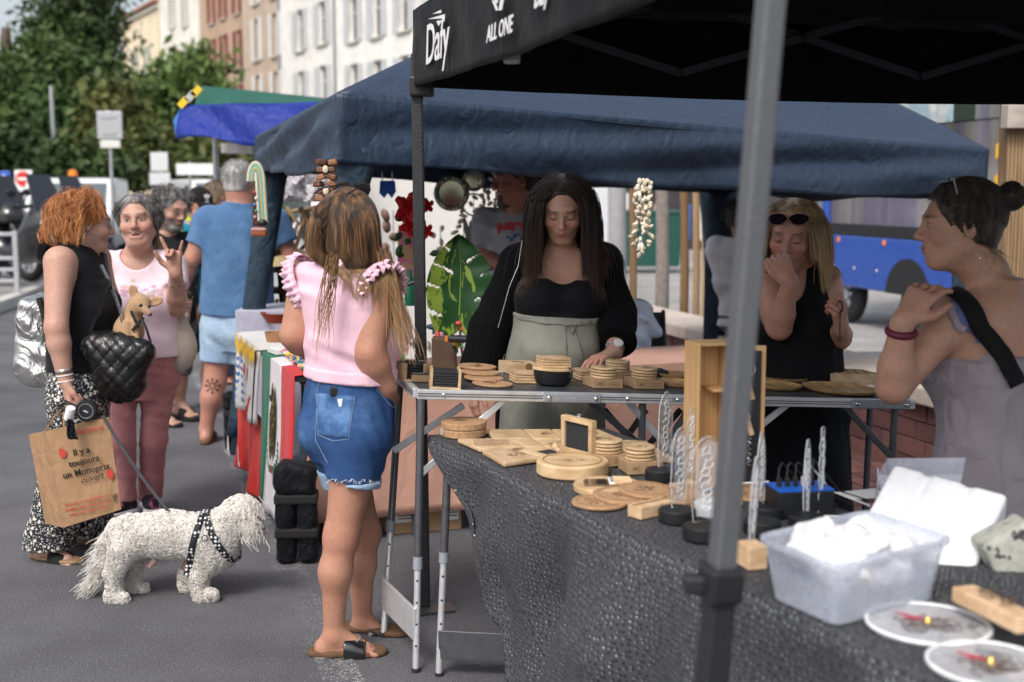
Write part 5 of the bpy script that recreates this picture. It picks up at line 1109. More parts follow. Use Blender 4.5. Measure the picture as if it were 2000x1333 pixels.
# goods on the engraving stall
def gB(u,v,up=0.):return gd(u,v,ZB+.0035+up)
def gA(u,v,up=0.):return onA(u,v,up+.001)
TILT_A=tuple(Matrix([[RA[i][j]for j in range(3)]for i in range(3)]).to_euler())
TZ_A=TILT_A
def put(name,mb,m,label,cat,p,group=None,onA_=False,rz=0,bevel=.0015,smooth=False):
 o=mb.build(name,m,bevel=bevel,smooth=smooth);tag(o,label,cat,group)
 M4=Matrix.Rotation(rz,4,'Z')
 if onA_:M4=Matrix([[*RA[0],0],[*RA[1],0],[*RA[2],0],[0,0,0,1]])@M4
 M4 .translation=Vector(p);o.matrix_world=M4;return o
def disc(r,h,n=32,e=.002):b=MB();b.lathe([(r-e,0),(r,e),(r,h-e),(r-e,h)],n);return b
def scribble(parent,m,w,d,z,seed,n=6,r=.0007,kind='lines'):
 """burnt engraving: curls or rows of script as raised hairlines"""
 rg=np.random.default_rng(seed);b=MB()
 for i in range(n):
  if kind=='lines':
   y=-d+2*d*(i+.5)/n;pts=[]
   for k in range(22):x=-w+2*w*k/21;pts.append((x*rg.uniform(.97,1),y+d/n*.55*sin(k*1.9+rg.uniform(0,2)),z))
  else:
   a0,x0,y0=rg.uniform(0,6),rg.uniform(-w,w)*.6,rg.uniform(-d,d)*.6;pts=[(x0+w*.35*(k/14)*cos(a0+k*.45),y0+d*.35*(k/14)*sin(a0+k*.45),z)for k in range(16)]
  b.tube(pts,r,3)
 return b.build('engraving',m,parent)
# --- boards laid out on the cloth, given by their corners
def board(pix,label,th=.014,m=None,eng=None,hole=False,bev=.004,group='engraved boards on the spotted cloth'):
 V=[gB(u,v,th)for u,v in pix];c=sum(V)/4*A(1,1,0);V=[c+(v_*A(1,1,0)-c)*.985 for v_ in V];b=MB();poly=[tuple((v_-c)[:2])for v_ in V]
 area=sum(poly[i][0]*poly[(i+1)%4][1]-poly[(i+1)%4][0]*poly[i][1]for i in range(4))
 if area<0:poly=poly[::-1]
 b.prism(poly,0,th);o=put('wooden_board',b,m or M_BAMBOO,label,'board',(c[0],c[1],ZB+.0035),group,bevel=bev)
 w=np.linalg.norm(V[1]-V[0])*.36;d=np.linalg.norm(V[3]-V[0])*.3;ang=math.atan2((V[1]-V[0])[1],(V[1]-V[0])[0])
 if eng:e=scribble(o,M_BURN,w,d,th+.0004,hash(label)%1000,eng[0],.0009,eng[1]);e.rotation_euler=(0,0,ang)
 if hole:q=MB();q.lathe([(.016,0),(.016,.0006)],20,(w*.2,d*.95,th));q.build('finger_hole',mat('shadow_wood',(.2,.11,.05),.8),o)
 return o
board([(951,838),(1020,838),(1040,856.5),(962,855)],'plain bamboo board beside the round cork box')
board([(1021,838),(1076,838),(1096,857),(1041,856.5)],'bamboo board with faint engraving, second along the folding table',eng=(4,'curl'))
board([(1077,838),(1125,838),(1151,857.5),(1097,857)],'bamboo board directly behind the small chalkboard',eng=(3,'curl'))
board([(1126,838),(1170,838.5),(1214,857),(1152,857.5)],'bamboo board with crest behind the coaster stacks',eng=(5,'curl'))
board([(892,857),(990,855.5),(1022,871.5),(937,876)],'light board with several rows of burnt lettering',m=M_BEECH,eng=(6,'lines'))
board([(992,856),(1044,858),(1076,873),(1024,871.5)],'plain bamboo board between lettered board and chalkboard')
board([(1046,858),(1098,858.5),(1130,880),(1078,876)],'bamboo board tucked against the chalkboard tray',eng=(3,'curl'))
board([(1160,860),(1216,858.5),(1266,876),(1205,880)],'bamboo board behind the front coaster stacks')
board([(940,877.5),(1022,873),(1072,890),(984,903)],'rounded cutting board with finger hole and faint leaf engraving',th=.018,m=M_BEECH,eng=(5,'curl'),hole=True,bev=.006)
board([(1218,858.5),(1262,861),(1318,896),(1272,898)],'long bamboo board beside the clear acrylic blade')
# --- cork box
p_=gB(906,850);b=disc(.076,.026,40);o=put('cork_box',b,M_CORK,'round lidded cork box with price sticker at the table corner','box',p_)
b=disc(.077,.022,40);l=b.build('lid',M_CORK,o,loc=(0,0,.0275),bevel=.002);scribble(l,M_BURN,.045,.035,.0225,3,4,.0009,'curl');q=MB();q.box((-.068,-.036,.02),(.022,.002,.022),rotz(.99));q.build('price_sticker',M_WPRINT,o)
# --- folding chalkboard tray
a,b_=gB(1100,893),gB(1160,909);dx=unit(b_-a);w=np.linalg.norm(b_-a);ny=A(-dx[1],dx[0],0);R3=np.stack([dx,ny,A(0,0,1)],1);cc=(a+b_)/2
o=thing('chalkboard_tray','hinged wooden cheese tray with upright chalkboard lid and knife','tray',cc);hh=.115
for x,z,ww,h2 in((-w/2+.008,hh/2+.02,.016,hh),(w/2-.008,hh/2+.02,.016,hh),(0,.028,w-.03,.016),(0,hh+.012,w-.03,.016)):
 q=MB();q.box(R3@A(x,0,z),(ww,.022,h2),R3);q.build('lid_frame',M_BAMBOO,o,bevel=.002)
q=MB();q.box(R3@A(0,.002,hh/2+.02),(w-.03,.010,hh-.03),R3);q.build('chalkboard',mat('chalkboard',(.025,.026,.03),.9,.4,90),o)
q=MB();q.torus(R3@A(0,0,hh+.026),.007,.0018,R3@rotx(.4),14,6);q.build('clasp',M_CHROME,o)
for x,y,ww,dd in((-.03,.0,w+.09,.10),):
 q=MB();q.box(R3@A(x-.02,-.055,.010),(ww,dd,.02),R3);q.build('tray',M_BAMBOO,o,bevel=.003)
q=MB();q.box(R3@A(-.045,-.05,.0205),(w*.9,.05,.002),R3);q.build('tray_recess',mat('chalkboard',(.025,.026,.03)),o)
q=MB();q.ell(R3@A(-.075,-.03,.034),(.012,.012,.014));q.tube([R3@A(-.07,-.03,.03),R3@A(-.045,-.035,.025)],.008,10);k=q.build('knife_handle',M_BEECH,o,smooth=True);q=MB();q.box(R3@A(-.01,-.037,.0225),(.07,.012,.002),R3);q.build('knife_blade',M_CHROME,k)
# --- round boards and trivets
p_=gB(1118,924);o=put('round_board',disc(.106,.040,48,.004),M_BAMBOO,'thick round wooden cheese board with juice groove','board',p_);q=MB();q.torus((0,0,.0395),.086,.0028,I3,48,6);q.build('groove',mat('groove_wood',(.30,.18,.08),.7),o);scribble(o,M_BURN,.05,.04,.0404,8,4,.0006,'curl')
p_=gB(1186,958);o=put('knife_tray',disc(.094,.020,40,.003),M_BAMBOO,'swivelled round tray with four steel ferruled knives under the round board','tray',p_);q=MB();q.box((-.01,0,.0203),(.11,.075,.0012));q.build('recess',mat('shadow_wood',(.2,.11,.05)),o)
for i in range(4):q=MB();q.tube([(.015,.03-i*.019,.026),(.065,.026-i*.016,.026)],.0075,8);kk=q.build('knife_handle',M_BEECH,o,smooth=True);q=MB();q.tube([(.005,.031-i*.019,.0255),(.017,.03-i*.019,.026)],.0078,8);q.box((-.03,.033-i*.019,.0225),(.06,.012,.0015));q.build('knife_blade',M_CHROME,kk)
for i,(u,v,z,lb)in enumerate(((1172,984,0,'round cork trivet with burnt rings lying lowest in the fan'),(1212,977,.0085,'round cork trivet lying second in the fan'),(1262,972,.0165,'round cork trivet lying third in the fan'),(1328,977,.008,'round cork trivet partly under the clear acrylic blades'),(1395,985,.0,'round cork trivet half hidden behind the grey tent pole'),(1468,968,0,'round cork trivet beside the blue charger'))):
 o=put('cork_trivet',disc(.076,.0085,36),M_CORK,lb,'trivet',gB(u,v)+A(0,0,z),'cork trivets on the spotted cloth',bevel=0);scribble(o,M_BURN,.05,.05,.0088,i,5,.001,'curl');q=MB();q.torus((0,0,.0085),.062,.0007,I3,36,4);q.build('engraving',M_BURN,o)
 o.rotation_euler=(rad(2.2)if z else 0,rad(2.5)if z else 0,0)
# --- kraft boxes with stacks of round coasters
def coaster_stack(uv,n,r,where,onA_=False,box=True,wood_m=M_BAMBOO,rz=.1,bw=.115,bd=.10,bh=.032):
 p_=(gA if onA_ else gB)(*uv);z=0;up=ua if onA_ else A(0,0,1)
 if box:
  q=MB();q.box((0,0,bh/2),(bw,bd,bh));o=put('kraft_box',q,M_KRAFT,'small kraft card box with script monogram '+where,'box',p_,'kraft coaster boxes',onA_,rz)
  lettering('AC',M_BURN,o,(-bw*.28,-bd/2-.0006,bh/2),frame((0,-1,0),(0,0,1)),.016,shear=.3,extrude=.0002);q=MB()
  for k in range(3):q.tube([(x,-bd/2-.0004,bh*.65-k*.006)for x in(bw*.0,bw*.38)],.0006,3)
  q.build('fine_print',M_BURN,o);z=bh+.0005
 for i in range(n):
  o=put('round_coaster',disc(r,.0085,32),wood_m,'round wooden coaster in the stack '+where,'coaster',p_+up*(z+i*.0105)+A(*(RNG.normal(size=2)*.0012),0),'round wooden coasters '+where,onA_,RNG.uniform(0,6),.001)
  q=MB();q.lathe([(r*.93,-.0015),(r*.93,0)],24);q.build('felt_pad',mat('dark_felt',(.03,.018,.012),.95),o)
 if n:scribble(o,M_BURN,r*.55,r*.5,.0089,int(uv[0]),3,.0006,'curl')
coaster_stack((1187,905),4,.045,'behind the chalkboard',rz=.3,bw=.10,bd=.10,bh=.034);coaster_stack((1250,920),4,.045,'beside the tall acrylic blade',rz=.25,bw=.105,bd=.09,bh=.036)
coaster_stack((1177,755),4,.047,'right of the black bowl',True);coaster_stack((1205,741),4,.047,'under the pregnant woman\'s hand',True);coaster_stack((1257,756),4,.047,'left of the bamboo plates',True)
# --- on the folding table
def holder_round(uv,label):
 o=put('coaster_holder',disc(.060,.006,32),M_BAMBOO,label,'coaster holder',gA(*uv),None,True)
 for s_ in(0,pi):
  G=MB();V=[]
  for k in range(13):
   a=s_-1.0+2.0*k/12
   for rr,z in((.060,0),(.060,.062),(.052,.062),(.052,0)):V.append((rr*cos(a),rr*sin(a),z))
  F=[(k*4+i,(k+1)*4+i,(k+1)*4+(i+1)%4,k*4+(i+1)%4)for k in range(12)for i in range(4)]+[(0,1,2,3),(51,50,49,48)];G._add(V,F);G.build('side_wall',M_BAMBOO,o,smooth=False)
 for i in range(6):q=disc(.050,.0075,28);q.build('slate_coaster',mat('slate',(.02,.021,.024),.7,.3,60,.4,90),o,loc=(0,0,.008+i*.0092))
holder_round((806,741),'round bamboo holder filled with black slate coasters')
o=put('coaster_holder',MB().box((0,0,.004),(.105,.105,.008)),M_BAMBOO,'square bamboo holder with black slate coasters at the table corner','coaster holder',gA(868,757),None,True,-.15)
for x in(-.0475,.0475):q=MB();q.box((x,0,.038),(.010,.105,.060));q.build('side_wall',M_BAMBOO,o,bevel=.002)
for i in range(6):q=MB();q.box((0,0,.0115+i*.0092),(.082,.098,.0075));q.build('slate_coaster',mat('slate',(.02,.021,.024)),o,bevel=.001)
o=put('coaster_box',MB().box((0,0,.012),(.06,.06,.024)),M_KRAFT,'small kraft box with one grey slate coaster on top','box',gA(818,744),None,True);q=disc(.032,.007);q.build('slate_coaster',mat('slate_grey',(.12,.12,.125),.8,.3,60),o,loc=(0,0,.0245))
for i,(u,v,z)in enumerate(((962,752,0),(945,744,.006),(938,738,.016),(932,732,.026))):
 o=put('cork_trivet',disc(.072,.0085,36),M_CORK,'cork trivet %s on the folding table'%('lying loose in front of the stack','at the bottom of the stack','in the middle of the stack','topping the stack')[i],'trivet',gA(u,v)+A(0,0,z),'cork trivets on the folding table',True)
 if i in(0,3):scribble(o,M_BURN,.05,.045,.0088,i+30,5,.001,'curl')
def squares(uv,n,s_,where,z0=0,onup=0,rz=.05,th=.008):
 p_=gA(*uv)
 for i in range(n):put('square_coaster',MB().box((0,0,th/2),(s_,s_,th)),M_BEECH if i%2 else M_BAMBOO,'square wooden coaster stacked '+where,'coaster',p_+ua*(z0+i*(th+.002)),'square wooden coasters '+where,True,rz+RNG.normal()*.04)
squares((1022,746),4,.085,'left of the black bowl');squares((1146,741),4,.085,'between black bowl and kraft boxes')
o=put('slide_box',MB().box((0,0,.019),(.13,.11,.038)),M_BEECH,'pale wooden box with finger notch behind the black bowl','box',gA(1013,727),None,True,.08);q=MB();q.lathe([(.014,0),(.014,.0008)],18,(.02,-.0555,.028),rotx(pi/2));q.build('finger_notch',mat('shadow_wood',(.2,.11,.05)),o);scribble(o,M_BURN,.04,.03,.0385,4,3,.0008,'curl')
p_=gA(1079,752);q=MB();q.lathe([(.046,0),(.058,.006),(.067,.03),(.070,.052),(.066,.052),(.062,.03),(.05,.008)],40,(0,0,0),I3,1.05,.8,caps=False);q.lathe([(.0,.001),(.056,.008)],40,(0,0,0),I3,1.05,.8,False)
o=put('lunch_bowl',q,mat('matt_black',(.012,.013,.015),.5,.1),'black oval lunch bowl with bamboo lid and elastic band','bowl',p_,None,True,.05,0,True);q=MB();q.lathe([(.068,.0),(.074,.003),(.074,.009),(.071,.011)],40,(0,0,.053),I3,1.05,.8);q.build('lid',M_BAMBOO,o,smooth=True);q=MB();q.tube([(.045,-.058,.035),(.045,-.062,.055),(.045,-.058,.0655),(.045,.058,.0655),(.045,.062,.055)],.004,6);q.build('elastic_band',M_BLK,o)
p_=gA(1079,752)+ua*.065
for i in range(4):put('square_coaster',MB().box((0,0,.004),(.11,.07,.008)),M_BEECH if i%2 else M_BAMBOO,'oblong wooden coaster stacked on the black bowl lid','coaster',p_+na*.005+ua*i*.0095,'oblong coasters on the bowl lid',True,.06)
def plate(uv,r,label,z=0):q=MB();q.lathe([(0.001,.003),(r*.80,.003),(r*.9,.006),(r*.985,.016),(r,.016),(r*.97,.008),(r*.86,0),(.001,0)],44,caps=False);return put('bamboo_plate',q,wood('plate_wood',(.36,.21,.09),(.55,.35,.16),1.6,.5),label,'plate',gA(*uv)+ua*z,'round bamboo plates',True,0,0,True)
plate((1318,752),.078,'small bamboo plate left of the open wine box');plate((1322,737),.075,'bamboo plate at the back left of the wine box');plate((1375,728),.06,'bamboo plate peeking out behind the wine box');plate((1512,757),.105,'bamboo plate right of the tent pole in front');plate((1522,741),.115,'bamboo plate right of the tent pole at the back');plate((1640,764),.145,'largest bamboo plate at the edge below the calendar block')
q=MB();q.box((0,0,.02),(.24,.17,.04));o=put('calendar_block',q,M_BEECH,'pale wooden perpetual calendar block with rows of raised letters','calendar',gA(1655,745),None,True,.02,.003)
for i in range(8):
 for j in range(5):q=MB();q.box((-.095+i*.027,-.062+j*.03,.0415),(.018+.004*((i*j)%2),.018,.003));q.build('letter_tile',mat('carved_wood',(.36,.23,.12),.8)if(i+j)%3 else M_BEECH,o)
q=MB();q.box((0,0,.012),(.10,.08,.024));put('slate_set',q,mat('slate',(.02,.021,.024)),'black slate set behind the coaster boxes','slate',gA(1275,733),None,True)
# --- open wine box standing on the cloth
p_=gB(1392,952);yaw=rad(14);R3=rotz(yaw);Hh,Ww,Dd,th=.405,.105,.095,.008
o=thing('wine_box','tall open wooden wine box with hinged lid and bar tools','wine box',p_,yaw)
for nm,c_,d_ in(('back_board',(0,Dd-th/2,Hh/2),(Ww,th,Hh)),('side_board',(-Ww/2+th/2,Dd/2-th,Hh/2),(th,Dd-th,Hh)),('side_board',(Ww/2-th/2,Dd/2-th,Hh/2),(th,Dd-th,Hh)),('top_board',(0,Dd/2-th/2,Hh-th/2),(Ww-2*th-.001,Dd-th,th)),('base_board',(0,Dd/2-th/2,th/2),(Ww-2*th-.001,Dd-th,th)),('rest',(.02,Dd/2-th/2,Hh*.67),(.045,Dd-2*th,th))):
 q=MB();q.box(c_,d_);q.build(nm,wood('wine_wood',(.50,.30,.13),(.60,.38,.18),.8,.55,2),o,bevel=.0015)
lid=MB();lid.box((Ww/2+.05,-.005,Hh/2-.004),(.085,.010,Hh-.008),rotz(-.35));lo=lid.build('lid',MATS['wine_wood'],o,bevel=.002)
q=MB();q.box((Ww/2+.045,-.0135,Hh/2-.004),(.062,.008,Hh-.035),rotz(-.35));q.build('lid_lining',mat('matt_black',(.012,.013,.015)),o)
for z,r_ in((Hh*.82,.016),):q=MB();q.torus((Ww/2+.04,-.022,z),r_,.0032,rotz(-.35)@rotx(pi/2),20,6);q.build('wine_collar',M_CHROME,o,smooth=True)
for z in(.27,.17):q=MB();q.tube([(Ww/2+.035,-.026,z+.025),(Ww/2+.05,-.026,z-.02)],.008,8);q.ell((Ww/2+.035,-.026,z+.03),(.010,.010,.012));q.build('tool_handle',M_BEECH,o,smooth=True)
q=MB();q.tube([(Ww/2+.045+.006*cos(k*1.1),-.026+.006*sin(k*1.1),.14-k*.0028)for k in range(30)],.0016,5);q.build('corkscrew',M_CHROME,o)
# --- acrylic lamps and bases
M_ACR=mat('acrylic',(.96,.97,.98),.03,0,trans=1.0,spec=.5);M_FROST=mat('frosted_engraving',(.80,.82,.84),.6,.2,40)
def base(uv,r,h,m,label):q=MB();q.lathe([(r-.003,0),(r,.003),(r,h-.003),(r-.003,h),(.0001,h)],36,caps=False);return put('display_puck',q,m,label,'display puck',gB(*uv),'display pucks for acrylic',bevel=0,smooth=True)
def acrylic(p0,H,wid,yaw,shape,label,tilt=0,eng=True,lean=0.):
 n=26;out=[]
 for i in range(n+1):
  t_=i/n;out.append((t_*H,wid*shape(t_)))
 poly=[(w_,z)for z,w_ in out]+[(-w_,z)for z,w_ in reversed(out)];b=MB();R_=rotz(yaw)@roty(lean)@np.stack([A(1,0,0),A(0,0,1),A(0,-1,0)],1);b.prism(poly,-.0022,.0022,(0,0,0),R_);o=one('acrylic_ornament',b,M_ACR,label,'acrylic panel','engraved clear acrylic panels',loc=p0)
 ed=[R_@A(x_,z_,0)for x_,z_ in poly];q=MB();q.tube(ed+ed[:1],.0009,5,False);q.build('bright_edge',M_FROST,o)  # pale frosted outline added so the clear panel's edge looks brighter
 q=MB();q.prism([(x_*.8,H*.06+z_*.9)for x_,z_ in poly],.0024,.003,(0,0,0),R_);q.build('frosted_field',mat('frost_film',(.85,.87,.9),.5,.3,30,alpha=.22),o)
 if eng:
  rg=np.random.default_rng(int(H*9999));q=MB()
  for k in range(9):
   z0=H*(.16+.085*k);a0=rg.uniform(0,6);q.tube([R_@A(wid*.5*shape(z0/H)*cos(a0+j*.5)*(.3+j/14),z0+H*.05*sin(a0+j*.5),.0026)for j in range(12)],.0016,4)
  q.build('frosted_line',M_FROST,o)
 return o
round_top=lambda t_:math.sqrt(max(.02,1-max(0,(t_-.72)/.28)**2))*(.75+.25*min(1,t_*3));blade=lambda t_:max(.08,sin(pi*min(1,.12+t_*.86))**.6);orn=lambda t_:max(.1,(.75+.25*sin(t_*34))*(1-t_**4*.7)*(.6+.4*t_))
blk=mat('matt_black',(.012,.013,.015))
base((1288,938),.042,.032,blk,'round black display puck beside the kraft boxes');acrylic(gB(1296,930)+A(0,0,.031),.215,.042,rad(56),round_top,'tall clear acrylic panel in the black base beside kraft boxes',lean=.06)
base((1322,1018),.047,.032,blk,'round black display puck in front of the wooden slot block');acrylic(gB(1324,1012)+A(0,0,.031),.20,.04,rad(52),round_top,'rounded clear acrylic panel in front of the wine box',lean=.05)
base((1372,1052),.048,.033,blk,'round black display puck at the cloth edge beside the tent pole');acrylic(gB(1374,1042)+A(0,0,.032),.205,.048,rad(38),round_top,'broad engraved acrylic panel beside the tent pole',lean=.04)
base((1388,1005),.044,.034,mat('matt_white',(.75,.75,.76),.5,.05),'round white display puck behind the black ones')
q=MB();q.box((0,0,.014),(.075,.035,.028));put('slot_block',q,M_BEECH,'small wooden block holding the ornate acrylic panel','block',gB(1335,962),None,False,.5,.002);acrylic(gB(1345,955)+A(0,0,.027),.20,.038,rad(46),orn,'ornate engraved acrylic panel in front of the wine box',lean=.07)
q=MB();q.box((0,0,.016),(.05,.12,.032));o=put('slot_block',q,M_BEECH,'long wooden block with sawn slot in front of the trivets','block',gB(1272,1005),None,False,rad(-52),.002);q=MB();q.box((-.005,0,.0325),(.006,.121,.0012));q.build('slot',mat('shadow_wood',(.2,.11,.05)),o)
base((1495,1010),.045,.03,blk,'round black display puck right of the tent pole');acrylic(gB(1484,1010)+A(0,0,.029),.19,.035,rad(62),blade,'slim clear acrylic panel right of the tent pole')
base((1488,1040),.046,.03,blk,'round black display puck behind the wooden cube');
q=MB();q.box((0,0,.026),(.045,.06,.052));put('slot_block',q,M_BEECH,'wooden cube holding a leaning acrylic strip near the plastic tub','block',gB(1468,1106),None,False,.3,.002);acrylic(gB(1466,1100)+A(0,0,.048),.19,.02,rad(60),blade,'leaning clear acrylic strip stuck in the wooden cube',lean=.12)
acrylic(gB(1574,1015),.205,.026,rad(58),blade,'clear acrylic spire left of its taller twin by the tub');acrylic(gB(1602,1008),.23,.03,rad(58),orn,'tallest clear acrylic spire beside the plastic tub');acrylic(gB(1712,975),.085,.012,rad(80),blade,'short clear acrylic strip behind the foam block')
base((1575,1030),.045,.03,blk,'flat black display puck under the acrylic spires')
# --- blue charger with cables
p_=gB(1560,1002);q=MB();q.box((0,0,.034),(.15,.10,.068));o=put('usb_charger',q,mat('matt_black',(.012,.013,.015)),'black multi port charger with bright blue top and plugged cables','charger',p_,None,False,.15,.004)
q=MB();q.box((0,0,.0695),(.148,.098,.003));q.build('blue_top',mat('charger_blue',(.01,.13,.62),.4),o)
for i in range(5):q=MB();q.box((-.055+i*.022,-.0,.082),(.009,.013,.024));q.build('plug',M_WPRINT if i in(3,)else M_BLK,o)
for i in range(5):
 x=-.055+i*.022;q=MB();q.tube([(x,0,.09),(x+.004,.01,.115+.006*i),(x+.02,.05,.12),(x+.05,.09,.09),(x+.10,.11,.03),(x+.13+.02*i,.06,.003)],.0022,6);one('charger_cable',q,M_WPRINT if i==3 else M_BLK,'%s charging cable looping out of the blue topped charger'%('white' if i==3 else 'black'),'cable','charging cables',loc=p_)
q=MB();q.tube([gB(1400,945)+A(0,0,.004),gB(1450,958)+A(0,0,.02),gB(1500,962)+A(0,0,.03),gB(1530,1010)+A(0,0,.004),gB(1640,1012)+A(0,0,.004)],.0025,6);one('white_cable',q,M_WPRINT,'white power cable trailing across the spotted cloth','cable')
q=MB();V=[(-.06,-.04,.002),(.06,-.04,.002),(.06,.04,.006),(-.06,.04,.004)];q._add(V,[(0,1,2,3)]);put('paper_sheet',q,M_WPRINT,'loose white paper sheet behind the plastic tub','paper',gB(1688,968),None,False,.3,0)
# --- plastic tub with wrapped goods
rimp=[gB(1483,1046,.13),gB(1690,998,.13),gB(1858,1050,.13),gB(1632,1104,.13)];c_=sum(rimp)/4;bot=[c_+(r_-c_)*.86-A(0,0,.128)for r_ in rimp];OBx=c_*A(1,1,0)+A(0,0,ZB+.004)
M_TUB=mat('tub_plastic',(.84,.89,1.0),.25,.05,spec=.5,trans=.3,alpha=.4);tub=thing('plastic_tub','translucent blue plastic storage tub full of white wrapped goods','tub',OBx)
def rounded(q4,r=.12,n=4):
 out=[]
 for i in range(4):
  a,b_,c2=q4[i-1],q4[i],q4[(i+1)%4];p1,p2=lerp(b_,a,r),lerp(b_,c2,r)
  for k in range(n+1):t_=k/n;out.append((1-t_)**2*p1+2*t_*(1-t_)*b_+t_*t_*p2)
 return out
Rm,Bt=rounded(rimp),rounded(bot);nn_=len(Rm);q=MB();rows=[Bt,[lerp(x_,y_,.5)for x_,y_ in zip(Bt,Rm)],Rm,[c_+(x_-c_)*1.045 for x_ in Rm],[c_+(x_-c_)*1.045-A(0,0,.012)for x_ in Rm]]
G=np.array([[x_-OBx for x_ in r_]+[r_[0]-OBx]for r_ in rows]);q.grid(G);q._add([x_-OBx for x_ in Bt],[tuple(range(nn_))]);q.build('tub_wall',M_TUB,tub,smooth=True,solid=.002)
rg=np.random.default_rng(8);M_WRAP=mat('foam_wrap',(.85,.85,.87),.7,.05,20,.3,60,wr=.5)
for i in range(16):
 s_,t_=.27+.46*(i%4)/3,.27+.46*(i//4)/3;pc=lerp(lerp(rimp[0],rimp[1],s_),lerp(rimp[3],rimp[2],s_),t_);w_=S();R_=rotz(rg.uniform(0,3))@rotx(rg.normal()*.25)@roty(rg.normal()*.25);w_.box((0,0,0),(.055,.040,.016),R_,.010);w_.box((.006,.006,-.02),(.046,.04,.016),R_,.010,.02);w_.post.append(folds(.006,60,60,50,i));w_.pad=.02
 V,F=w_.mesh(.006);o=link('wrapped_parcel',raw_mesh('wrapped_parcel',V,F,[M_WRAP],None,True));o.location=A(pc[0],pc[1],ZB+.095+rg.uniform(0,.04));tag(o,'white foam wrapped parcel lying in the plastic tub','parcel','parcels in the plastic tub')
# --- white foam block leaning behind the tub
Fm=S();fa,fb=px(1690,960,2.95),px(1985,1010,2.75);cF=px(1815,1035,2.80);xv=unit(px(1960,1000,2.72)-px(1745,940,2.86));zv=unit(px(1790,915,2.9)-px(1665,1120,2.66));zv=unit(zv-xv*np.dot(zv,xv));yv=np.cross(zv,xv);RF=np.stack([xv,yv,zv],1);Fm.box((0,0,0),(.135,.038,.145),RF,.012)
for xx in(-.05,.045):Fm.rc(RF@A(xx,-.04,-.2),RF@A(xx,-.04,.2),.012,.012,.01,'s')
Fm.el(RF@A(.0,-.04,-.02),A(.05,.02,.045),RF,.02,'s');V,F=Fm.mesh(.006);o=link('foam_block',raw_mesh('foam_block',V,F,[mat('white_foam',(.84,.85,.88),.75,.05,40,.3,150)],None,True));o.location=cF;tag(o,'white moulded foam packing block leaning behind the plastic tub','packing foam')
q=MB();t2=gB(1800,1000);q.box((0,0,.06),(.3,.2,.12));put('plastic_tub_low',MB().lathe([(.10,0),(.125,.12),(.128,.12),(.103,0)],4,(0,0,0),I3,1.4,.9,False),M_TUB,'second translucent plastic tub behind the foam block','tub',t2,None,False,.6,0).name='plastic_tub'
# --- acrylic clocks
for i,(u,v,rx,lb)in enumerate(((1812,1224,124,'clear round acrylic clock with red hand lying beside the tub'),(1935,1304,128,'clear round acrylic clock with floral print at the table edge'))):
 p_=gB(u,v);r_=rx/FPX*p_[1]*1.0;q=MB();q.lathe([(r_-.002,0),(r_,.002),(r_,.005),(r_-.002,.007)],56);o=put('acrylic_clock',q,M_ACR,lb,'clock',p_,'acrylic clocks',bevel=0,smooth=True);q=MB();q.torus((0,0,.0065),r_*.965,.004,I3,56,6);q.build('frosted_rim',M_FROST,o,smooth=True)
 q=MB();q.lathe([(r_*.93,.0002),(r_*.93,.0008)],40);q.build('print_film',mat('print_film_%d'%i,(.82,.82,.85),.35,.2,14,c2=(.30,.30,.33),c2s=18,c2t=(.56,.68)),o);q=MB();q.lathe([(.010,.007),(.008,.013),(.004,.02)],14);q.build('spindle',mat('brass',(.6,.42,.15),.3,metal=.9),o)
 scribble(o,M_BURN,r_*.6,r_*.6,.0079,50+i,11,.0012,'curl');scribble(o,mat('grey_ink',(.22,.22,.24),.6,0),r_*.7,r_*.7,.0079,70+i,9,.0016,'curl')
 for a,L_ in((2.4,r_*.55),(2.75,r_*.4)):q=MB();q.bar((0,0,.013),(cos(a)*L_,sin(a)*L_,.013),.006,.001);q.build('clock_hand',mat('hand_red',(.55,.05,.09),.4),o)
# --- bottle opener board and carved stone effect box at the right edge
a,b_=gB(1880,1158,.05),gB(2010,1222,.05);q=MB();q.bar(a,b_,.05,.03);o=one('opener_bar',q,M_BEECH,'wooden bar with burnt lettering and round emblem at the table edge','bar',bevel=.003);dx=unit(b_-a);yy=unit(np.cross(A(0,0,1),dx));fr_=frame(np.cross(dx,yy)*1.0,yy);fr_=np.stack([dx,yy,A(0,0,1)],1)
lettering('Mon\nApero',M_BURN,o,lerp(a,b_,.42)+A(0,0,.0262),fr_,.017,bold=.0006);q=MB();q.torus(lerp(a,b_,.68)+A(0,0,.0262),.011,.0022,I3,20,5);q.build('emblem',M_BURN,o)
st=S();cS=px(1985,1100,2.65);st.box((0,0,0),(.06,.045,.09),roty(-.5),.012);st.post.append(folds(.0015,90,90,90,4));V,F=st.mesh(.006);o=link('carved_block',raw_mesh('carved_block',V,F,[mat('stone_effect',(.42,.43,.38),.8,.3,30,.4,60,c2=(.05,.05,.05),c2s=26,c2t=(.56,.6))],None,True));o.location=cS;tag(o,'stone coloured carved block with black ornament beside the foam','ornament')
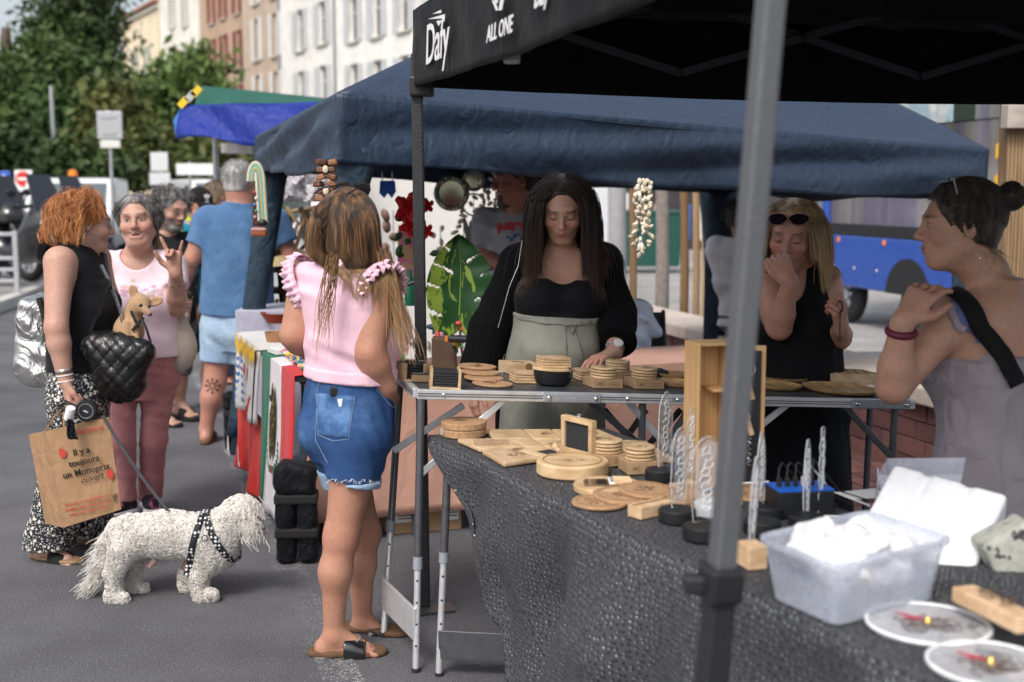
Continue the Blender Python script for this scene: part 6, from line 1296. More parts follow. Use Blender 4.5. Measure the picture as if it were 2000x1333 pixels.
# craft stall under the navy canopy
sA,sd_=A(-.955,5.36,0),unit(A(-.35,.937,0));so_=unit(A(-.937,-.35,0));ZC=.805
CT=thing('craft_table','side table of the craft stall carrying the hanging flags','table',sA)
q=MB();cc=[A(0,0,0),sd_*1.75,sd_*1.75-so_*.62,-so_*.62];q.prism([tuple(c_[:2])for c_ in cc],ZC-.03,ZC-.008);q.build('table_panel',M_DKST,CT)
for a in(.08,1.65):
 for w in(.06,.56):c_=sd_*a-so_*w;q=MB();q.tube([c_,c_+A(0,0,ZC-.03)],.015,8);q.build('leg',M_DKST,CT)
def hang(name,s0,s1,z1,m,parent,o,amp=.02,ph=0,top=.0,nz=20,zt=ZC,ns=None,out=.0,over=.25):
 """cloth from the table top over its side edge down to z1 (number or function of s)"""
 ns=ns or max(6,int((s1-s0)/.025));G=[]
 for i in range(ns+1):
  s_=s0+(s1-s0)*i/ns;row=[];zb_=z1(s_)if callable(z1)else z1
  for j in range(5):row.append(sA+sd_*s_-so_*over*(1-j/5)+A(0,0,zt+.004+top)-o)
  for j in range(nz+1):
   t_=j/nz;d=(zt-zb_)*t_;w=amp*(sin(13*s_+ph)+.6*sin(29*s_+2*t_+ph))*t_+.035*t_
   row.append(sA+sd_*s_+so_*(.008+out+w)+A(0,0,zt+top-d)-o)
  G.append(row)
 b=MB();b.grid(np.array(G));return b.build(name,m,parent,smooth=True,solid=.003)
def onside(s_,z,out=.05):
 t_=(ZC-z)/(ZC-.05);w=.02*(sin(13*s_)+.6*sin(29*s_+2*t_))*t_+.035*t_;return sA+sd_*s_+so_*(.012+w+out)+A(0,0,z)
fc=lambda n,c:cloth(n,c,.8,.06,400,.12)
fl=thing('hanging_flag','green white and red flag with eagle emblem hanging over the craft table','flag',sA);oF=sA
hang('red_stripe',-.02,.30,.06,fc('flag_red',(.55,.025,.03)),fl,oF);hang('white_stripe',.30,.60,.05,fc('flag_white',(.74,.70,.74)),fl,oF);hang('green_stripe',.60,.86,.10,fc('flag_green',(.012,.16,.085)),fl,oF)
Rs=np.stack([-sd_,A(0,0,1),so_],1)
def flat(parent,o,m,pts,s0,z0,k,name,out=.012):
 V=[onside(s0-x*k,z0+y*k,out)-o for x,y in pts];b=MB();n=len(V);b._add(V+[v+so_*.0015 for v in V],[tuple(range(n)),tuple(range(2*n-1,n-1,-1))]);return b.build(name,m,parent)
brn=mat('emblem_brown',(.045,.03,.015),.8,.5,60,c2=(.35,.27,.03),c2s=40,c2t=(.55,.62));grn=mat('emblem_green',(.02,.12,.06),.8,.3,40)
flat(fl,oF,brn,[(-.03,-.30),(.06,-.20),(.09,.05),(.10,.34),(.05,.52),(.0,.60),(-.05,.50),(-.02,.38),(-.09,.22),(-.10,0),(-.08,-.18)],.44,.46,.42,'eagle_emblem')
flat(fl,oF,brn,[(-.05,.46),(-.13,.42),(-.08,.36),(-.02,.38)],.44,.46,.42,'eagle_emblem',.013)
for i in range(14):a=pi*(1.02+.96*i/13);flat(fl,oF,grn,[(cos(a)*.20-.02,sin(a)*.30-.06),(cos(a+.12)*.24,sin(a+.12)*.35-.05),(cos(a)*.27,sin(a)*.38-.05),(cos(a-.12)*.24,sin(a-.12)*.34-.06)],.44,.46,.42,'wreath_leaf',.013)
flat(fl,oF,mat('emblem_red',(.45,.05,.04),.8),[(-.06,-.44),(.06,-.44),(.05,-.36),(-.05,-.36)],.44,.46,.42,'wreath_ribbon',.013)
tw=thing('printed_towel','white beach towel with yellow and blue print and red lower half','towel',sA)
hang('towel_top',.90,1.74,.42,fc('towel_white',(.72,.70,.68)),tw,oF,.016,1,nz=12);
G=[]
b=hang('towel_red',.88,1.78,lambda s_:.03+.10*(s_-.88),fc('towel_red',(.62,.03,.02)),tw,oF,.026,1,zt=.435,over=.0)
yel,blu=mat('print_yellow',(.80,.48,.03),.8),mat('print_blue',(.06,.20,.55),.8);red=mat('print_red',(.62,.04,.03),.8)
for i in range(7):flat(tw,oF,yel,[(-.05,-.02),(.03,-.05),(.06,.02),(-.02,.05)],1.0+.1*i,ZC-.03-.025*(i%2),1.0,'yellow_print',.02)
for i in range(6):
 for k in(0,1):flat(tw,oF,blu,[(-.035,-.018),(.0,-.026),(.036,-.010),(.036,.006),(.0,-.008),(-.03,.0)],1.38+.12*k,.70-.042*i,1.0,'blue_print',.022)
for(s_,z,k)in((1.15,.64,.06),(1.05,.50,.07),(1.12,.45,.06),(1.30,.66,.05)):flat(tw,oF,red,[(-.6,-.5),(.1,-.7),(.7,.1),(.2,.8),(-.3,.4)],s_,z,k,'red_print',.022)
for ch,s_,z in zip('AL',(1.62,1.36),(.17,.16)):lettering(ch,fc('flag_white',(.74,.70,.74)),tw,onside(s_,z,.05)-oF,Rs,.14,bold=.006)
rb=thing('black_ribbon','black and gold ribbon strip hanging between towel and flag','ribbon',sA);hang('ribbon',.865,.895,.42,mat('ribbon_black',(.01,.01,.012),.6),rb,oF,.01,out=.03)
# goods on the flag table
def onC(s_,w,z=0):return sA+sd_*s_-so_*w+A(0,0,ZC+.008+z)
q=MB();q.box((0,0,.015),(.30,.14,.03));one('white_tray',q,M_WPRINT,'white tray on the flag table','tray',loc=onC(.72,.16),rot=(0,0,.5),bevel=.004)
q=MB();q.lathe([(.05,0),(.06,.05),(.055,.05),(.045,.006)],20,caps=False);one('clay_pot',q,mat('terracotta',(.36,.19,.09),.8),'small brown pot on the flag table','pot',loc=onC(1.2,.12),smooth=True)
rg=np.random.default_rng(12);cols=[mat('bead_%d'%i,c,.35,.1)for i,c in enumerate(((.6,.06,.05),(.75,.5,.05),(.05,.3,.15),(.7,.68,.62),(.02,.08,.12),(.6,.3,.4),(.08,.2,.45)))]
def bead_string(label,c,n,r,sp,seed,group,name='bead_bracelet'):
 rg=np.random.default_rng(seed);o=thing(name,label,'bracelet',c,0,group)
 for mi in range(3):
  b=MB()
  for i in range(mi,n,3):a=2*pi*i/n;b.ell(A(cos(a)*sp,sin(a)*sp*.8,r),(r,r,r),I3,7,5)
  b.build('bead_row',cols[(seed+mi*2)%7],o,smooth=True)
for i in range(12):bead_string('coloured bead bracelet heaped on the flag table',onC(.08+.07*(i%6),.08+.07*(i//6),.004*(i%3)),18,.008,.035,i,'bead bracelets on the flag table')
for i in range(7):q=MB();[q.ell((.018*cos(a),.018*sin(a),.02),(.012,.012,.007),I3,7,5)for a in np.linspace(0,6.28,6,endpoint=False)];q.ell((0,0,.024),(.009,.009,.008),I3,7,5);one('flower_charm',q,cols[(i*2+1)%7],'small coloured flower charm on the flag table','charm','flower charms',loc=onC(.5+.045*(i%4),.07+.05*(i//4)),smooth=True)
# front table with peach cloth
fa,fd_=A(-.93,5.42,0),unit(A(.937,.35,0));fo=unit(A(.35,-.937,0));PT=thing('peach_tablecloth','peach tablecloth on the front table of the craft stall','tablecloth',fa);G=[]
for i in range(81):
 s_=2.6*i/80;row=[fa+fd_*s_-fo*.6*(1-j/5)+A(0,0,.76)-fa for j in range(5)]
 for j in range(16):t_=j/15;row.append(fa+fd_*s_+fo*(.006+(.012*sin(9*s_)+.008*sin(23*s_+2*t_))*t_)+A(0,0,.76-.645*t_)-fa)
 G.append(row)
b=MB();b.grid(np.array(G));b.build('cloth',cloth('peach_cotton',(.62,.35,.27),.9,.05,300,.1),PT,smooth=True,solid=.003)
FT=thing('front_table','front table of the craft stall under the peach cloth','table',fa);q=MB();q.prism([tuple(c_[:2])for c_ in(fd_*.02-fo*.02,fd_*2.58-fo*.02,fd_*2.58-fo*.58,fd_*.02-fo*.58)],.73,.752);q.build('table_panel',M_DKST,FT)
for a in(.1,2.5):
 for w in(.08,.52):c_=fd_*a-fo*w;q=MB();q.tube([c_,c_+A(0,0,.73)],.015,8);q.build('leg',M_DKST,FT)
def onF(s_,w,z=0):return fa+fd_*s_-fo*w+A(0,0,.768+z)
p_=gd(790,1080);o=thing('carton','cardboard carton with white address label under the peach cloth','box',(p_[0]+.03,p_[1]+.46,0),.3);q=MB();q.box((0,0,.105),(.36,.26,.21));q.build('box_body',M_KRAFT,o,bevel=.004)
for x,z,w,h in((-.07,.10,.15,.09),(.13,.10,.07,.10)):
 q=MB();q.box((x,-.1315,z),(w,.001,h));l=q.build('label',M_WPRINT,o);q=MB();[q.box((x,-.1325,z+h*.35-k*h*.16),(w*.8,.0008,h*.05))for k in range(5)];q.build('label_print',M_BURN,o)
q=MB();q.box((0,0,.09),(.2,.2,.18));one('dark_crate',q,mat('crate_dark',(.06,.02,.02),.7),'dark red crate in the shade under the craft stall table','crate',loc=(p_[0]-.32,p_[1]+.25,0),bevel=.01)
# weight bags on the navy canopy legs
def weight_bag(label,c,H,w,rz):
 o=thing('weight_bag',label,'weight bag',c,rz,'black weight bags on the canopy legs');m=cloth('bag_nylon',(.008,.008,.010),.55,.1,300,.15,wr=.5)
 for sx in(-1,1):
  s=S();s.box((sx*w*.26,0,H*.34),(w*.25,w*.3,H*.34),None,.035);s.post.append(folds(.005,30,30,40,int(H*100)+sx));soft('pouch',s,m,o,.009)
 s=S();s.box((0,.0,H*.80),(w*.52,w*.36,H*.16),roty(.12),.04);s.post.append(folds(.012,24,22,30,7));soft('flap',s,m,o,.009)
 for z in(.30*H,.62*H):b=MB();b.box((0,0,z),(w*1.04,w*.64,.045));b.build('strap',mat('webbing',(.015,.015,.016),.8),o,bevel=.01)
weight_bag('large black weight bag strapped round the leg beside the denim shorts woman',gd(568,1106)+A(.02,.06,0),.47,.18,.1);weight_bag('black weight bag at the far leg of the navy canopy',gd(458,888)+A(0,.08,0),.40,.15,.2)
# --- painted walking stick handle hung on the far leg
o=thing('painted_carving','carved wooden hook painted with turquoise and ochre stripes hanging on canopy leg','carving',px(503,390,7.0));sc=1/FPX*7.0
def arc(off,w):return[A((-8+22*0+off*0)*sc,0,0)for _ in()]
for i,(off,c)in enumerate(((-2,(.65,.55,.40)),(3,(.08,.45,.42)),(8,(.70,.42,.05)),(12,(.05,.25,.40)),(16,(.70,.65,.52)))):
 pts=[A((-10+(18-off)*cos(a)*.75+8)*sc,0,(35+(34-off)*sin(a))*sc)for a in np.linspace(pi,.15,12)]+[A((-10+(18-off)*.75+8+k*.6)*sc,0,(35-k*16)*sc)for k in range(1,6)]
 b=MB();b.tube(pts,3.4*sc,6);b.build('painted_stripe',mat('stripe_paint_%d'%i,c,.5,.1),o,smooth=True)
b=MB();b.box(A(-4*sc,.01,-15*sc),(14*sc,.03,70*sc));b.build('carved_panel',mat('carved_dark',(.06,.025,.012),.6,.3,60,.5,60),o,bevel=.01)
for i in range(5):b=MB();b.ell(A((-5+3*(i%2))*sc,-.012,(14-12*i)*sc),(.008,.008,.01));b.build('inlay',cols[(i*3)%7],o)
b=MB();b.box(A(2*sc,0,-62*sc),(30*sc,.05,18*sc));b.build('base_block',mat('red_wood',(.30,.08,.03),.5,.2,30),o,bevel=.012);lettering('ARTESANIA',M_WPRINT,o,A(2*sc,-.028,-57*sc),frame((0,-1,0),(0,0,1)),.016)
b=MB();b.ell(A(9*sc,-.01,-45*sc),(10*sc,.02,7*sc));b.build('boot_carving',mat('dark_lacquer',(.02,.018,.02),.25),o,smooth=True)
# --- stacked carved totem and walking sticks, shell strings, mirrors
def totem(label,u,v0,v1,Y,n,seed):
 rg=np.random.default_rng(seed);a,b_=px(u,v0,Y),px(u,v1,Y);o=thing('carved_totem',label,'carving',a);H=a[2]-b_[2];ms=[mat('totem_%d'%i,c,.45,.2,40,.4,60)for i,c in enumerate(((.16,.06,.025),(.24,.10,.04),(.10,.035,.015)))]
 for i in range(n):
  for k in(-1,1):b=MB();b.box(A(k*.022+rg.normal()*.004,0,-H*(i+.5)/n),(.042,.04,H/n*.86),rotz(rg.normal()*.3)@roty(rg.normal()*.25),rg.uniform(.6,1));b.build('carved_figure',ms[(i+k)%3],o,bevel=.007)
  if i%3==1:b=MB();b.ell(A(.0,-.025,-H*(i+.5)/n),(.012,.006,.016));b.build('bone_inlay',mat('bone',(.65,.58,.42),.5),o)
totem('hanging string of carved brown wooden figures beside navy leg cover',637,310,395,5.05,6,1);totem('lower string of carved wooden figures behind the highlighted hair',626,400,500,5.6,6,2)
o=thing('walking_stick_rack','bundle of wooden walking sticks standing in a rack','stick rack',px(575,600,8.2)*A(1,1,0));b=MB();b.box((0,0,.55),(.5,.25,.04));b.build('shelf',M_STAKE,o);b=MB();b.box((0,0,.95),(.5,.25,.03));b.build('shelf',M_STAKE,o)
for i in range(4):b=MB();b.box(((-.23,.23)[i%2],(-.1,.1)[i//2],.5),(.03,.03,1.0));b.build('leg',M_STAKE,o)
rg=np.random.default_rng(4)
for i in range(14):
 x,y=rg.uniform(-.22,.22),rg.uniform(-.1,.1);q=MB();q.tube([(x,y,.57),(x+rg.normal()*.03,y,1.1),(x+rg.normal()*.07,y,1.42+rg.normal()*.06),(x+rg.normal()*.10,y,1.5)],[.014,.015,.013,.02],7);s_=one('walking_stick',q,[M_STAKE,mat('stick_pale',(.42,.29,.16),.6),mat('dark_lacquer',(.02,.018,.02)),mat('carved_dark',(.06,.025,.012))][i%4],['plain brown walking stick in the rack','pale wooden walking stick in the rack','black lacquered walking stick in the rack','dark carved walking stick in the rack'][i%4],'walking stick','walking sticks in the rack',loc=root_o(o),smooth=True)
q=MB();q.grid(np.array([[A(.16*(i/12-.5)*2+.02*sin(j*2),-.02*sin(i*2.2)-.03*sin(i*.9+j),.3*(1-j/8)+.01*sin(i*3))for j in range(9)]for i in range(13)]));one('plastic_bag',q,mat('clear_plastic_bag',(.75,.72,.76),.2,.1,trans=.3,wr=.8,bump=.1),'crumpled clear plastic bag hanging above the walking sticks','plastic bag',loc=px(600,393,8.0),smooth=True,solid=.003)
def shell_string(label,u,v0,v1,Y,n,r,seed,m=None,name='shell_garland'):
 rg=np.random.default_rng(seed);a,b_=px(u,v0,Y),px(u,v1,Y);H=a[2]-b_[2];o=thing(name,label,'garland',a);b=MB();b.tube([(0,0,0),(0,0,-H)],.0025,5);b.build('cord',mat('cord_dark',(.05,.04,.03),.9),o);me=[]
 for k in range(3):q=MB();q.ell((0,0,0),(r*(.8+.3*k),r*.6,r*(1.1-.2*k)),I3,8,6);me.append(raw_mesh('shell',q.V,q.F,[m or mat('shell_%d'%k,((.78,.70,.56),(.66,.56,.42),(.84,.79,.70))[k],.45,.25,60)],None,True))
 for i in range(n):s_=link('shell',me[i%3],o,A(rg.normal()*r*1.0,rg.normal()*r*.7,-H*(i+.5)/n),tuple(rg.uniform(0,3,3)))
for i in range(3):shell_string(('left strand of pale shells beside the round stake','middle short strand of pale shells under the canopy edge','right strand of pale shells beside the grey trunk')[i],1256+(i-1)*8,352,(500,455,490)[i],6.05,(30,22,28)[i],.016,i,name='shell_garland')
shell_string('thin strand of shells hanging beside the goateed man',968,335,450,7.6,18,.014,9)
def ring_mirror(label,u,v,r_px,Y,seed):
 rg=np.random.default_rng(seed);r=r_px/FPX*Y;o=thing('shell_mirror',label,'mirror',px(u,v,Y));R_=rotx(pi/2);b=MB();b.lathe([(r*.70,-.004),(r*.70,.004)],30,(0,0,0),R_);b.build('mirror_glass',mat('mirror_glass',(.55,.6,.48),.08,0,metal=.9),o);b=MB();b.torus((0,.004,0),r*.85,r*.17,R_,30,7);b.build('frame',mat('mosaic_base',(.25,.2,.16),.7),o)
 q=MB();q.ell((0,0,0),(r*.11,r*.06,r*.11),I3,7,5);ms=[raw_mesh('shell',q.V,q.F,[mat('mosaic_%d'%k,c,.4,.2,80)],None,True)for k,c in enumerate(((.6,.5,.38),(.08,.25,.28),(.45,.28,.22),(.68,.62,.52)))]
 for i in range(26):a=2*pi*i/26;link('shell',ms[rg.integers(0,4)],o,A(cos(a)*r*(.85+.1*rg.normal()*.4),-.02,sin(a)*r*(.85+.04*rg.normal())))
ring_mirror('round mirror framed with mosaic shells hanging under the canopy',882,378,34,7.8,1);ring_mirror('smaller shell ringed mirror next to the mosaic mirror',925,352,22,8.0,2)
for i,(u,v0,v1,n)in enumerate(((905,395,470,7),(925,380,480,8),(944,345,475,12),(860,440,520,6),(955,360,490,12),(985,440,480,3))):shell_string(['string of feathers and shells under the small mirror','string of driftwood pieces and shells','long shell wind chime','short string of grey driftwood','long ladder of shells and cords','short shell string by the grey t-shirt'][i],u,v0,v1,8.0,n,.022,i+20,name='wind_chime')
o=thing('dreamcatcher','dream catcher with grey feathers among the wind chimes','dream catcher',px(925,400,8.0));b=MB();b.torus((0,0,0),.07,.006,rotx(pi/2),24,6);b.build('hoop',M_STAKE,o)
for k in range(4):b=MB();b.ell(A((k-1.5)*.03,0,-.17-.02*(k%2)),(.018,.003,.09),roty((k-1.5)*.12),8,6);b.build('feather',mat('feather_grey',(.25,.25,.26),.8,.3,30),o,smooth=True)
o=thing('blue_fish_plaque','bright blue butterfly shaped plaque hanging on cords','plaque',px(757,368,7.4));b=MB();b.prism([(-.05,-.03),(-.02,-.06),(0,-.03),(.025,-.06),(.05,-.02),(.045,.045),(-.045,.045)],-.006,.006,(0,0,0),rotx(pi/2));b.build('plaque',mat('bright_blue',(.01,.12,.55),.4),o,bevel=.004);[MB().tube([(x_,0,.045),(x_,0,.10)],.003,5).build('cord',M_CHROME,o)for x_ in(-.03,.03)]
shell_string('string of brown carved masks hanging on the white backdrop',768,410,560,8.6,7,.045,40,mat('mask_brown',(.22,.12,.09),.6,.4,30),'mask_string')
# --- monstera leaf, hibiscus, price card
def leafmat2():
 m=bpy.data.materials.new('monstera');t,b,N,L=nodes(m);tc=N('ShaderNodeTexCoord');n1=N('ShaderNodeTexNoise',Scale=16.0,Detail=4.0,Roughness=.65,Distortion=.8);mp=N('ShaderNodeMapping');mp.inputs['Scale'].default_value=(1,1,.45);mp.inputs['Rotation'].default_value=(0,.8,0);L(tc.outputs['Object'],mp.inputs[0]);L(mp.outputs[0],n1 .inputs['Vector'])
 sx=N('ShaderNodeSeparateXYZ');L(tc.outputs['Object'],sx.inputs[0]);ad=N('ShaderNodeMath',operation='MULTIPLY_ADD');L(sx.outputs[0],ad.inputs[0]);ad.inputs[1].default_value=-.9;L(n1 .outputs[0],ad.inputs[2]);cr=N('ShaderNodeValToRGB');cr.color_ramp.elements[0].position=.55;cr.color_ramp.elements[1].position=.57;cr.color_ramp.elements[0].color=(.016,.07,.018,1);cr.color_ramp.elements[1].color=(.24,.34,.05,1);L(ad.outputs[0],cr.inputs[0]);L(cr.outputs[0],b.inputs['Base Color']);b.inputs['Roughness'].default_value=.35;return m
o=thing('monstera_leaf','large variegated artificial monstera leaf on long green stem','leaf',px(897,615,5.85));kx=5.85/FPX;MM=leafmat2()
for sd in(-1,1):
 nt_,nw=60,16;V=[];F=[]
 for i in range(nt_+1):
  t_=i/nt_;wd=66*(sin(pi*min(1,(t_*.93+.07))**.72))**.8;rib=A(3*sin(t_*3),0,-30*(1-t_)**6+158*t_)
  for j in range(nw+1):s_=j/nw;V.append((rib+A(sd*wd*s_,-14*s_*s_+6*sin(t_*24)*s_*.35,(22*(1-t_)-34*t_*0)*s_*.3-38*s_*(1-t_)**3+26*s_*t_*(1-t_)))*kx)
 for i in range(nt_):
  for j in range(nw):
   t_=i/nt_;s_=j/nw;ph=(t_*4.7-.62*s_+.2*sd+.04*sin(i*.9))%1
   if.12<t_<.9 and ph<.10 and s_>.42+.2*sin(int(t_*4.7-.62*s_)*2.3):continue
   a=i*(nw+1)+j;F.append((a,a+nw+1,a+nw+2,a+1)if sd>0 else(a,a+1,a+nw+2,a+nw+1))
 b=MB();b._add(V,F);b.build('leaf_half',MM,o,smooth=True,solid=.003)
b=MB();b.tube([A(3*sin(t_*3),-1,158*t_)*kx for t_ in np.linspace(0,1,10)],[.004*(1-.8*t_)for t_ in np.linspace(0,1,10)],6);b.build('midrib',mat('leaf_rib',(.22,.33,.06),.5),o,smooth=True);b=MB();b.tube([A(0,0,0),A(.005,.02,-.12),A(.02,.06,-.30)],.006,8);b.build('stem',mat('stem_green',(.06,.16,.04),.5),o,smooth=True)
o=thing('hibiscus','red artificial hibiscus spray with dark green leaves','flower',px(805,470,5.9));pet=mat('petal_red',(.55,.012,.02),.55,.15,20);lf=mat('leaf_deep',(.015,.06,.02),.5,.2,20)
for fi,(u,v,s_)in enumerate(((800,405,.085),(802,440,.065),(832,452,.045),(834,402,.042))):
 c_=px(u,v,5.9)-root_o(o)
 for k in range(5):
  a=2*pi*k/5+fi;dv=unit(A(cos(a),-.55,sin(a)));G=[]
  for i in range(6):
   for_=i/5;G.append([c_+dv*s_*for_+unit(np.cross(dv,A(0,1,0)))*s_*.62*sin(pi*min(.98,for_*.8+.08))*(j/4-.5)+A(0,-.012*sin(j*2.1+i),.004*sin(i*3+j*2))for j in range(5)])
  b=MB();b.grid(np.array(G));b.build('petal',pet,o,smooth=True,solid=.001)
for(u,v,du,dv_)in((790,405,-14,-8),(786,432,-16,-10),(785,455,-14,14),(820,430,12,10),(800,466,-8,12),(785,478,-12,22),(838,498,22,-6),(790,500,-18,-4)):
 a,e=px(u,v,5.9)-root_o(o),px(u+du,v+dv_,5.88)-root_o(o);b=MB();pr=unit(np.cross(e-a,A(0,1,0)))*.016;b.grid(np.array([[lerp(a,e,t_)+pr*sin(pi*t_)*(j-1)+A(0,.004*abs(j-1),0)for j in range(3)]for t_ in np.linspace(0,1,7)]));b.build('leaf',lf,o,smooth=True,solid=.001)
b=MB();b.tube([px(806,410,5.92)-root_o(o),px(808,470,5.92)-root_o(o),px(812,640,5.95)-root_o(o)],.004,6);b.build('stem',lf,o)
o=thing('price_card','kraft price card with pink handwriting beside the hibiscus','sign',px(798,500,5.98));k=5.98/FPX;q=MB();q.box((0,0,0),(42*k,.006,118*k),roty(.03));q.build('card',M_KRAFT,o);pk=mat('pink_ink',(.75,.10,.38),.7,0)
for i,tx in enumerate(('Casa ♥ Dia','juegos','Precio x','Pieza')):lettering(tx.replace('♥ ',''),pk,o,(2*k,-.0045,(42-(0,16,52,70)[i])*k),frame((0,-1,0),(0,0,1)),15*k,shear=.2)
q=MB();q.ell((-14*k,-.004,-5*k),(3*k,.001,9*k));q.build('ink_mark',pk,o)
# --- small goods on the peach table
for i,(u,v,w,h,m_,nm,lb)in enumerate(((868,690,46,62,mat('brown_box',(.10,.06,.035),.7,.2,20),'wooden_case','brown wooden case standing under the monstera leaf'),(800,560,22,70,mat('bottle_green',(.01,.12,.06),.2),'green_bottle','dark green bottle behind the tent post'))):
 c_=px(u,v,5.75);q=MB();
 if i==0:q.box((0,0,0),(w*k,.1,h*k));one(nm,q,m_,lb,'case',loc=c_,bevel=.006)
 else:q.lathe([(.025,-.09),(.026,.02),(.012,.05),(.011,.08)],16);one(nm,q,m_,lb,'bottle',loc=c_,smooth=True)
q=MB();c_=px(915,663,5.6);q.tube([px(880,662,5.62)-c_,px(960,664,5.55)-c_],.018,10);q.tube([px(868,663,5.62)-c_,px(882,662,5.62)-c_],[.006,.012],8);one('black_torch',q,M_BLK,'black cylindrical torch with orange nozzle lying over the case','torch',loc=c_,smooth=True)
q=MB();c_=px(872,662,5.61);q.box((0,0,0),(.014,.014,.028));one('orange_nozzle',q,mat('orange_plastic',(.7,.22,.03),.5),'small orange nozzle at the end of the black torch','nozzle',loc=c_,bevel=.003)
rg=np.random.default_rng(6);nms=['red','yellow','green','white','navy','pink','blue']
for i in range(26):
 u,v=rg.uniform(772,925),rg.uniform(628,715);c_=px(u,v,5.75+rg.uniform(-.1,.25));q=MB();q.ell((0,0,0),(rg.uniform(.012,.028),.015,rg.uniform(.01,.03)),rotz(rg.uniform(0,3)),8,6);q.box((.01,0,-.02),(.012,.01,.03));one('painted_figurine',q,cols[i%7],'small painted %s figurine among the craft trinkets'%nms[i%7],'figurine','painted craft figurines',loc=c_,smooth=True)
q=MB();q.tube([(-.05,0,-.1),(-.02,0,.0),(.03,0,.02),(.09,0,-.02)],.012,8);one('iron_hook',q,M_BLK,'curved black iron hook behind the ruffled sleeve','hook',loc=px(795,560,5.6),smooth=True)
# shelves of small goods behind the blue shirted man's arm
o=thing('display_shelf','wooden display shelf with straw top behind the man in blue','shelf',px(552,700,7.9)*A(1,1,0));
for z in(.5,.8,1.1):b=MB();b.box((0,.1,z),(.5,.3,.02));b.build('shelf_board',M_STAKE,o)
for x in(-.23,.23):b=MB();b.box((x,.1,.58),(.03,.28,1.14));b.build('upright',M_STAKE,o)
b=MB();b.lathe([(.30,0),(.26,.05),(.05,.11)],18,(0,.1,1.14));b.build('straw_top',mat('straw',(.50,.38,.20),.9,.3,60,.5,100),o)
for i in range(18):q=MB();q.lathe([(.025,0),(.028,.05),(.012,.07),(.012,.10)],10);one('painted_bottle',q,cols[i%7],'small painted %s bottle on the display shelf'%nms[i%7],'bottle','bottles on the display shelf',loc=root_o(o)+A(-.18+.07*(i%6),.02+.02*(i%3),(.512,.812,1.112)[i//6%3]if i//6<2 else.512+.0),smooth=True)
q=MB();q.lathe([(.08,0),(.12,.06),(.115,.06),(.075,.008)],20,caps=False);one('fruit_bowl',q,mat('bowl_red',(.35,.06,.03),.6,.3,40),'red woven bowl on the white side table','bowl',loc=px(548,630,7.3),smooth=True)
q=MB();c_=px(560,640,7.4);q.box((0,.1,.45),(.6,.5,.9));one('white_side_table',q,cloth('lavender_cloth',(.42,.42,.52)),'pale lavender covered side table behind the far canopy leg','table',loc=(c_[0],c_[1]+.1,0),bevel=.01)
# --- pale denim jacket heap by the wall
s=S();c_=px(1240,655,7.0);s.el((0,0,0),(.10,.12,.15));s.el((.02,-.02,.12),(.07,.09,.09),None,.05);s.rc((.03,-.05,.1),(.12,-.02,.02),.05,.04,.04);s.rc((-.06,0,-.1),(.08,0,-.17),.09,.08,.05);s.post.append(folds(.022,26,22,24,3));s.pad=.05;V,F=s.mesh(.011);o=link('denim_jacket',raw_mesh('denim_jacket',V,F,[mat('denim_sky',(.50,.60,.74),.85,.12,12,.3,300,wr=.4)],None,True));o.location=c_;tag(o,'crumpled pale blue denim jacket hung over a folding chair','jacket')
o=thing('folding_chair','black folding chair carrying the pale denim jacket','chair',A(c_[0],c_[1]+.12,0));b=MB();b.box((0,0,.46),(.42,.40,.03));b.build('seat',M_BLK,o,bevel=.01);b=MB();b.box((0,.2,.78),(.42,.02,.22));b.build('backrest',M_BLK,o,bevel=.01)
for s_ in(-1,1):b=MB();b.tube([(s_*.2,-.2,0),(s_*.2,.2,.9)],.012,8);b.build('leg',M_BLK,o);b=MB();b.tube([(s_*.19,.25,0),(s_*.19,-.18,.46)],.012,8);b.build('leg',M_BLK,o)
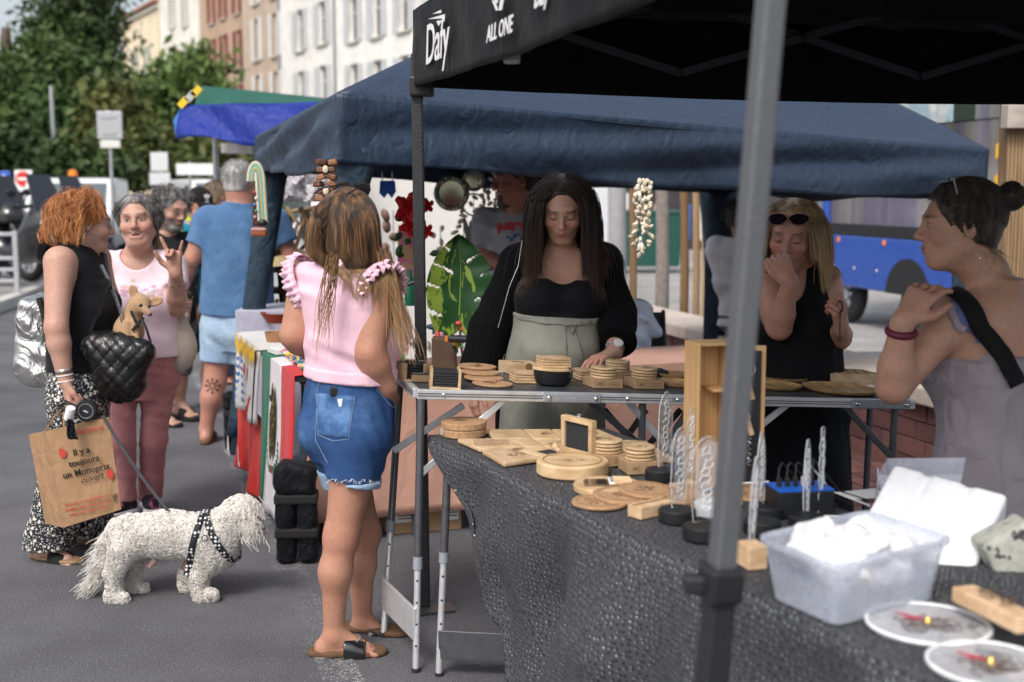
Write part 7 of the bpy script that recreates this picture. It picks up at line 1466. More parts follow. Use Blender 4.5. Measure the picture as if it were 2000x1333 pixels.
# woman in pink ruffled top and denim shorts, seen from behind
DENIM=mat('denim_blue',(.028,.072,.195),.85,.22,60,.3,500,c2=(.10,.20,.39),c2s=4,c2t=(.5,.75),spec=.2)
DENIM_LT=mat('denim_pale',(.28,.40,.54),.85,.15,60,.3,500,c2=(.40,.52,.64),c2s=5,spec=.2)
def pink_woman():
 g=gd(690,1283);p=Person('woman in pink ruffled top and frayed denim shorts with long highlighted hair',g[0],g[1]+.08,52,SKIN_TAN,1.0);P=p.p
 p.J['shR']=P(742,562,-.06);p.J['shL']=P(598,548,.10)
 p.torso(P(681,838,.02),P(688,508,.02),hip=.94,waist=1.08,chest=1.04,bust=1.02,butt=.92,face_up=56)
 p.J['hiR']=P(702,858,-.05);p.J['hiL']=P(660,858,.07)
 p.arm('R',P(722,690,-.11),P(757,757,-.06),(.056,.045,.030),dict(fd=P(768,800,.02)-P(757,757,-.06),pn=(-.8,.6,0),curl=(.35,.4,.4,.4)),1.06)
 p.arm('L',P(574,655,.06),P(606,690,.22),(.055,.045,.030),dict(fd=(.6,.7,-.2),pn=(.5,-.6,0)),1.06)
 p.leg('R',P(667,1048,-.07),P(652,1240,-.06),(.094,.056,.035),toe=2,calf=.98)
 p.leg('L',P(712,1040,.13),P(708,1216,.18),(.091,.054,.034),toe=-18,calf=.98)
 p.head(P(688,440,.035),62,-4,0,1.03,eyes='none')
 t=S();t.ops+=p.to.ops
 top=p.wear('ruffled_top',t,cloth('pink_cotton',(.80,.52,.62),.8,.05,600,.15),.0075,.009,(26,26,34),5,.017,[p.plane(p.T(.30),-p.R[:,2]),p.hole(p.nk+A(0,0,.05),(.075,.085,.062)),p.armhole('R',.028,.13,0),p.armhole('L',.03,.13,0)])
 wb=S();wb.ops+=p.to.ops;p.wear('waist_ribbing',wb,MATS['pink_cotton'],.0075,.0035,(55,55,14),6,.020,[p.plane(p.T(.295),-p.R[:,2]),p.plane(p.T(.37),p.R[:,2])])
 for q,sg in(('R',1),('L',-1)):
  sh=p.J['sh'+q];ad=unit(p.J['el'+q]-sh);ax=unit(p.ru*sg*.95+ad*.45);fr=frame(ax,A(0,0,1))
  for row in range(2):
   G=[];n=150
   for i in range(n+1):
    a=-.55*pi+1.72*pi*i/n;w=sin(i*.95+row)+.6*sin(i*.53+2*row);e=min(1,min(i,n-i)/14)
    rr=.084+.006*row;c0=sh+fr@A(cos(a)*rr,sin(a)*rr*1.1,-.012-.014*row)-A(0,0,.012)
    out=fr@A(cos(a),sin(a),0);L=(.034-.004*row)*e+.004
    G.append([c0,c0+ax*L*.5+out*(.010+.004*w*e),c0+ax*L+out*(.009+.0095*w*e)])
   b=MB();b.grid(np.array(G));b.build('ruffle',MATS['pink_cotton'],p.root,smooth=True,solid=.003)
 h=S();h.ops+=p.to.ops;p.trouser(h,'R',.40,1.0,1.1);p.trouser(h,'L',.40,1.0,1.1)
 p.wear('denim_shorts',h,DENIM,.0075,.0045,(45,45,20),9,.009,[p.plane(p.T(.365),p.R[:,2])])
 bk=S();bk.ops+=h.ops;bk.post+=h.post
 def onsurf(u,v,dy=-.3,off=.004):
  o=P(u,v,dy);d=ray(u,v);d=d/np.linalg.norm(d);q=o[None].copy()
  for _ in range(60):
   dd=bk.at(q);q=q+d*max(.0008,float(dd[0])*.7)
   if dd[0]<off:break
  return q[0]
 def patch(name,m,pix,nx=10,ny=10,off=.004,solid=.003):
  (a,b_,c,d)=pix;G=np.zeros((nx+1,ny+1,3))
  for i in range(nx+1):
   for j in range(ny+1):
    s_,t_=i/nx,j/ny;uv=(A(*a)*(1-s_)+A(*b_)*s_)*(1-t_)+(A(*d)*(1-s_)+A(*c)*s_)*t_;G[i,j]=onsurf(uv[0],uv[1],off=off)
  b=MB();b.grid(G);return b.build(name,m,p.root,smooth=True,solid=solid)
 pk=patch('back_pocket',mat('denim_pocket',(.04,.10,.25),.85,.2,60,.3,500,c2=(.11,.22,.42),c2s=9,spec=.2),((617,768),(693,774),(680,858),(622,850)))
 thread=mat('pale_thread',(.20,.28,.42),.8,0)
 def seam(uvs,r=.0012,m=thread,off=.0065):
  pts=[]
  for(a,b_)in zip(uvs[:-1],uvs[1:]):
   for i in range(6):q=A(*a)+(A(*b_)-A(*a))*i/6;pts.append(onsurf(*q,off=off))
  pts.append(onsurf(*uvs[-1],off=off));b=MB();b.tube(pts,r,5);return b.build('seam',m,p.root)
 seam([(617,774),(693,780)]);seam([(617,768),(622,850),(650,862),(680,858),(693,774)]);seam([(607,738),(650,742),(728,752)]);seam([(632,726),(620,760),(616,860),(640,905)]);seam([(735,760),(760,790),(775,800)])
 patch('frayed_tear',mat('white_threads',(.75,.76,.8),.9,.3,90),((659,780),(669,779),(667,795),(663,796)),4,4,.008)
 b=MB();c=onsurf(657,769,off=.0);b.box(c+A(0,0,.006),(.045,.01,.03),rotz(.3));one('phone',b,M_BLK,'black phone peeking out of the denim back pocket','phone',bevel=.004,loc=p.o)
 fr=MB();rg=np.random.default_rng(3)
 for i in range(46):
  u=rg.uniform(640,764);v=941+3*sin(u*.2)+(930-925)*0;q=onsurf(u,v-3,off=.004);e=q+A(rg.normal()*.008,-.004,-rg.uniform(.003,.014));fr.tube([q,(q+e)/2+rg.normal(size=3)*.003,e],.0006,3)
 fr.build('frayed_hem',mat('white_threads',(.75,.76,.8)),p.root)
 cf=S()
 for q in 'RL':p.trouser(cf,q,.41,1.05,1.07);
 ct=[p.J['hi'+q]+(p.J['kn'+q]-p.J['hi'+q])*.36 for q in 'RL']
 p.wear('turned_hem',cf,DENIM_LT,.0075,.003,(45,45,20),9,.014,[p.plane((ct[0]+ct[1])/2,A(0,0,1))],hide=False)
 for q in 'RL':
  an,td=p.J['an'+q],p.J['td'+q];sd=A(-td[1],td[0],0);z0=an[2]-.103
  so=S();c=an+td*.045;pts=[]
  poly=[(-.105,0,.034),(-.05,0,.038),(.0,.004,.034),(.06,.002,.044),(.10,0,.042)]
  z0=max(.0,z0)
  for(x,y,w)in poly:pts.append((c+td*x+sd*y,w))
  for(a,w),(b_,w2)in zip(pts[:-1],pts[1:]):so.rc(A(a[0],a[1],z0+.012),A(b_[0],b_[1],z0+.012),w,w2,.02)
  so.post.append(clipfn(lambda x,y,z,z0=z0:np.maximum(z-z0-.022,z0+.002-z)));soft('sole',so,mat('cork_sole',(.13,.07,.038),.85,.35,120,.3,200),p.root,.006)
  st=S();ax=frame(td,A(0,0,1));st.loft(an+td*.075-A(0,0,.088-.045)+A(0,0,0),ax,[(-.038,.053,.050,0,-.012),(0,.054,.044,0,-.014),(.038,.054,.036,0,-.018)],n=2.6)
  ft=S();soft('strap',st,mat('patent_black',(.012,.012,.014),.12,0,coat=.6),p.root,.006)
  bc=MB();cc=an+td*.07+A(0,0,-.088+.045+.022)-sd*.012*(1 if q=='R' else-1);cc=cc+A(0,0,.012);bc.torus(cc,.016,.0025,frame(A(0,0,1)-sd*.8,td),16,6,1.4);bc.build('buckle',M_CHROME,p.root,smooth=True)
 hm=hairmat('balayage_hair',(.022,.011,.007),(.22,.105,.04),(.46,.28,.13),(1.06,1.46),70)
 cap=S();cap.el(p.H(0,-.022,.030),A(.083,.105,.092)*p.Hs,p.Hr);cap.el(p.H(0,-.062,-.045),A(.078,.055,.085)*p.Hs,p.Hr,.04);soft('hair_base',cap,hairmat('balayage_root',(.04,.02,.011),(.12,.065,.03),None,None,60),p.root,.006)
 q,rg=p.scalp(5200,3,lambda q:(q[:,2]>-.03)&((q[:,1]<.06)|(q[:,2]>.07)),(.083,.106,.094),(0,-.022,.030))
 side=np.where(q[:,:1]>=0,1.,-1.);dirs=np.concatenate([side*.9,-.55+0*side,-.15+0*side],1);dirs[:,1]-=np.where(q[:,1]>0,.35,0)
 ln=.21+.13*rg.uniform(0,1,len(q))+np.where(q[:,2]>.05,.05,0)
 p.strands('hair',q,dirs,hm,ln,18,.34,.02,.0013,4,.006,.72,0,[t],attract=(P(724,520,-.02),3.0,p.H(0,0,-.045)[2]))
 for(u0,v0,u1,v1,dy0,dy1,n,nm)in((650,500,622,690,-.20,-.20,34,'back lock'),(748,490,796,690,-.07,-.14,110,'front lock')):
  rg=np.random.default_rng(u0);N=n;PP=np.zeros((N,12,3));a,b_=P(u0,v0,dy0),P(u1,v1,dy1)
  for i in range(N):
   e=rg.normal(size=3)*.013;L_=rg.uniform(.7,1.05)
   for j in range(12):w=j/11*L_;PP[i,j]=a+(b_-a)*w+e*(.5+1.1*w)+A(.012*sin(w*5+i*.3),0,.0)
  fl=PP.reshape(-1,3)
  for c in(t,p.b):
   d=c.at(fl);bad=d<.006;gg=c.grad(fl[bad]);fl[bad]+=gg*(.006-d[bad])[:,None]
  ribbons('hair',fl.reshape(PP.shape),.0018,hm,p.root,3)
 p.finish()
 sunglasses(p,'black sunglasses pushed up on long highlighted hair',P(690,371,.07),62,6,.074,.028)
pink_woman()
# red haired woman with the bags
def floral(name):
 m=bpy.data.materials.new(name);t,b,N,L=nodes(m);tc=N('ShaderNodeTexCoord')
 nz=N('ShaderNodeTexNoise',Scale=40.0,Detail=2.0);L(tc.outputs['Object'],nz.inputs['Vector']);mp=N('ShaderNodeMix',data_type='RGBA');mp.inputs[0].default_value=.02;L(tc.outputs['Object'],mp.inputs[6]);L(nz.outputs['Color'],mp.inputs[7])
 v1=N('ShaderNodeTexVoronoi',Scale=55.0);L(mp.outputs[2],v1 .inputs['Vector']);v2=N('ShaderNodeTexVoronoi',Scale=130.0);L(mp.outputs[2],v2 .inputs['Vector'])
 a=N('ShaderNodeMath',operation='LESS_THAN');a.inputs[1].default_value=.40;L(v1 .outputs['Distance'],a.inputs[0]);c=N('ShaderNodeMath',operation='LESS_THAN');c.inputs[1].default_value=.30;L(v2 .outputs['Distance'],c.inputs[0])
 sx=N('ShaderNodeSeparateColor');L(v1 .outputs['Color'],sx.inputs[0]);g=N('ShaderNodeMath',operation='GREATER_THAN');g.inputs[1].default_value=.42;L(sx.outputs[0],g.inputs[0]);ag=N('ShaderNodeMath',operation='MULTIPLY');L(a.outputs[0],ag.inputs[0]);L(g.outputs[0],ag.inputs[1])
 mxm=N('ShaderNodeMath',operation='MAXIMUM');L(ag.outputs[0],mxm.inputs[0]);L(c.outputs[0],mxm.inputs[1]);mx=N('ShaderNodeMix',data_type='RGBA');L(mxm.outputs[0],mx.inputs[0]);mx.inputs[6].default_value=(.012,.014,.022,1);mx.inputs[7].default_value=(.66,.64,.58,1)
 L(mx.outputs[2],b.inputs['Base Color']);b.inputs['Roughness'].default_value=.85;MATS[name]=m;return m
def red_woman():
 g=gd(120,1092);p=Person('red haired woman in black sleeveless top and floral trousers with paper bag',g[0],g[1]+.1,18,SKIN1,1.0);P=p.p;Y0=p.Y
 p.J['shR']=P(117,512,-.17);p.J['shL']=P(188,505,.16)
 p.torso(P(158,765,0),P(153,480,.0),hip=1.0,waist=1.08,chest=1.0,bust=1.05,belly=.03,butt=.9)
 p.arm('R',P(110,640,-.27),P(128,742,-.27),(.060,.043,.029),dict(fd=(.1,.0,-1),pn=(.9,.5,0),curl=(1.15,1.2,1.2,1.2),thumb=.3),1.08)
 p.arm('L',P(222,640,.02),P(240,700,-.10),(.058,.043,.029),dict(fd=(.5,-.1,-1),pn=(-.5,.5,0),curl=(.5,.5,.5,.5)),1.05)
 p.leg('R',P(128,905,-.08),P(92,1066,-.10),(.088,.058,.036),toe=-22);p.leg('L',P(178,905,.1),P(165,1048,.14),(.088,.058,.036),toe=5)
 p.head(P(168,437,.02),32,-6,0,1.02,eyes='open',smile=.3,blush=.25,double=.5)
 t=S();t.ops+=p.to.ops;t.loft(p.pel,p.R,[(.05*p.L,.165,.15,0,.015),(.25*p.L,.16,.145,0,.015),(.5*p.L,.155,.135,0,.01),(.72*p.L,.13,.11,0,0)],.04)
 black=cloth('black_crepe',(.010,.010,.012),.8,.1,500,.15)
 p.wear('sleeveless_top',t,black,.0085,.005,(28,28,22),3,.012,[p.plane(p.T(.16),-p.R[:,2]),p.hole(p.nk+p.fu*.03+A(0,0,.05),(.085,.095,.075)),p.armhole('R',.005),p.armhole('L',.005)])
 fl=floral('floral_print');k=S();k.ops+=p.to.ops
 for q,an,w,fx in(('R',P(96,1072,-.09),.103,1),('L',P(172,1055,.13),.10,1)):
  hi,kn=p.J['hi'+q],p.J['kn'+q];k.rc(hi,kn,.098,.09,.05);k.rc(kn,an,.09,w,.03,cut=1.0)
 p.wear('floral_trousers',k,fl,.009,.009,(26,26,9),12,.012,[p.plane(p.T(.24),p.R[:,2]),lambda x,y,z:.055-z])
 for q in 'RL':sole_shoe(p,q,mat('sandal_sole',(.30,.19,.11),.7),mat('suede_black',(.012,.012,.013),.9),th=.018)
 hm=hairmat('copper_hair',(.34,.10,.022),(.68,.30,.10),None,None,60)
 cap(p,hm,.016);scalp_hair(p,4200,hm,lambda q,rg:(.075+.09*(q[:,2]>.04))*np.where(q[:,1]>.0,.72,1.05)+.02*rg.uniform(0,1,len(q)),5,.36,.30,0,.3,.2,.4,.0012,.009,.72,10,420,.016,freq=1.3,ears=True)
 b=MB();c=p.H(.080,-.004,-.066);b.torus(c,.030,.0022,p.Hr@roty(pi/2)@rotz(0),28,6);b.build('hoop_earring',M_CHROME,p.root,smooth=True)
 w,e=p.J['wrR'],p.J['elR'];ax=unit(w-e)
 for i,(d,m_)in enumerate(((-.005,mat('white_beads',(.8,.8,.78),.4,.2,300,.6,300)),(.008,M_BLK),(.018,M_CHROME),(-.03,mat('white_beads',(.8,.8,.78))))):
  b=MB();b.torus(w-ax*(.025+d),.034,.0032,frame(ax,(1,0,0)),22,6);b.build('bracelet',m_,p.root,smooth=True)
 p.finish();return p
RW=red_woman()
def grey_woman():
 g=gd(245,1012);p=Person('laughing grey haired woman in pale pink t-shirt making a horns gesture',g[0],g[1]+.03,-80,SKIN1,1.0);P=p.p
 p.J['shR']=P(209,520,.0);p.J['shL']=P(333,520,.03)
 p.torso(P(272,735,.03),P(272,497,.03),hip=1.05,waist=1.2,chest=1.1,bust=1.2,belly=.045)
 p.arm('R',P(195,610,.06),P(222,670,-.08),(.056,.042,.028),dict(fd=(.6,-.5,-.2),pn=(0,.3,-1)),1.0)
 p.arm('L',P(347,600,-.07),P(343,533,-.22),(.056,.043,.030),dict(fd=P(338,480,-.24)-P(343,533,-.22),pn=(-.25,-1,0),curl=(.03,1.25,1.25,.05),thumb=.95,spread=.9,size=1.06),1.02)
 p.leg('R',P(238,862,-.03),P(243,978,.02),(.086,.056,.036),toe=-125);p.leg('L',P(300,862,.05),P(293,975,.16),(.086,.056,.036),toe=-70)
 p.head(P(269,431,-.02),-83,2,4,1.06,smile=1.,eyes='open',jaw=1.12,cheek=1.15,blush=.2,nose=.95,double=.6,lips=(.45,.17,.16),brow=(.10,.075,.06))
 pink=cloth('pale_pink_jersey',(.80,.63,.70),.85,.05,600,.12)
 t=S();t.ops+=p.to.ops;t.loft(p.pel,p.R,[(.0,.19,.14,0,.015),(.3*p.L,.185,.15,0,.02),(.6*p.L,.17,.13,0,.01)],.05);p.sleeve(t,'R',.55,1.2);p.sleeve(t,'L',.5,1.2)
 nkc=p.nk+p.fu*.045+A(0,0,.02);p.wear('t_shirt',t,pink,.008,.0055,(24,24,26),21,.012,[p.plane(p.T(.19),-p.R[:,2]),p.hole(nkc,(.085,.11,.10)),p.hole(p.nk+A(0,0,.06),(.085,.095,.07))])
 rg=np.random.default_rng(5);pr=[mat('print_%d'%i,c,.9,.1)for i,c in enumerate(((.72,.36,.48),(.62,.52,.40),(.50,.48,.62),(.78,.50,.55)))]
 def surf(u,v,dy=-.35):
  q=P(u,v,dy)[None].copy();d=ray(u,v);d=d/np.linalg.norm(d)
  for _ in range(80):
   dd=t.at(q);q=q+d*max(.0008,float(dd[0])*.6)
   if dd[0]<.001:break
  return q[0]
 for i in range(30):
  u,v=rg.uniform(238,315),rg.normal(572,9);c=surf(u,v);n=unit(t.grad(c[None])[0]);b=MB();fr=frame(n,(0,0,1));a0=rg.uniform(0,6)
  b.prism([((.012+.006*(j%2))*rg.uniform(.6,1.2)*cos(a0+j*pi/5),(.012+.006*(j%2))*.7*sin(a0+j*pi/5))for j in range(10)],-.001,.0012,c,fr);b.build('flower_print',pr[i%4],p.root)
 k=S();k.ops+=p.to.ops
 for q in 'RL':p.trouser(k,q,1.93,.96,1.0,.012)
 p.wear('pink_trousers',k,cloth('dusty_pink_twill',(.50,.22,.23),.85,.08,500,.2),.0085,.006,(22,22,40),23,.009,[p.plane(p.T(.24),p.R[:,2])])
 for q in 'RL':
  an,td=p.J['an'+q],p.J['td'+q];sh=S();h0=A(an[0],an[1],.05)-td*.03;sh.rc(h0,A(*(an+td*.13)[:2],.042),.040,.037,.03);sh.rc(A(an[0],an[1],.085),A(*(an+td*.06)[:2],.06),.042,.034,.03);sh.post.append(clipfn(lambda x,y,z:.022-z));soft('sneaker',sh,mat('sneaker_knit',(.02,.02,.03),.8,.3,60,c2=(.45,.08,.25),c2s=28,c2t=(.55,.6)),p.root,.007);p.cl.append(sh)
  so=S();so.rc(h0*A(1,1,0)+A(0,0,.02),A(*(an+td*.13)[:2],.02),.046,.043,.02);so.post.append(clipfn(lambda x,y,z:np.maximum(z-.034,.002-z)));soft('sole',so,mat('sole_white',(.75,.72,.74),.6),p.root,.007);p.cl.append(so)
  b=MB()
  for j in range(4):c=an+td*(.05+.02*j);b.tube([A(c[0],c[1],.098-.010*j)+A(-td[1],td[0],0)*x for x in(-.025,0,.025)],.0035,5)
  b.build('laces',mat('lace_pink',(.75,.12,.35),.7),p.root)
 hm=hairmat('salt_hair',(.05,.045,.042),(.30,.28,.265),None,None,80)
 cap(p,hm,.011,.0);scalp_hair(p,2400,hm,lambda q,rg:.13+.10*rg.uniform(0,1,len(q)),8,.26,.24,0,.9,-.1,.25,.0014,.008,.75,13,160,.011,freq=1.3,attract=(p.H(0,-.12,-.1),2.5,p.H(0,0,.06)[2]))
 b=MB();w,e=p.J['wrL'],p.J['elL'];b.torus(w+(e-w)*.25,.036,.0022,frame(e-w,(1,0,0)),22,6);b.build('bracelet',M_CHROME,p.root,smooth=True)
 p.finish();return p
GW=grey_woman()
def blue_man():
 g=gd(402,866);p=Person('grey haired man from behind in blue t-shirt and pale denim shorts',g[0]+.1,g[1]+.05,84,SKIN_RED,1.08);P=p.p
 p.J['shL']=P(405,430,.0);p.J['shR']=P(535,430,.02)
 p.torso(P(458,640,.0),P(468,400,.0),male=True,hip=1.05,waist=1.15,chest=1.1,belly=.05)
 p.arm('L',P(376,505,-.03),P(352,575,.12),(.060,.046,.032),dict(fd=(-.1,.8,-.5),pn=(1,0,0)),1.05);p.arm('R',P(568,500,.03),P(602,556,.14),(.060,.046,.032),dict(fd=(.6,.5,-.5),pn=(0,0,-1)),1.05)
 p.leg('L',P(420,745,-.02),P(403,838,-.03),(.096,.062,.040),toe=95);p.leg('R',P(478,745,.05),P(480,830,.12),(.096,.062,.040),toe=80)
 p.head(P(467,356,.02),80,-8,0,1.05,male=True,eyes='none',neck=1.25)
 t=S();t.ops+=p.to.ops;t.loft(p.pel,p.R,[(-.02,.20,.15,0,.01),(.3*p.L,.20,.155,0,.01),(.62*p.L,.19,.14,0,0),(.75*p.L,.15,.11,0,0)],.05);p.sleeve(t,'L',.62,1.12,.05,1.15);p.sleeve(t,'R',.62,1.12,.05,1.15)
 p.wear('t_shirt',t,cloth('blue_cotton',(.065,.145,.285),.9,.12,400,.2,c2=(.09,.185,.35),c2s=6),.010,.008,(22,22,7),31,.012,[p.plane(p.T(.10),-p.R[:,2]),p.hole(p.nk+A(0,0,.07),(.10,.10,.075))])
 k=S();k.ops+=p.to.ops
 for q in 'RL':p.trouser(k,q,.60,1.06,1.1,.015)
 p.wear('denim_shorts',k,DENIM_LT,.010,.006,(26,26,22),33,.014,[p.plane(p.T(.2),p.R[:,2])])
 for q in 'RL':sole_shoe(p,q,mat('cork_sole',(.22,.12,.06)),mat('brown_leather',(.12,.07,.04),.6),th=.028)
 hm=hairmat('white_hair',(.30,.29,.28),(.55,.53,.51),None,None,120);cap(p,hm,.004,.0);scalp_hair(p,1600,hm,.024,2,.1,.1,0,.4,0,.2,.0012,.003,.9,3,0,.004)
 c=p.J['knL']+(p.J['anL']-p.J['knL'])*.06
 def tat(V,C):
  d=V-c;x,z=d[:,0]-.005,d[:,2];r=np.sqrt(x*x+z*z);a=np.arctan2(z,x);m=(((np.abs((a/(pi/4)+.5)%1-.5)*r*pi/4<.0055)&(r<.052)&(r>.012))|(np.abs(r-.043)<.005)&(np.abs((a/(pi/4)+.5)%1-.5)<.28))&(d[:,1]<0);C[m]=C[m]*.25
 p.paint.append(tat);p.fine.append((c+A(-.09,-.12,-.08),c+A(.09,.02,.08),.0045))
 p.finish(.010);return p
blue_man()
def beard_man():
 p=Person('bearded grey haired man with glasses in dark t-shirt looking down',*gd(325,828)[:2],-55,SKIN1,1.05);P=p.p
 p.torso(P(325,640,.0),P(325,462,.02),male=True,chest=1.08,waist=1.12,belly=.04)
 p.arm('R',P(272,545,-.05),P(285,600,-.15),hand=dict(fd=(1,-.5,0),pn=(0,0,1)));p.arm('L',P(372,545,.05),P(365,600,-.1),hand=dict(fd=(.1,-.5,-1),pn=(-1,0,0)))
 p.leg('R',P(302,730,-.02),P(312,806,-.05),toe=-28);p.leg('L',P(350,730,.1),P(352,790,.18),toe=-40)
 def bd(q):return((q[:,2]<-.03)&(q[:,1]>-.02)&~((np.abs(q[:,0])<.02)&(np.abs(q[:,2]+.062)<.006)&(q[:,1]>.08)))*.9*np.clip((-.03-q[:,2])/.02,0,1)
 p.head(P(337,408,-.02),-42,-16,0,1.08,male=True,eyes='open',beard=bd,beardc=(.13,.12,.115))
 t=S();t.ops+=p.to.ops;p.sleeve(t,'R',.6,1.25);p.sleeve(t,'L',.6,1.25);p.wear('t_shirt',t,cloth('charcoal_cotton',(.018,.018,.02),.9),.011,.006,off=.014,clips=[p.plane(p.T(.05),-p.R[:,2]),p.hole(p.nk+A(0,0,.05),(.08,.08,.06))])
 k=S();k.ops+=p.to.ops
 for q in 'RL':p.trouser(k,q,.95,1.15,1.15)
 p.wear('shorts',k,cloth('khaki_cotton',(.10,.09,.08),.9),.012,.006,off=.012,clips=[p.plane(p.T(.12),p.R[:,2])])
 for q in 'RL':sole_shoe(p,q,mat('suede_black',(.012,.012,.013)),mat('suede_black',(.012,.012,.013)),th=.028,w=1.1)
 hm=hairmat('pepper_hair',(.07,.068,.066),(.34,.33,.32),None,None,90);cap(p,hm,.012);scalp_hair(p,1500,hm,.085,6,.35,.16,0,.6,.15,.3,.0017,.010,.75,7,120,.012)
 hb=[p.H(x,y,z)for x,y,z in((-.05,.05,-.07),(0,.09,-.11),(.05,.05,-.07))];bs=S();bs.el(p.H(0,.055,-.095),A(.048,.042,.036)*p.Hs,p.Hr);soft('beard',bs,hm,p.root,.006)
 sunglasses(p,None,p.H(0,.106,.0),-42,-16,.046,.02,mat('wire_rim',(.4,.38,.35),.3,0,metal=.8),mat('clear_lens',(.9,.9,.9),.02,0,trans=1.,spec=.5),thin=True,sep=.031,legs=.12,parent=p.root)
 p.finish(.011)
beard_man()
def cap_man():
 p=Person('young man in black cap with white emblem and teal sports shirt',*gd(380,800)[:2],-60,(.45,.25,.17),1.05);P=p.p
 p.torso(P(385,615,.0),P(388,447,.02),male=True)
 p.arm('R',P(352,530,-.02),P(372,600,-.15),hand=dict(fd=(.6,-.3,-.6),pn=(0,1,0)));p.arm('L',P(430,530,.05),P(430,600,-.05),hand=dict(fd=(0,-.3,-1),pn=(-1,0,0)))
 p.leg('R',P(352,705,-.03),P(350,780,-.03),(.08,.052,.034),toe=-75);p.leg('L',P(412,705,.03),P(402,777,.05),(.08,.052,.034),toe=-60)
 p.head(P(391,405,-.02),-52,-18,0,1.04,male=True,eyes='down')
 t=S();t.ops+=p.to.ops;p.sleeve(t,'R',.7,1.3);p.sleeve(t,'L',.7,1.3);p.wear('sports_shirt',t,cloth('teal_jersey',(.0,.20,.29),.6,.08),.011,.006,off=.016,clips=[p.plane(p.T(.0),-p.R[:,2]),p.hole(p.nk+A(0,0,.05),(.08,.08,.06))])
 for i,(u,v,w,h)in enumerate(((362,425,.05,.035),(356,458,.04,.03))):
  b=MB();b.prism([(-w,-h*.6),(w,-h*.6),(0,h)],-.002,.002,P(u,v,-.16),frame((-.2,-1,0),(0,0,1)));b.build('yellow_mark',mat('volt_print',(.55,.75,.03),.6),p.root)
 k=S();k.ops+=p.to.ops
 for q in 'RL':p.trouser(k,q,.75,1.2,1.2)
 p.wear('shorts',k,cloth('navy_cotton',(.012,.02,.05),.9),.012,.006,off=.012,clips=[p.plane(p.T(.1),p.R[:,2])])
 for q in 'RL':sole_shoe(p,q,mat('suede_black',(.012,.012,.013)),mat('suede_black',(.012,.012,.013)),th=.025,w=1.1)
 cm=cloth('black_twill',(.014,.012,.012),.85);c=S();c.el(p.H(0,-.015,.045),A(.083,.102,.088)*p.Hs,p.Hr);c.post.append(clipfn(p.plane(p.H(0,0,.045),-p.Hr[:,2])));soft('cap',c,cm,p.root,.006)
 v=S();v.el(p.H(0,.105,.046),A(.068,.075,.012)*p.Hs,p.Hr@rotx(-.22));soft('cap_visor',v,cm,p.root,.006)
 fr=p.Hr@rotx(.25);Rr=np.stack([-fr[:,0],fr[:,2],fr[:,1]],1)
 for a in(-.62,0,.62):
  b=MB();b.prism([((.009*sin(t_)+0)*1.0*cos(a)+(.016-.016*cos(t_)+.003)*sin(a),-(.009*sin(t_))*sin(a)+(.016-.016*cos(t_)+.003)*cos(a))for t_ in np.linspace(0,2*pi,14,endpoint=False)],-.001,.0015,p.H(.0,.088,.088),Rr);b.build('emblem',M_WPRINT,p.root)
 for i in range(3):b=MB();b.box(p.H(0,.0905,.086-.004*i),(.034-.006*i,.002,.0018),fr);b.build('emblem',M_WPRINT,p.root)
 lettering('adidas',M_WPRINT,p.root,p.H(0,.0935,.068),Rr,.013,bold=.0004)
 hm=hairmat('dark_short',(.02,.015,.012),(.05,.04,.03));scalp_hair(p,500,hm,.03,4,.1,.1,0,.5,sel=lambda q:q[:,2]<.045,t=.006);p.finish(.011)
cap_man()
def hidden_man():
 p=Person('fair haired man mostly hidden behind the man in blue shirt',px(432,400,10.2)[0],10.2,40,SKIN_RED,1.08);P=p.p
 p.torso(P(440,590,0),P(435,430,0),male=True);p.arm('L',P(395,510,.0),P(398,570,.1));p.arm('R',P(475,510,0),P(478,570,.1))
 for q,u in(('L',425),('R',455)):p.leg(q,P(u,670,0),P(u,735,0),toe=60)
 p.head(P(432,383,0),35,-5,0,1.05,male=True,eyes='none');t=S();t.ops+=p.to.ops;p.sleeve(t,'R',.7,1.3);p.sleeve(t,'L',.7,1.3);p.wear('t_shirt',t,cloth('grey_cotton',(.25,.25,.26)),.014,.005,off=.016,clips=[p.plane(p.T(.0),-p.R[:,2]),p.hole(p.nk+A(0,0,.05),(.08,.08,.06))])
 k=S();k.ops+=p.to.ops
 for q in 'RL':p.trouser(k,q,1.9,1.15,1.1)
 p.wear('trousers',k,cloth('navy_cotton',(.012,.02,.05)),.014,.005,off=.012,clips=[p.plane(p.T(.1),p.R[:,2])])
 for q in 'RL':sole_shoe(p,q,M_RUB,M_RUB,th=.02)
 hm=hairmat('sandy_hair',(.20,.14,.09),(.38,.29,.20));cap(p,hm,.006);scalp_hair(p,900,hm,.03,4,.1,.1,0,.5,t=.006);p.finish(.013)
hidden_man()
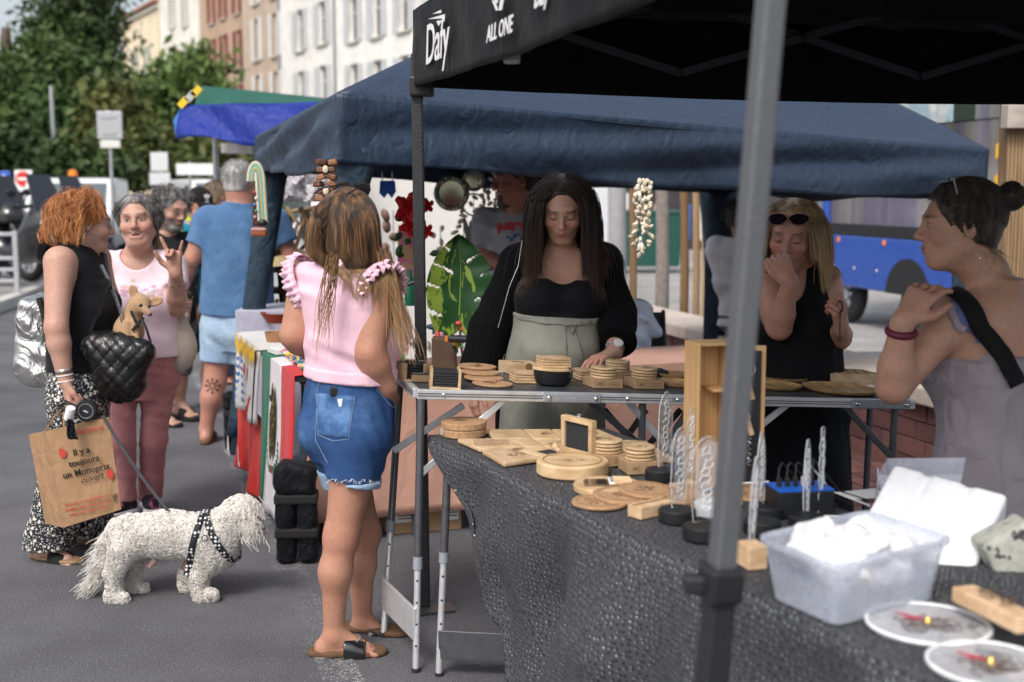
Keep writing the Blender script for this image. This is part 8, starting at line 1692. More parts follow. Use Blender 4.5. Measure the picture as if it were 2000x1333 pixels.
# dark haired woman behind the table, black cardigan, sage skirt
def preg_woman():
 Y=5.0;p=Person('dark haired pregnant woman in black cardigan and sage skirt behind the table',px(1085,700,Y)[0],Y,-88,(.56,.345,.265),1.05);P=p.p
 p.J['shR']=P(1012,515,.02);p.J['shL']=P(1176,512,.02)
 p.torso(P(1080,758,.06),P(1096,495,.04),hip=1.05,waist=1.1,chest=1.04,bust=1.24,belly=.16,bt=.68,bet=.31)
 p.arm('R',P(955,645,.0),P(928,748,-.04),(.05,.042,.028),dict(fd=P(925,800,-.06)-P(928,748,-.04),pn=(.8,.3,0),curl=(.35,.4,.4,.45)))
 p.arm('L',P(1205,615,-.02),P(1200,690,-.22),(.05,.042,.028),dict(fd=P(1150,706,-.33)-P(1200,690,-.22),pn=(0,-.2,-1),curl=(.3,.3,.3,.3),thumb=.4,spread=.5))
 for q,u in(('R',1040),('L',1115)):p.leg(q,P(u,960,.03),P(u,1120,.05),toe=-90)
 p.head(P(1099,408,-.045),-94,-24,0,1.0,eyes='down',lips=(.36,.13,.12),brow=(.03,.018,.012),blush=.2,nose=.82,jaw=.94)
 black=cloth('black_jersey',(.008,.009,.011),.75,.1,600,.1)
 t=S();t.ops+=p.to.ops
 p.wear('tank_top',t,black,.0075,.002,off=.009,clips=[p.plane(p.T(.52),-p.R[:,2]),p.plane(p.T(.865),p.R[:,2]+p.fu*.12),p.hole(p.T(.93,0,.12),(.08,.09,.075))])
 for sx in(-1,1):
  for d in((0,.018)if sx>0 else(0,.022)):
   a,b_=p.T(.80,sx*(.085+d),.095),p.T(.93,sx*(.085+d*1.1),.05);pts=[a+(b_-a)*i/8 for i in range(9)];pts=np.array(pts);
   for _ in range(3):dd=p.b.at(pts);pts=pts+p.b.grad(pts)*(.005-dd)[:,None]
   tube_part(p,'strap',list(pts),.0045,black)
 sage=cloth('sage_linen',(.27,.275,.235),.9,.08,350,.3);L=p.L
 k=S();k.ops+=p.to.ops;k.loft(p.pel,p.R,[(-1.5*L,.25,.20,0,.03),(-.9*L,.225,.18,0,.04),(-.35*L,.205,.165,0,.05),(-.05*L,.2,.16,0,.06),(.25*L,.19,.155,0,.07),(.5*L,.165,.125,0,.05)],.04)
 p.wear('skirt',k,sage,.0085,.006,(34,26,4),41,.010,[p.plane(p.T(.565),p.R[:,2])])
 wb=S();wb.ops+=p.to.ops;p.wear('waistband',wb,sage,.0065,.004,(90,90,3),42,.019,[p.plane(p.T(.575),p.R[:,2]),p.plane(p.T(.53),-p.R[:,2])],hide=False)
 def surf(u,v,off=.003):
  q=P(u,v,-.6)[None].copy();d=ray(u,v);d=d/np.linalg.norm(d)
  for _ in range(90):
   dd=min(float(k.at(q)[0]),float(wb.at(q)[0]));q=q+d*max(.0008,dd*.6)
   if dd<off:break
  return q[0]
 for path in([(1107,606),(1105,640),(1107,680),(1106,700)],[(1110,606),(1122,640),(1135,680),(1138,702)],[(1107,606),(1116,615),(1124,640),(1118,655),(1109,640),(1108,610)]):tube_part(p,'drawstring',[surf(*q,.004)for q in path],.005,cloth('sage_cord',(.16,.165,.135)))
 g=S();g.loft(p.pel,p.R,[(-.35*L,.215,.15,0,-.03),(.1*L,.2,.135,0,-.03),(.5*L,.175,.125,0,-.02),(.8*L,.165,.112,0,-.012),(.93*L,.12,.085,0,-.02),(1.0*L,.08,.07,0,-.02)],.04)
 g.rc(p.J['shL'],p.J['shR'],.05,.05,.06)
 for q,fr in(('R',.88),('L',.72)):
  sh,el,wr=p.J['sh'+q],p.J['el'+q],p.J['wr'+q];m=el+(wr-el)*fr;g.rc(sh,el,.064,.066,.05);g.rc(el,m,.066,.072,.03,cut=1.0)
 R,pel,nk=p.R,p.pel,p.nk
 def opening(x,y,z):
  X=R[0][0]*(x-pel[0])+R[1][0]*(y-pel[1])+R[2][0]*(z-pel[2]);Yf=R[0][1]*(x-pel[0])+R[1][1]*(y-pel[1])+R[2][1]*(z-pel[2]);Z=(R[0][2]*(x-pel[0])+R[1][2]*(y-pel[1])+R[2][2]*(z-pel[2]))/L
  w=np.interp(Z,[-.4,.0,.45,.75,.95,1.1],[.20,.185,.158,.128,.085,.06]);return np.minimum(w-np.abs(X),Yf+.03)
 knit=mat('black_knit',(.007,.007,.008),.95,.2,30,.9,160,spec=.1,wr=.2)
 p.wear('cardigan',g,knit,.0085,.005,(30,30,22),44,.012,[opening,p.hole(nk+A(0,0,.06),(.075,.08,.075))],hide=False)
 tube_part(p,'chain_strap',[P(1020,470,-.12),P(1012,520,-.17),P(995,560,-.2),P(973,640,-.2)],.0016,M_GALV)
 w,e=p.J['wrL'],p.J['elL'];b=MB();b.torus(w+(e-w)*.12,.033,.0065,frame(e-w,(1,0,0)),24,6);b.build('watch_strap',mat('steel_links',(.55,.55,.56),.25,.3,200,.6,250,metal=1),p.root,smooth=True)
 b=MB();b.lathe([(.019,0),(.019,.008),(.016,.010)],18,w+(e-w)*.12+A(.012,-.024,.022),frame(A(.3,-.6,.7),(1,0,0)));b.build('watch_face',mat('watch_face',(.75,.76,.78),.2,0),p.root)
 hm=hairmat('dark_brown_hair',(.010,.006,.005),(.045,.024,.016),(.075,.038,.022),(1.15,1.5),60)
 cap(p,hm,.012,.012);lh=lambda q,rg:.30+.10*rg.uniform(0,1,len(q))
 scalp_hair(p,3400,hm,lh,15,.04,.34,-.012,.25,-.1,.55,.0015,.004,.70,18,0,.012,col=[t,g],sel=lambda q:(q[:,1]<.05))
 p.finish(.009);return p
PW=preg_woman()
def goatee_man():
 Y=7.2;p=Person('goateed man in grey printed t-shirt standing in shade under navy canopy',px(1005,600,Y)[0],Y,-110,(.34,.17,.13),1.1);P=p.p
 p.torso(P(1010,590,0),P(1012,420,.0),male=True,chest=1.05,belly=.04);p.arm('R',P(948,505,-.06),P(985,520,-.25),(.056,.045,.03),dict(fd=(1,-.2,.1),pn=(0,0,-1)));p.arm('L',P(1075,505,0),P(1070,560,-.15),hand=dict(fd=(0,-.5,-1),pn=(-1,0,0)))
 for q,u in(('R',990),('L',1035)):p.leg(q,P(u,740,0),P(u,870,0),toe=-90)
 def bd(q):return((q[:,2]<-.07)&(q[:,1]>.03)&(np.abs(q[:,0])<.035))*.95+((np.abs(q[:,2]+.048)<.006)&(q[:,1]>.07)&(np.abs(q[:,0])<.03))*.8
 p.head(P(1008,352,-.02),-168,-4,0,1.08,male=True,smile=.4,beard=bd,beardc=(.05,.045,.045));bs=S();bs.el(p.H(0,.078,-.108),A(.03,.026,.034)*p.Hs,p.Hr);soft('goatee',bs,hairmat('goatee_hair',(.03,.028,.028),(.12,.11,.11)),p.root,.006)
 t=S();t.ops+=p.to.ops;p.sleeve(t,'R',.72,1.3);p.sleeve(t,'L',.72,1.3);p.wear('t_shirt',t,cloth('heather_grey',(.33,.34,.38),.9),.011,.006,off=.016,clips=[p.plane(p.T(-.05),-p.R[:,2]),p.hole(p.nk+A(0,0,.06),(.08,.08,.06))])
 def surf(u,v):
  q=P(u,v,-.6)[None].copy();d=ray(u,v);d=d/np.linalg.norm(d)
  for _ in range(90):
   dd=float(t.at(q)[0]);q=q+d*max(.001,dd*.6)
   if dd<.002:break
  return q[0]
 rp=mat('red_print',(.50,.04,.05),.8,.2,60)
 for ch,u in zip('NECSUT',(982,995,1008,1021,1034,1047)):lettering(ch,rp,p.root,surf(u,447)+A(0,-.006,0),frame((.0,-1,.05),(0,0,1)),.085,bold=.004)
 for i in range(9):b=MB();c=surf(992+i*7,464+5*sin(i*1.7));b.ell(c,(.012,.004,.008+.006*(i%3)));b.build('blue_print',mat('blue_print',(.06,.10,.28),.8),p.root)
 k=S();k.ops+=p.to.ops
 for q in 'RL':p.trouser(k,q,1.9,1.15,1.1)
 p.wear('trousers',k,cloth('navy_cotton',(.012,.02,.05)),.014,.005,off=.012,clips=[p.plane(p.T(.1),p.R[:,2])])
 for q in 'RL':sole_shoe(p,q,M_RUB,M_RUB,th=.02)
 hm=hairmat('dark_short',(.02,.015,.012),(.05,.04,.03));cap(p,hm,.008);scalp_hair(p,700,hm,.05,4,.1,.1,0,.5,t=.008);p.finish(.011)
goatee_man()
def blonde_woman():
 Y=4.98;p=Person('blonde woman in black dress holding her hand to her mouth',px(1560,700,Y)[0],Y,-105,(.50,.29,.22),1.06);P=p.p
 p.J['shR']=P(1490,545,.0);p.J['shL']=P(1612,548,.06)
 p.torso(P(1552,800,.06),P(1555,522,.04),hip=1.0,waist=1.08,chest=1.02,bust=1.1)
 p.arm('R',P(1522,640,-.14),P(1543,552,-.24),(.052,.045,.028),dict(fd=P(1522,510,-.22)-P(1543,552,-.24),pn=(-.1,.8,.3),curl=(1.1,1.1,1.15,1.2),thumb=.3,size=1.02))
 p.arm('L',P(1640,660,-.02),P(1642,642,-.22),(.052,.043,.028),dict(fd=P(1640,605,-.27)-P(1642,642,-.22),pn=(-.6,.6,.2),curl=(1.0,1.1,1.15,1.2),thumb=.5))
 for q,u in(('R',1520),('L',1590)):p.leg(q,P(u,950,.03),P(u,1110,.05),toe=-95)
 p.head(P(1546,458,-.02),-112,-14,-4,1.07,eyes='down',lips=(.30,.11,.10),brow=(.12,.075,.05),blush=.35,nose=.98)
 t=S();t.ops+=p.to.ops;L=p.L;t.loft(p.pel,p.R,[(-1.6*L,.27,.22,0,.02),(-.9*L,.24,.19,0,.02),(-.3*L,.21,.165,0,.02),(.0,.19,.15,0,.01),(.3*L,.165,.135,0,.015),(.55*L,.15,.125,0,.01),(.7*L,.12,.1,0,0)],.05)
 p.wear('dress',t,cloth('black_crepe',(.010,.010,.012)),.009,.008,(30,24,5),51,.011,[p.armhole('R',0),p.armhole('L',0),p.hole(p.nk+p.fu*.07+A(0,0,-.01),(.045,.09,.125)),p.hole(p.nk+A(0,0,.05),(.07,.08,.06))])
 hm=hairmat('blonde_hair',(.13,.075,.04),(.46,.31,.16),(.56,.40,.22),(1.35,1.56),60);cap(p,hm,.010,.006)
 scalp_hair(p,3000,hm,lambda q,rg:.185+.02*rg.uniform(0,1,len(q)),17,.03,.28,.004,.5,-.1,.75,.0015,.007,.75,13,0,.010,col=[t],part=.01,sel=lambda q:q[:,1]<.06)
 b=MB();b.ell(p.H(.082,-.005,-.036),(.005,)*3);b.build('earring',M_CHROME,p.root);bh=p.J['hdL'][8];b=MB();b.torus(p.J['wrL']+unit(p.J['hdL'][7]-p.J['wrL'])*.105,.0105,.0016,frame((1,0,.2),(0,0,1)),16,6);b.build('ring',M_CHROME,p.root)
 p.finish(.009)
 sunglasses(p,'large dark sunglasses pushed up on blonde hair',p.H(0,.098,.082),-112,32,.086,.027,mat('rose_rim',(.35,.2,.16),.3,0,metal=.6),arms=True,sep=.042)
 c=P(1640,600,-.28);r=thing('spectacles','folded spectacles held in the blonde woman\'s fingers','glasses',p.o+c)
 for dx in(-.012,.012):
  b=MB();b.torus((dx*.4,dx,.0),.020,.0018,frame((1,.3,0),(0,0,1)),20,6,1.2);b.build('rim',M_BLK,r,smooth=True)
 b=MB();b.tube([(0,-.01,-.01),(.004,0,-.1),(.006,.0,-.135)],.002,6);b.build('temple',M_BLK,r)
blonde_woman()
def bun_woman():
 Y=3.62;p=Person('woman with dark hair bun and lilac grey strappy dress seen from behind',px(1935,900,Y)[0],Y,128,(.48,.29,.21),1.05);P=p.p
 p.J['shL']=P(1868,615,-.02);p.J['shR']=P(2050,590,.14)
 p.torso(P(1942,950,.03),P(1945,545,.04),hip=1.08,waist=1.12,chest=1.10,bust=1.1,butt=1.0,face_up=135)
 p.arm('L',P(1745,755,-.10),P(1763,628,-.15),(.058,.046,.029),dict(fd=P(1815,556,-.11)-P(1763,628,-.15),pn=(.55,.7,-.3),curl=(.35,.42,.5,.55),thumb=.6,spread=.5,size=1.08),1.02)
 p.arm('R',P(2090,760,.2),P(2030,860,.3),hand=dict(fd=(-.5,.5,-.3),pn=(0,0,-1)))
 for q,u in(('L',1900),('R',1990)):p.leg(q,P(u,1200,.03),P(u,1420,.03),toe=120)
 p.head(P(1874,440,.03),171,-2,0,1.02,eyes='open',lips=(.32,.13,.11),brow=(.03,.02,.015),blush=.15,nb=P(1930,535,.04),nose=.84)
 lil=cloth('lilac_viscose',(.30,.265,.295),.7,.06,500,.12,wr=.5)
 t=S();t.ops+=p.to.ops;L=p.L;t.loft(p.pel,p.R,[(-1.5*L,.28,.23,0,0),(-.8*L,.25,.2,0,0),(-.2*L,.215,.17,0,-.01),(.12*L,.19,.15,0,-.005),(.3*L,.165,.13,0,0),(.5*L,.165,.13,0,.01)],.05)
 p.wear('strappy_dress',t,lil,.009,.012,(26,24,10),61,.012,[p.plane(p.T(.66,0,-.1),p.R[:,2]-p.R[:,1]*.35),p.armhole('L',0)])
 bl=S();bl.ops+=p.to.ops;p.wear('waist_seam',bl,lil,.009,.006,(60,60,6),62,.022,[p.plane(p.T(.30),p.R[:,2]),p.plane(p.T(.275),-p.R[:,2])],hide=False)
 TS=S();TS.ops+=p.to.ops;TS.rc(p.J['shL'],p.J['elL'],.059,.047,.035);TS.ops+=p.hs.ops[-2:]
 def strap(name,a,b_,r,m,off=.006,flat=0,parent=None,col=p.b):
  pts=np.array([a+(b_-a)*i/22 for i in range(23)])
  for _ in range(5):dd=np.minimum(TS.at(pts),t.at(pts));pts=pts+TS.grad(pts)*np.clip(off-dd,-.03,.05)[:,None]
  if flat:
   N_=TS.grad(pts);T_=np.gradient(pts,axis=0);S_=np.cross(N_,T_);S_/=np.linalg.norm(S_,axis=1,keepdims=True);G=np.stack([pts-S_*flat,pts,pts+S_*flat],1);mb=MB();mb.grid(G)
   if parent=='top':return mb,pts
   return mb.build(name,m,p.root,smooth=True,solid=.004)
  return tube_part(p,name,list(pts),r,m)
 strap('dress_strap',P(1845,562,-.12),P(1886,660,-.25),.006,lil,.008,.011);strap('bra_strap',P(1858,560,-.1),P(1915,690,-.25),.006,cloth('periwinkle',(.12,.14,.33)),.006,.011)
 strap('necklace',P(1862,525,-.1),P(1940,500,-.12),.0018,M_CHROME,.003)
 mb,pts=strap('x',P(1842,548,-.02),P(2010,760,-.2),.0,None,.014,.026,'top');o=mb.build('bag_strap',cloth('black_webbing',(.010,.010,.011),.7),None,True,0,.004,loc=p.o);tag(o,'wide black webbing bag strap across the bun woman\'s bare back','bag strap')
 w,e=p.J['wrL'],p.J['elL'];b=MB();b.torus(w+(e-w)*.16,.035,.012,frame(e-w,(1,0,0)),24,8);b.build('wristband',mat('burgundy_silicone',(.12,.008,.03),.5,.05),p.root,smooth=True)
 hm=hairmat('black_brown_hair',(.008,.006,.005),(.075,.052,.040),None,None,90)
 def ex(c):pass
 cap(p,hm,.014,.0);bun=p.H(0,-.135,.075);tgt=A(0,-.115,.065)
 q,rg=p.scalp(1500,9,lambda q:q[:,2]>hairz(q[:,1],0)-.004,(.088,.109,.095),(0,-.018,.035));C0=A(0,-.018,.035);d0=(q-C0)/A(.088,.109,.095);d1=unit((tgt-C0)/A(.088,.109,.095));PP=[]
 for tt in np.linspace(0,.95,12):v=d0*(1-tt)+d1*tt;v/=np.linalg.norm(v,axis=1,keepdims=True);PP.append(C0+v*A(.088,.109,.095)*(1+.02*sin(pi*tt))+rg.normal(size=q.shape)*.0012)
 PP=np.stack(PP,1);PP=p.Hc+(PP*p.Hs)@p.Hr.T;ribbons('hair',PP,.0021,hm,p.root)
 bs=S();bs.el(bun,A(.040,.036,.042)*p.Hs,p.Hr);bs.rc(p.H(0,-.10,.06),bun,.026,.026,.02);soft('hair_bun',bs,hm,p.root,.006);rg=np.random.default_rng(2);PP=[]
 for i in range(260):
  a0=rg.uniform(0,6.28);ax=unit(rg.normal(size=3)*.5+p.Hr[:,1]);fr=frame(ax,(0,0,1));rr=rg.uniform(.037,.044);PP.append([bun+fr@A(cos(a0+s_*2.6)*rr,sin(a0+s_*2.6)*rr,rg.normal()*.0+.012*sin(a0*3))for s_ in np.linspace(0,1,12)])
 ribbons('hair',np.array(PP),.0015,hm,p.root)
 PP=[]
 for i in range(60):a=p.H(rg.uniform(-.05,.06),-.075+rg.normal()*.01,-.06);e2=a+A(rg.normal()*.03,rg.normal()*.02,-rg.uniform(.03,.10));PP.append([a+(e2-a)*s_+A(.01*sin(s_*5+i),0,0)for s_ in np.linspace(0,1,8)])
 ribbons('hair',np.array(PP),.0008,hm,p.root)
 p.finish(.009)
 sunglasses(p,'dark sunglasses with metal temples pushed up on the bun woman\'s hair',p.H(0,.04,.122),171,74,.066,.026,mat('steel_temple',(.3,.29,.3),.3,0,metal=.8),sep=.040,legs=.135)
bun_woman()
def seated_man():
 Y=9.0;p=Person('man in white shirt sitting on the low wall with his back turned',px(1450,640,Y)[0],Y,60,(.40,.22,.16),1.05);P=p.p
 p.torso(P(1455,628,0),P(1450,472,.02),male=True);p.J['hiL']=P(1440,622,.02);p.J['hiR']=P(1475,622,-.02)
 p.arm('L',P(1415,560,.03),P(1440,610,.15),hand=dict(fd=(.3,.8,-.2),pn=(0,0,-1)));p.arm('R',P(1495,560,-.02),P(1495,605,.15),hand=dict(fd=(0,.8,-.2),pn=(0,0,-1)))
 p.leg('L',P(1452,612,.42),P(1455,690,.5),toe=60);p.leg('R',P(1486,612,.40),P(1490,690,.48),toe=60)
 p.head(P(1447,425,0),45,0,0,1.05,male=True,eyes='none');t=S();t.ops+=p.to.ops;p.sleeve(t,'L',1.8,1.3);p.sleeve(t,'R',1.8,1.3);p.wear('shirt',t,cloth('white_linen',(.66,.66,.70),.9),.012,.01,(20,20,25),71,.018,[p.plane(p.T(-.05),-p.R[:,2]),p.hole(p.nk+A(0,0,.06),(.08,.08,.06))])
 k=S();k.ops+=p.to.ops
 for q in 'RL':p.trouser(k,q,1.9,1.15,1.1)
 p.wear('trousers',k,cloth('grey_trousers',(.12,.12,.13)),.014,.005,off=.012,clips=[p.plane(p.T(.1),p.R[:,2])])
 for q in 'RL':sole_shoe(p,q,M_RUB,M_RUB,th=.02)
 hm=hairmat('greying_short',(.03,.026,.024),(.14,.13,.125));cap(p,hm,.010);scalp_hair(p,900,hm,.04,4,.2,.1,0,.5,t=.01);p.finish(.012)
seated_man()
# white curly dog with harness
def white_dog():
 g=gd(310,1166);Y=g[1];o=g*A(1,1,0);root=thing('dog','curly white dog in black polka dot harness standing on the road','dog',o);P=lambda u,v,dy=0:px(u,v,Y+dy)-o
 s=S();s.rc(P(255,1046),P(330,1042,.01),.080,.080,.04);s.rc(P(330,1042,.01),P(412,1050),.080,.090,.04);s.el(P(425,1068),(.075,.085,.095),None,.05)
 s.rc(P(425,1042),P(468,1008,-.01),.074,.064,.05);s.el(P(473,1003,-.01),(.072,.070,.064),None,.04);s.rc(P(480,1012,-.01),P(506,1030,-.02),.046,.028,.03);s.el(P(497,1040,-.02),(.024,.028,.016),None,.02);s.el(P(487,1022,-.075),(.030,.018,.052),roty(-.25),.015);s.el(P(470,1022,.06),(.03,.018,.05),None,.015)
 s.rc(P(242,1075,-.05),P(222,1120,-.05),.054,.030,.03);s.rc(P(222,1120,-.05),P(222,1162,-.05),.029,.026,.02);s.rc(P(222,1166,-.05),P(240,1170,-.06),.026,.022,.02)
 s.rc(P(256,1080,.06),P(260,1118,.07),.050,.032,.03);s.rc(P(260,1118,.07),P(258,1145,.07),.031,.027,.02);s.rc(P(260,1148,.07),P(280,1150,.06),.024,.020,.02)
 s.rc(P(410,1085,-.04),P(390,1125,-.05),.046,.029,.03);s.rc(P(390,1125,-.05),P(391,1155,-.05),.029,.027,.02);s.rc(P(393,1160,-.05),P(414,1162,-.06),.026,.022,.02)
 s.rc(P(385,1085,.05),P(368,1120,.06),.046,.032,.03);s.rc(P(368,1120,.06),P(364,1140,.06),.031,.028,.02);s.rc(P(364,1143,.06),P(378,1146,.05),.023,.019,.02)
 s.path([P(228,1030),P(208,1062),P(200,1098),P(190,1128)],[.030,.028,.026,.018],.02)
 s.rc(P(300,1098,-.01),P(290,1108,-.02),.014,.010,.015)
 s.post.append(folds(.005,150,150,150,5));V,F=s.mesh(.006);s.post.pop();bc=P(320,1098);C=np.tile(A(.66,.62,.56),(len(V),1));m=np.clip((P(320,1088)[2]-V[:,2])/.02,0,1)*(np.abs(V[:,0]-P(335,1090)[0])<.11)*(V[:,2]>P(320,1125)[2]);C=C*(1-m[:,None])+A(.40,.24,.21)*m[:,None]
 nz=P(507,1030,-.02);m=np.exp(-(np.linalg.norm(V-nz,axis=1)/.016)**4);C=C*(1-m[:,None])+A(.02,.018,.018)*m[:,None]
 me=raw_mesh('body',V,F,[mat('dog_skin',(.6,.5,.45),.9,.1,40,vcol='Col')],None,True);ca=me.color_attributes.new('Col','FLOAT_COLOR','POINT');ca.data.foreach_set('color',np.concatenate([C,np.ones((len(V),1))],1).astype(np.float32).ravel());link('body',me,root)
 rg=np.random.default_rng(3);Vn=V[rg.integers(0,len(V),17000)];bare=(Vn[:,2]<P(320,1091)[2])&(np.abs(Vn[:,0]-P(330,1090)[0])<.085)&(Vn[:,2]>P(320,1118)[2]);Vn=Vn[~bare];Vn=Vn[np.linalg.norm(Vn-nz,axis=1)>.02];N_=s.grad(Vn);n=len(Vn)
 T=np.cross(N_,rg.normal(size=(n,3)));T/=np.linalg.norm(T,axis=1,keepdims=True)+1e-9;B_=np.cross(N_,T);K=10;L_=rg.uniform(.013,.021,(n,1));low=(Vn[:,2]<.14)[:,None];L_=np.where(low,L_*.9,L_);PP=[];rr=rg.uniform(.005,.0085,(n,1));ph=rg.uniform(0,6.28,(n,1))
 for k in range(K):t_=k/(K-1);a=ph+t_*8.0;PP.append(Vn+N_*(L_*(t_*.9-.45*t_*t_))+T*rr*np.cos(a)*t_**.5+B_*rr*np.sin(a)*t_**.5-A(0,0,.004)*t_*t_)
 fur=mat('white_fur',(.84,.81,.76),.85,.18,40,sss=0,c2=(.76,.72,.66),c2s=9,sheen=.3);ribbons('fur',np.stack(PP,1),.0017,fur,root,3,(1,.7))
 n=420;t0=rg.uniform(0,1,n);tp=np.array([P(228,1030),P(208,1062),P(200,1098),P(186,1132)]);base=np.stack([np.interp(t0*3,[0,1,2,3],tp[:,i])for i in range(3)],1)+rg.normal(size=(n,3))*.012;PP=[];ph=rg.uniform(0,6.28,(n,1));ln=rg.uniform(.05,.11,(n,1));dr=A(-.35,-.05,-.9)+rg.normal(size=(n,3))*.16
 for k in range(12):t_=k/11;PP.append(base+dr*ln*t_+A(-.03,0,0)*t_*t_+np.concatenate([np.cos(ph+t_*9),np.sin(ph+t_*9),0*ph],1)*.006*t_)
 ribbons('tail_fur',np.stack(PP,1),.0017,fur,root,3,(1,.4))
 n=700;c_=P(487,1012,-.07);base=c_+rg.normal(size=(n,3))*A(.022,.008,.03);d2=P(473,1000,-.01)+(lambda q:q/np.linalg.norm(q,axis=1,keepdims=True))(rg.normal(size=(300,3))+A(0,0,.8))*A(.07,.07,.064);base=np.concatenate([base,d2]);n=len(base);ph=rg.uniform(0,6.28,(n,1));ln=rg.uniform(.025,.05,(n,1));PP=[];dr=A(.15,-.2,-.9)+rg.normal(size=(n,3))*.3
 for k in range(9):t_=k/8;PP.append(base+dr*ln*t_+np.concatenate([np.cos(ph+t_*8),np.sin(ph+t_*8),0*ph],1)*.006*t_)
 ribbons('head_fur',np.stack(PP,1),.0019,fur,root,3,(1,.5))
 e=MB();e.ell(P(502,1012,-.085),(.009,.008,.009));e.build('eye',M_BLK,root,smooth=True);e=MB();e.ell(nz+A(.016,-.016,.004),(.014,.012,.012));e.build('nose',mat('nose_black',(.015,.013,.013),.35),root,smooth=True);e=MB();e.ell(P(499,1048,-.03),(.010,.008,.004));e.build('tongue',mat('tongue',(.5,.12,.12),.4),root,smooth=True)
 m=bpy.data.materials.new('polka_webbing');t,b,N,L=nodes(m);tc=N('ShaderNodeTexCoord');v=N('ShaderNodeTexVoronoi',Scale=62.0,Randomness=.25);L(tc.outputs['Object'],v.inputs['Vector']);l=N('ShaderNodeMath',operation='LESS_THAN');l.inputs[1].default_value=.34;L(v.outputs['Distance'],l.inputs[0]);mx=N('ShaderNodeMix',data_type='RGBA');L(l.outputs[0],mx.inputs[0]);mx.inputs[6].default_value=(.008,.010,.016,1);mx.inputs[7].default_value=(.7,.7,.7,1);L(mx.outputs[2],b.inputs['Base Color']);b.inputs['Roughness'].default_value=.7
 def loop(c_,ax,w):
  fr=frame(ax,A(0,0,1));pts=[]
  for k in range(40):
   a=2*pi*k/40;d=fr@A(cos(a),sin(a),0);q=c_+d*.20
   for _ in range(40):
    dd=float(s.at(q[None])[0]);q=q-d*max(.0015,(dd-.0145)*.8)
    if dd<.0155:break
   pts.append(q)
  pts.append(pts[0]);pts=np.array(pts);axn=unit(ax);G=np.stack([pts-axn*w,pts,pts+axn*w],1);b=MB();b.grid(G);b.build('harness_strap',m,root,smooth=True,solid=.004)
 loop(P(388,1056),unit(P(400,1059)-P(385,1055)),.0135);loop(P(432,1040),unit(P(462,1014)-P(425,1034)),.0135)
 pts=[]
 b=MB();bq=P(400,1052,-.118);b.torus(bq,.012,.002,frame((0,-1,0),(0,0,1)),14,5);b.build('buckle',M_BLK,root);return root,P,o,Y
DOG,DP,DO,DY=white_dog()
# small tan dog carried in the quilted bag
def tan_dog():
 Y=RW.Y-.12;o=A(px(265,640,Y)[0],Y,0);root=thing('small_dog','small tan dog with large ears peeking out of the quilted bag','dog',px(265,655,Y));ro=root_o(root);P=lambda u,v,dy=0:px(u,v,Y+dy)-ro;k=Y/FPX
 s=S();s.el(P(275,592),(.043,.043,.040));s.rc(P(281,602,-.02),P(292,613,-.05),.021,.0125,.02);s.rc(P(262,605,.01),P(252,640,.02),.038,.055,.03);s.el(P(252,650,.01),(.062,.06,.07),None,.03);s.rc(P(262,632,-.03),P(268,668,-.05),.017,.012,.015);s.rc(P(247,632,-.04),P(250,668,-.05),.016,.012,.015)
 for(a,tip,w)in(((264,582),(259,563),1),((293,592),(312,587),1)):
  a3,t3=P(*a,.005),P(*tip,.0);mid_=(a3+t3)/2;z=unit(t3-a3);s.el(mid_,A(.021,.007,np.linalg.norm(t3-a3)*.85),frame(z,(0,-1,0)),.008)
  s.el(mid_+A(0,-.009,0)+z*.003,A(.013,.006,np.linalg.norm(t3-a3)*.6),frame(z,(0,-1,0)),.004,'s')
 V,F=s.mesh(.004);C=np.tile(A(.42,.26,.14),(len(V),1));m=np.exp(-(np.linalg.norm(V-P(291,612,-.05),axis=1)/.026)**2)*.55;C=C*(1-m[:,None])+A(.16,.10,.07)*m[:,None]
 me=raw_mesh('body',V,F,[mat('tan_coat',(.4,.25,.14),.8,.15,60,.3,300,vcol='Col',sheen=.3)],None,True);ca=me.color_attributes.new('Col','FLOAT_COLOR','POINT');ca.data.foreach_set('color',np.concatenate([C,np.ones((len(V),1))],1).astype(np.float32).ravel());link('body',me,root)
 for(u,v,dy)in((275,597,-.042),(290,599,-.032)):e=MB();e.ell(P(u,v,dy),(.0085,.006,.0085));e.build('eye',mat('dog_eye',(.008,.006,.006),.08,0,spec=.8),root,smooth=True)
 e=MB();e.ell(P(294,615,-.06),(.007,.006,.006));e.build('nose',mat('nose_black',(.015,.013,.013)),root,smooth=True)
 e=MB();e.tube([P(256,608,-.05),P(264,626,-.055),P(272,640,-.05)],.0065,6);e.tube([P(280,622,-.02),P(270,632,-.055),P(258,646,-.06)],.0065,6);e.build('harness',M_BLK,root)
tan_dog()
# bags
def quilt(f,x,y,z):
 a=np.abs(np.sin((x+z*.9)*52));b=np.abs(np.sin((x-z*.9)*52));return f+.007*np.exp(-a*5)+.007*np.exp(-b*5)
Y=RW.Y-.16;c_=px(228,712,Y);s=S();s.el(px(226,700,Y)-c_,(.125,.075,.11));s.el(px(236,745,Y)-c_,(.115,.075,.10),None,.06);s.rc(px(185,672,Y)-c_,px(280,690,Y)-c_,.06,.055,.06);s.post.append(quilt);s.post.append(folds(.008,22,22,16,5));s.pad=.04
o=thing('quilted_bag','black quilted carrier bag slung across the red haired woman','bag',c_);leather=mat('black_leather',(.009,.009,.010),.28,.15,30,.2,90,spec=.5);soft('bag_body',s,leather,o,.0075)
b=MB();b.tube([px(178,650,Y)-c_,px(215,560,Y-.03)-c_,px(205,500,RW.Y+.0)-c_,px(170,478,RW.Y+.08)-c_],.010,8);b.build('strap',leather,o,smooth=True);b=MB();b.tube([px(286,690,Y)-c_,px(294,668,Y-.02)-c_,px(285,640,Y-.03)-c_,px(278,625,Y-.01)-c_],.006,6);b.build('loop',M_BLK,o,smooth=True)
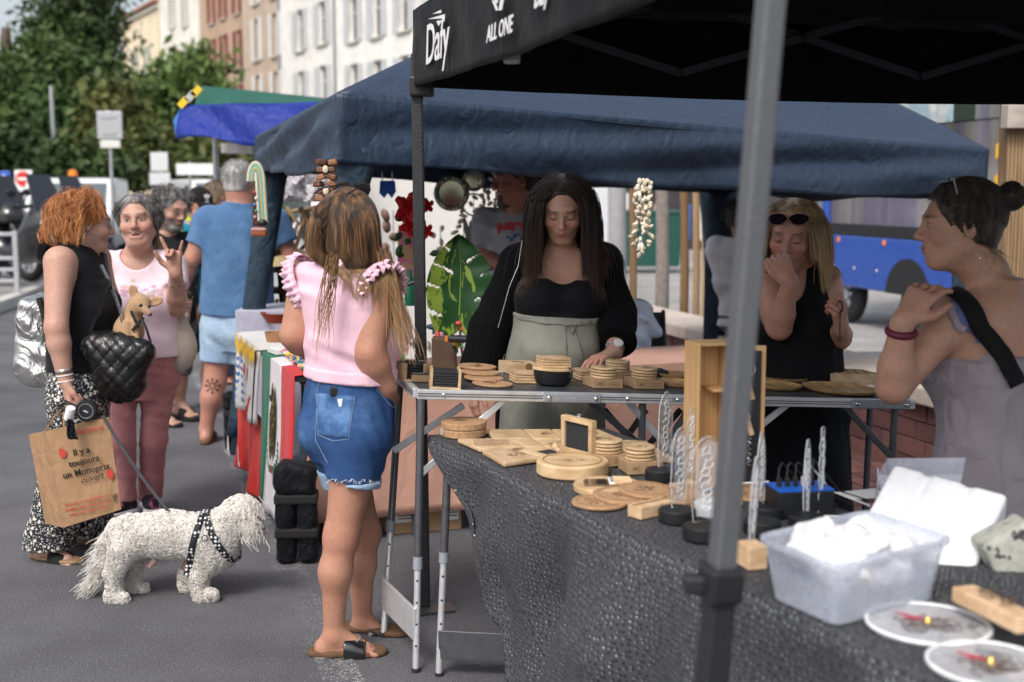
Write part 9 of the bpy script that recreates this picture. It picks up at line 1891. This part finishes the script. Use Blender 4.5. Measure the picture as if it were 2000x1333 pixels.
b=MB();pts=[px(u,v,RW.Y-.16)for u,v in((198,520),(212,548),(225,580),(236,612),(242,640))]
for i in range(60):t_=i/59*4;j=min(3,int(t_));p_=lerp(pts[j],pts[j+1],t_-j)-c_;b.torus(p_,.006,.0018,frame(unit(pts[j+1]-pts[j])if i%2 else A(0,-1,.2),(1,0,0)),8,4)
b.build('chain_strap',M_CHROME,o)
Yb=RW.Y+.10;c_=px(78,660,Yb);s=S();s.box((0,0,0),(.075,.13,.195),roty(.10),.05);s.box((.03,0,-.12),(.075,.13,.09),None,.04,.04);s.post.append(folds(.008,20,18,26,9));s.pad=.04;o=thing('silver_backpack','shiny silver backpack on the red haired woman\'s back','backpack',c_);soft('backpack_body',s,mat('silver_foil',(.62,.62,.61),.22,.12,20,.25,30,metal=.9,wr=.6),o,.008)
b=MB();b.tube([A(.05,-.12,.19),A(.085,-.125,.05),A(.08,-.12,-.18)],.014,8);b.build('zip_edge',M_BLK,o,smooth=True);b=MB();b.tube([px(88,572,Yb)-c_,px(100,520,RW.Y)-c_,px(118,492,RW.Y-.12)-c_],.009,8);b.build('shoulder_strap',M_BLK,o,smooth=True)
Yt=GW.Y+.02;c_=px(352,660,Yt);s=S();s.el((0,0,-.05),(.085,.06,.12));s.el((-.02,0,.08),(.05,.045,.09),None,.06);s.post.append(folds(.012,26,20,10,4));s.pad=.04;o=thing('beige_tote','beige canvas tote bag hanging from the grey haired woman\'s shoulder','bag',c_);canvas=cloth('beige_canvas',(.50,.44,.37),.9,.08,300,.2);soft('tote_body',s,canvas,o,.009)
for du in(0,10):b=MB();b.tube([px(345+du,600,Yt)-c_,px(330+du*.5,540,Yt-.02)-c_,px(316+du*.3,500,Yt-.03)-c_,px(304+du*.3,468,Yt+.06)-c_],.007,6);b.build('strap',mat('tan_strap',(.22,.13,.07),.7),o,smooth=True)
b=MB();b.box(px(372,668,Yt)-c_+A(0,-.03,0),(.012,.006,.03));b.build('red_tag',mat('sign_red',(.62,.03,.03)),o)
# --- kraft shopping bag
TL,TR,BR_,BL,SL,SB=px(91,842,4.98),px(213,815,5.0),px(237,995,5.0),px(124,1031,4.96),px(56,849,5.12),px(89,1023,5.11);off=SL-TL;o=thing('paper_bag','brown paper shopping bag with black and red French lettering','shopping bag',(TL+TR+BR_+BL)/4);oo=root_o(o)
def sheetgrid(a,b_,c2,d,n,m,amp,seed):
 rg=np.random.default_rng(seed);ph=rg.uniform(0,6,4);nn=unit(np.cross(b_-a,d-a));G=np.zeros((n+1,m+1,3))
 for i in range(n+1):
  for j in range(m+1):s_,t_=i/n,j/m;G[i,j]=lerp(lerp(a,b_,s_),lerp(d,c2,s_),t_)+nn*amp*(sin(5*s_+ph[0]+3*t_)+.6*sin(11*t_+ph[1]+4*s_)+.4*sin(17*s_+9*t_))*sin(pi*s_)*sin(pi*t_)-oo
 return G
kb=mat('bag_kraft',(.36,.215,.115),.8,.12,12,.25,40,wr=.25)
B=MB();BLb,BRb_,TRb=SB,BR_+(SB-BL),TR+off
mc,md_=lerp(TL,SL,.5)+unit(TR-TL)*.02,lerp(BL,SB,.5)+unit(TR-TL)*.0
for q4,sd in(((TL,TR,BR_,BL),1),((mc,TL,BL,md_),2),((SL,mc,md_,SB),4),((TRb,SL,SB,BRb_),5),((TR,TRb,BRb_,BR_),6),((BL,BR_,BRb_,SB),7)):B.grid(sheetgrid(*q4,16,16,.004,sd))
B.build('bag_wall',kb,o,solid=.0015)
ex=unit(TR-TL);ez=unit((TL-BL)-ex*np.dot(TL-BL,ex));en=np.cross(ex,ez);Rp=np.stack([ex,ez,en],1)
def pr(s_,t_):return lerp(lerp(TL,TR,s_),lerp(BL,BR_,s_),t_)-oo+en*.010
ink,rink=mat('black_ink',(.015,.013,.012),.8,0),mat('red_ink',(.50,.05,.035),.8,0)
lettering('MONOPRIX',rink,o,pr(.62,.09),Rp,.027)
for i,tx in enumerate(('Il y a','toujours','un Monoprix')):lettering(tx,ink,o,pr(.50+.015*i,.285+.105*i),Rp,.037,bold=.0006)
lettering('ouvert',ink,o,pr(.60,.585),Rp,.036,shear=.3)
for i,tx in enumerate(('PLUS DE 10 000 RÉFÉRENCES','LIVRÉES DIRECTEMENT CHEZ','VOUS DÈS LE JOUR MÊME')):lettering(tx,rink,o,pr(.47,.80+.055*i),Rp,.0145)
for(s_,t_,k)in((.20,.26,1),(.90,.59,-1)):
 b=MB();b.lathe([(.018,0),(.018,.001)],20,pr(s_,t_),Rp,.8,1.0);V=[pr(s_,t_)+Rp@(A(x*k,y*k,.0006)*.9)for x,y in((-.017,.0),(-.012,.022),(.006,.034),(-.004,.016),(.0,.008))];b._add(V,[tuple(range(5))]);b.build('quote_mark',rink,o)
b=MB();c2=pr(.92,.84);rg=np.random.default_rng(2);[b.torus(c2+Rp@A(*(rg.normal(size=2)*.006),.0),.006,.0008,Rp,10,4)for _ in range(6)];b.tube([c2+Rp@A(.0,-.008,.0),c2+Rp@A(.004,-.028,.0)],.0012,4);b.build('rose_mark',ink,o)
for t_ in(.0,1.0):
 a,b_=lerp(TL,TR,.28)+off*t_-oo,lerp(TL,TR,.66)+off*t_-oo;h_=px(131,790,5.03)-oo;b=MB();b.tube([a,lerp(a,h_,.6)+A(-.01,0,0),h_,lerp(b_,h_,.6)+A(.01,0,0),b_],.004,6);b.build('handle',kb,o,smooth=True)
# --- retractable lead, roll of bags, lead
c_=px(170,802,4.99);o=thing('retractable_lead','black retractable dog lead housing in the woman\'s hand','dog lead',c_);b=MB();b.lathe([(.040,-.016),(.046,-.008),(.046,.008),(.040,.016)],28,(0,0,0),rotx(pi/2)@rotz(.3));b.build('housing',mat('matt_black',(.012,.013,.015),.5,.1),o,smooth=True);b=MB();b.torus((0,-.0165,0),.030,.0012,rotx(pi/2),24,5);b.build('emblem_ring',M_GALV,o);b=MB();b.ell((0,-.0175,-.002),(.012,.001,.004),roty(.4));b.build('emblem',M_GALV,o);b=MB();b.tube([A(-.04,0,.012),A(-.075,.01,.022),px(128,785,5.0)-c_,px(118,795,5.01)-c_,px(135,805,5.0)-c_,A(-.04,0,-.015)],.009,8);b.build('grip',mat('matt_black',(.012,.013,.015)),o,smooth=True)
c2=px(136,808,4.93);o=thing('bag_roll','white dispenser tube with a black dog waste bag hanging out','bag dispenser',c2);b=MB();b.lathe([(.018,-.028),(.019,-.024),(.019,.024),(.018,.028)],20,(0,0,0),roty(.35)@rotx(.3));b.build('tube',M_WPRINT,o,smooth=True);G=np.array([[A(.012*(i/6-.5)*2+.014*j/10,-.012+.006*sin(i*2+j*.7),-.02-.085*j/10)+A((i/6-.5)*.02*j/10,0,0)for j in range(11)]for i in range(7)]);b=MB();b.grid(G);b.build('waste_bag',mat('thin_black_film',(.012,.013,.016),.15,.2,60,.6,50),o,smooth=True,solid=.002)
a,e=px(200,812,4.985),DP(332,1003,-.01)+DO;c_=a;nn=18;G=[]
for i in range(nn+1):t_=i/nn;p_=lerp(a,e,t_)+A(0,0,-.02*sin(pi*t_))-c_;G.append([p_+A(-.0055,0,-.003),p_+A(.0055,0,.003)])
b=MB();b.grid(np.array(G));one('dog_leash',b,mat('leash_grey',(.03,.032,.036),.7),'dark flat leash running from the lead housing to the white dog','leash',loc=c_,solid=.003)
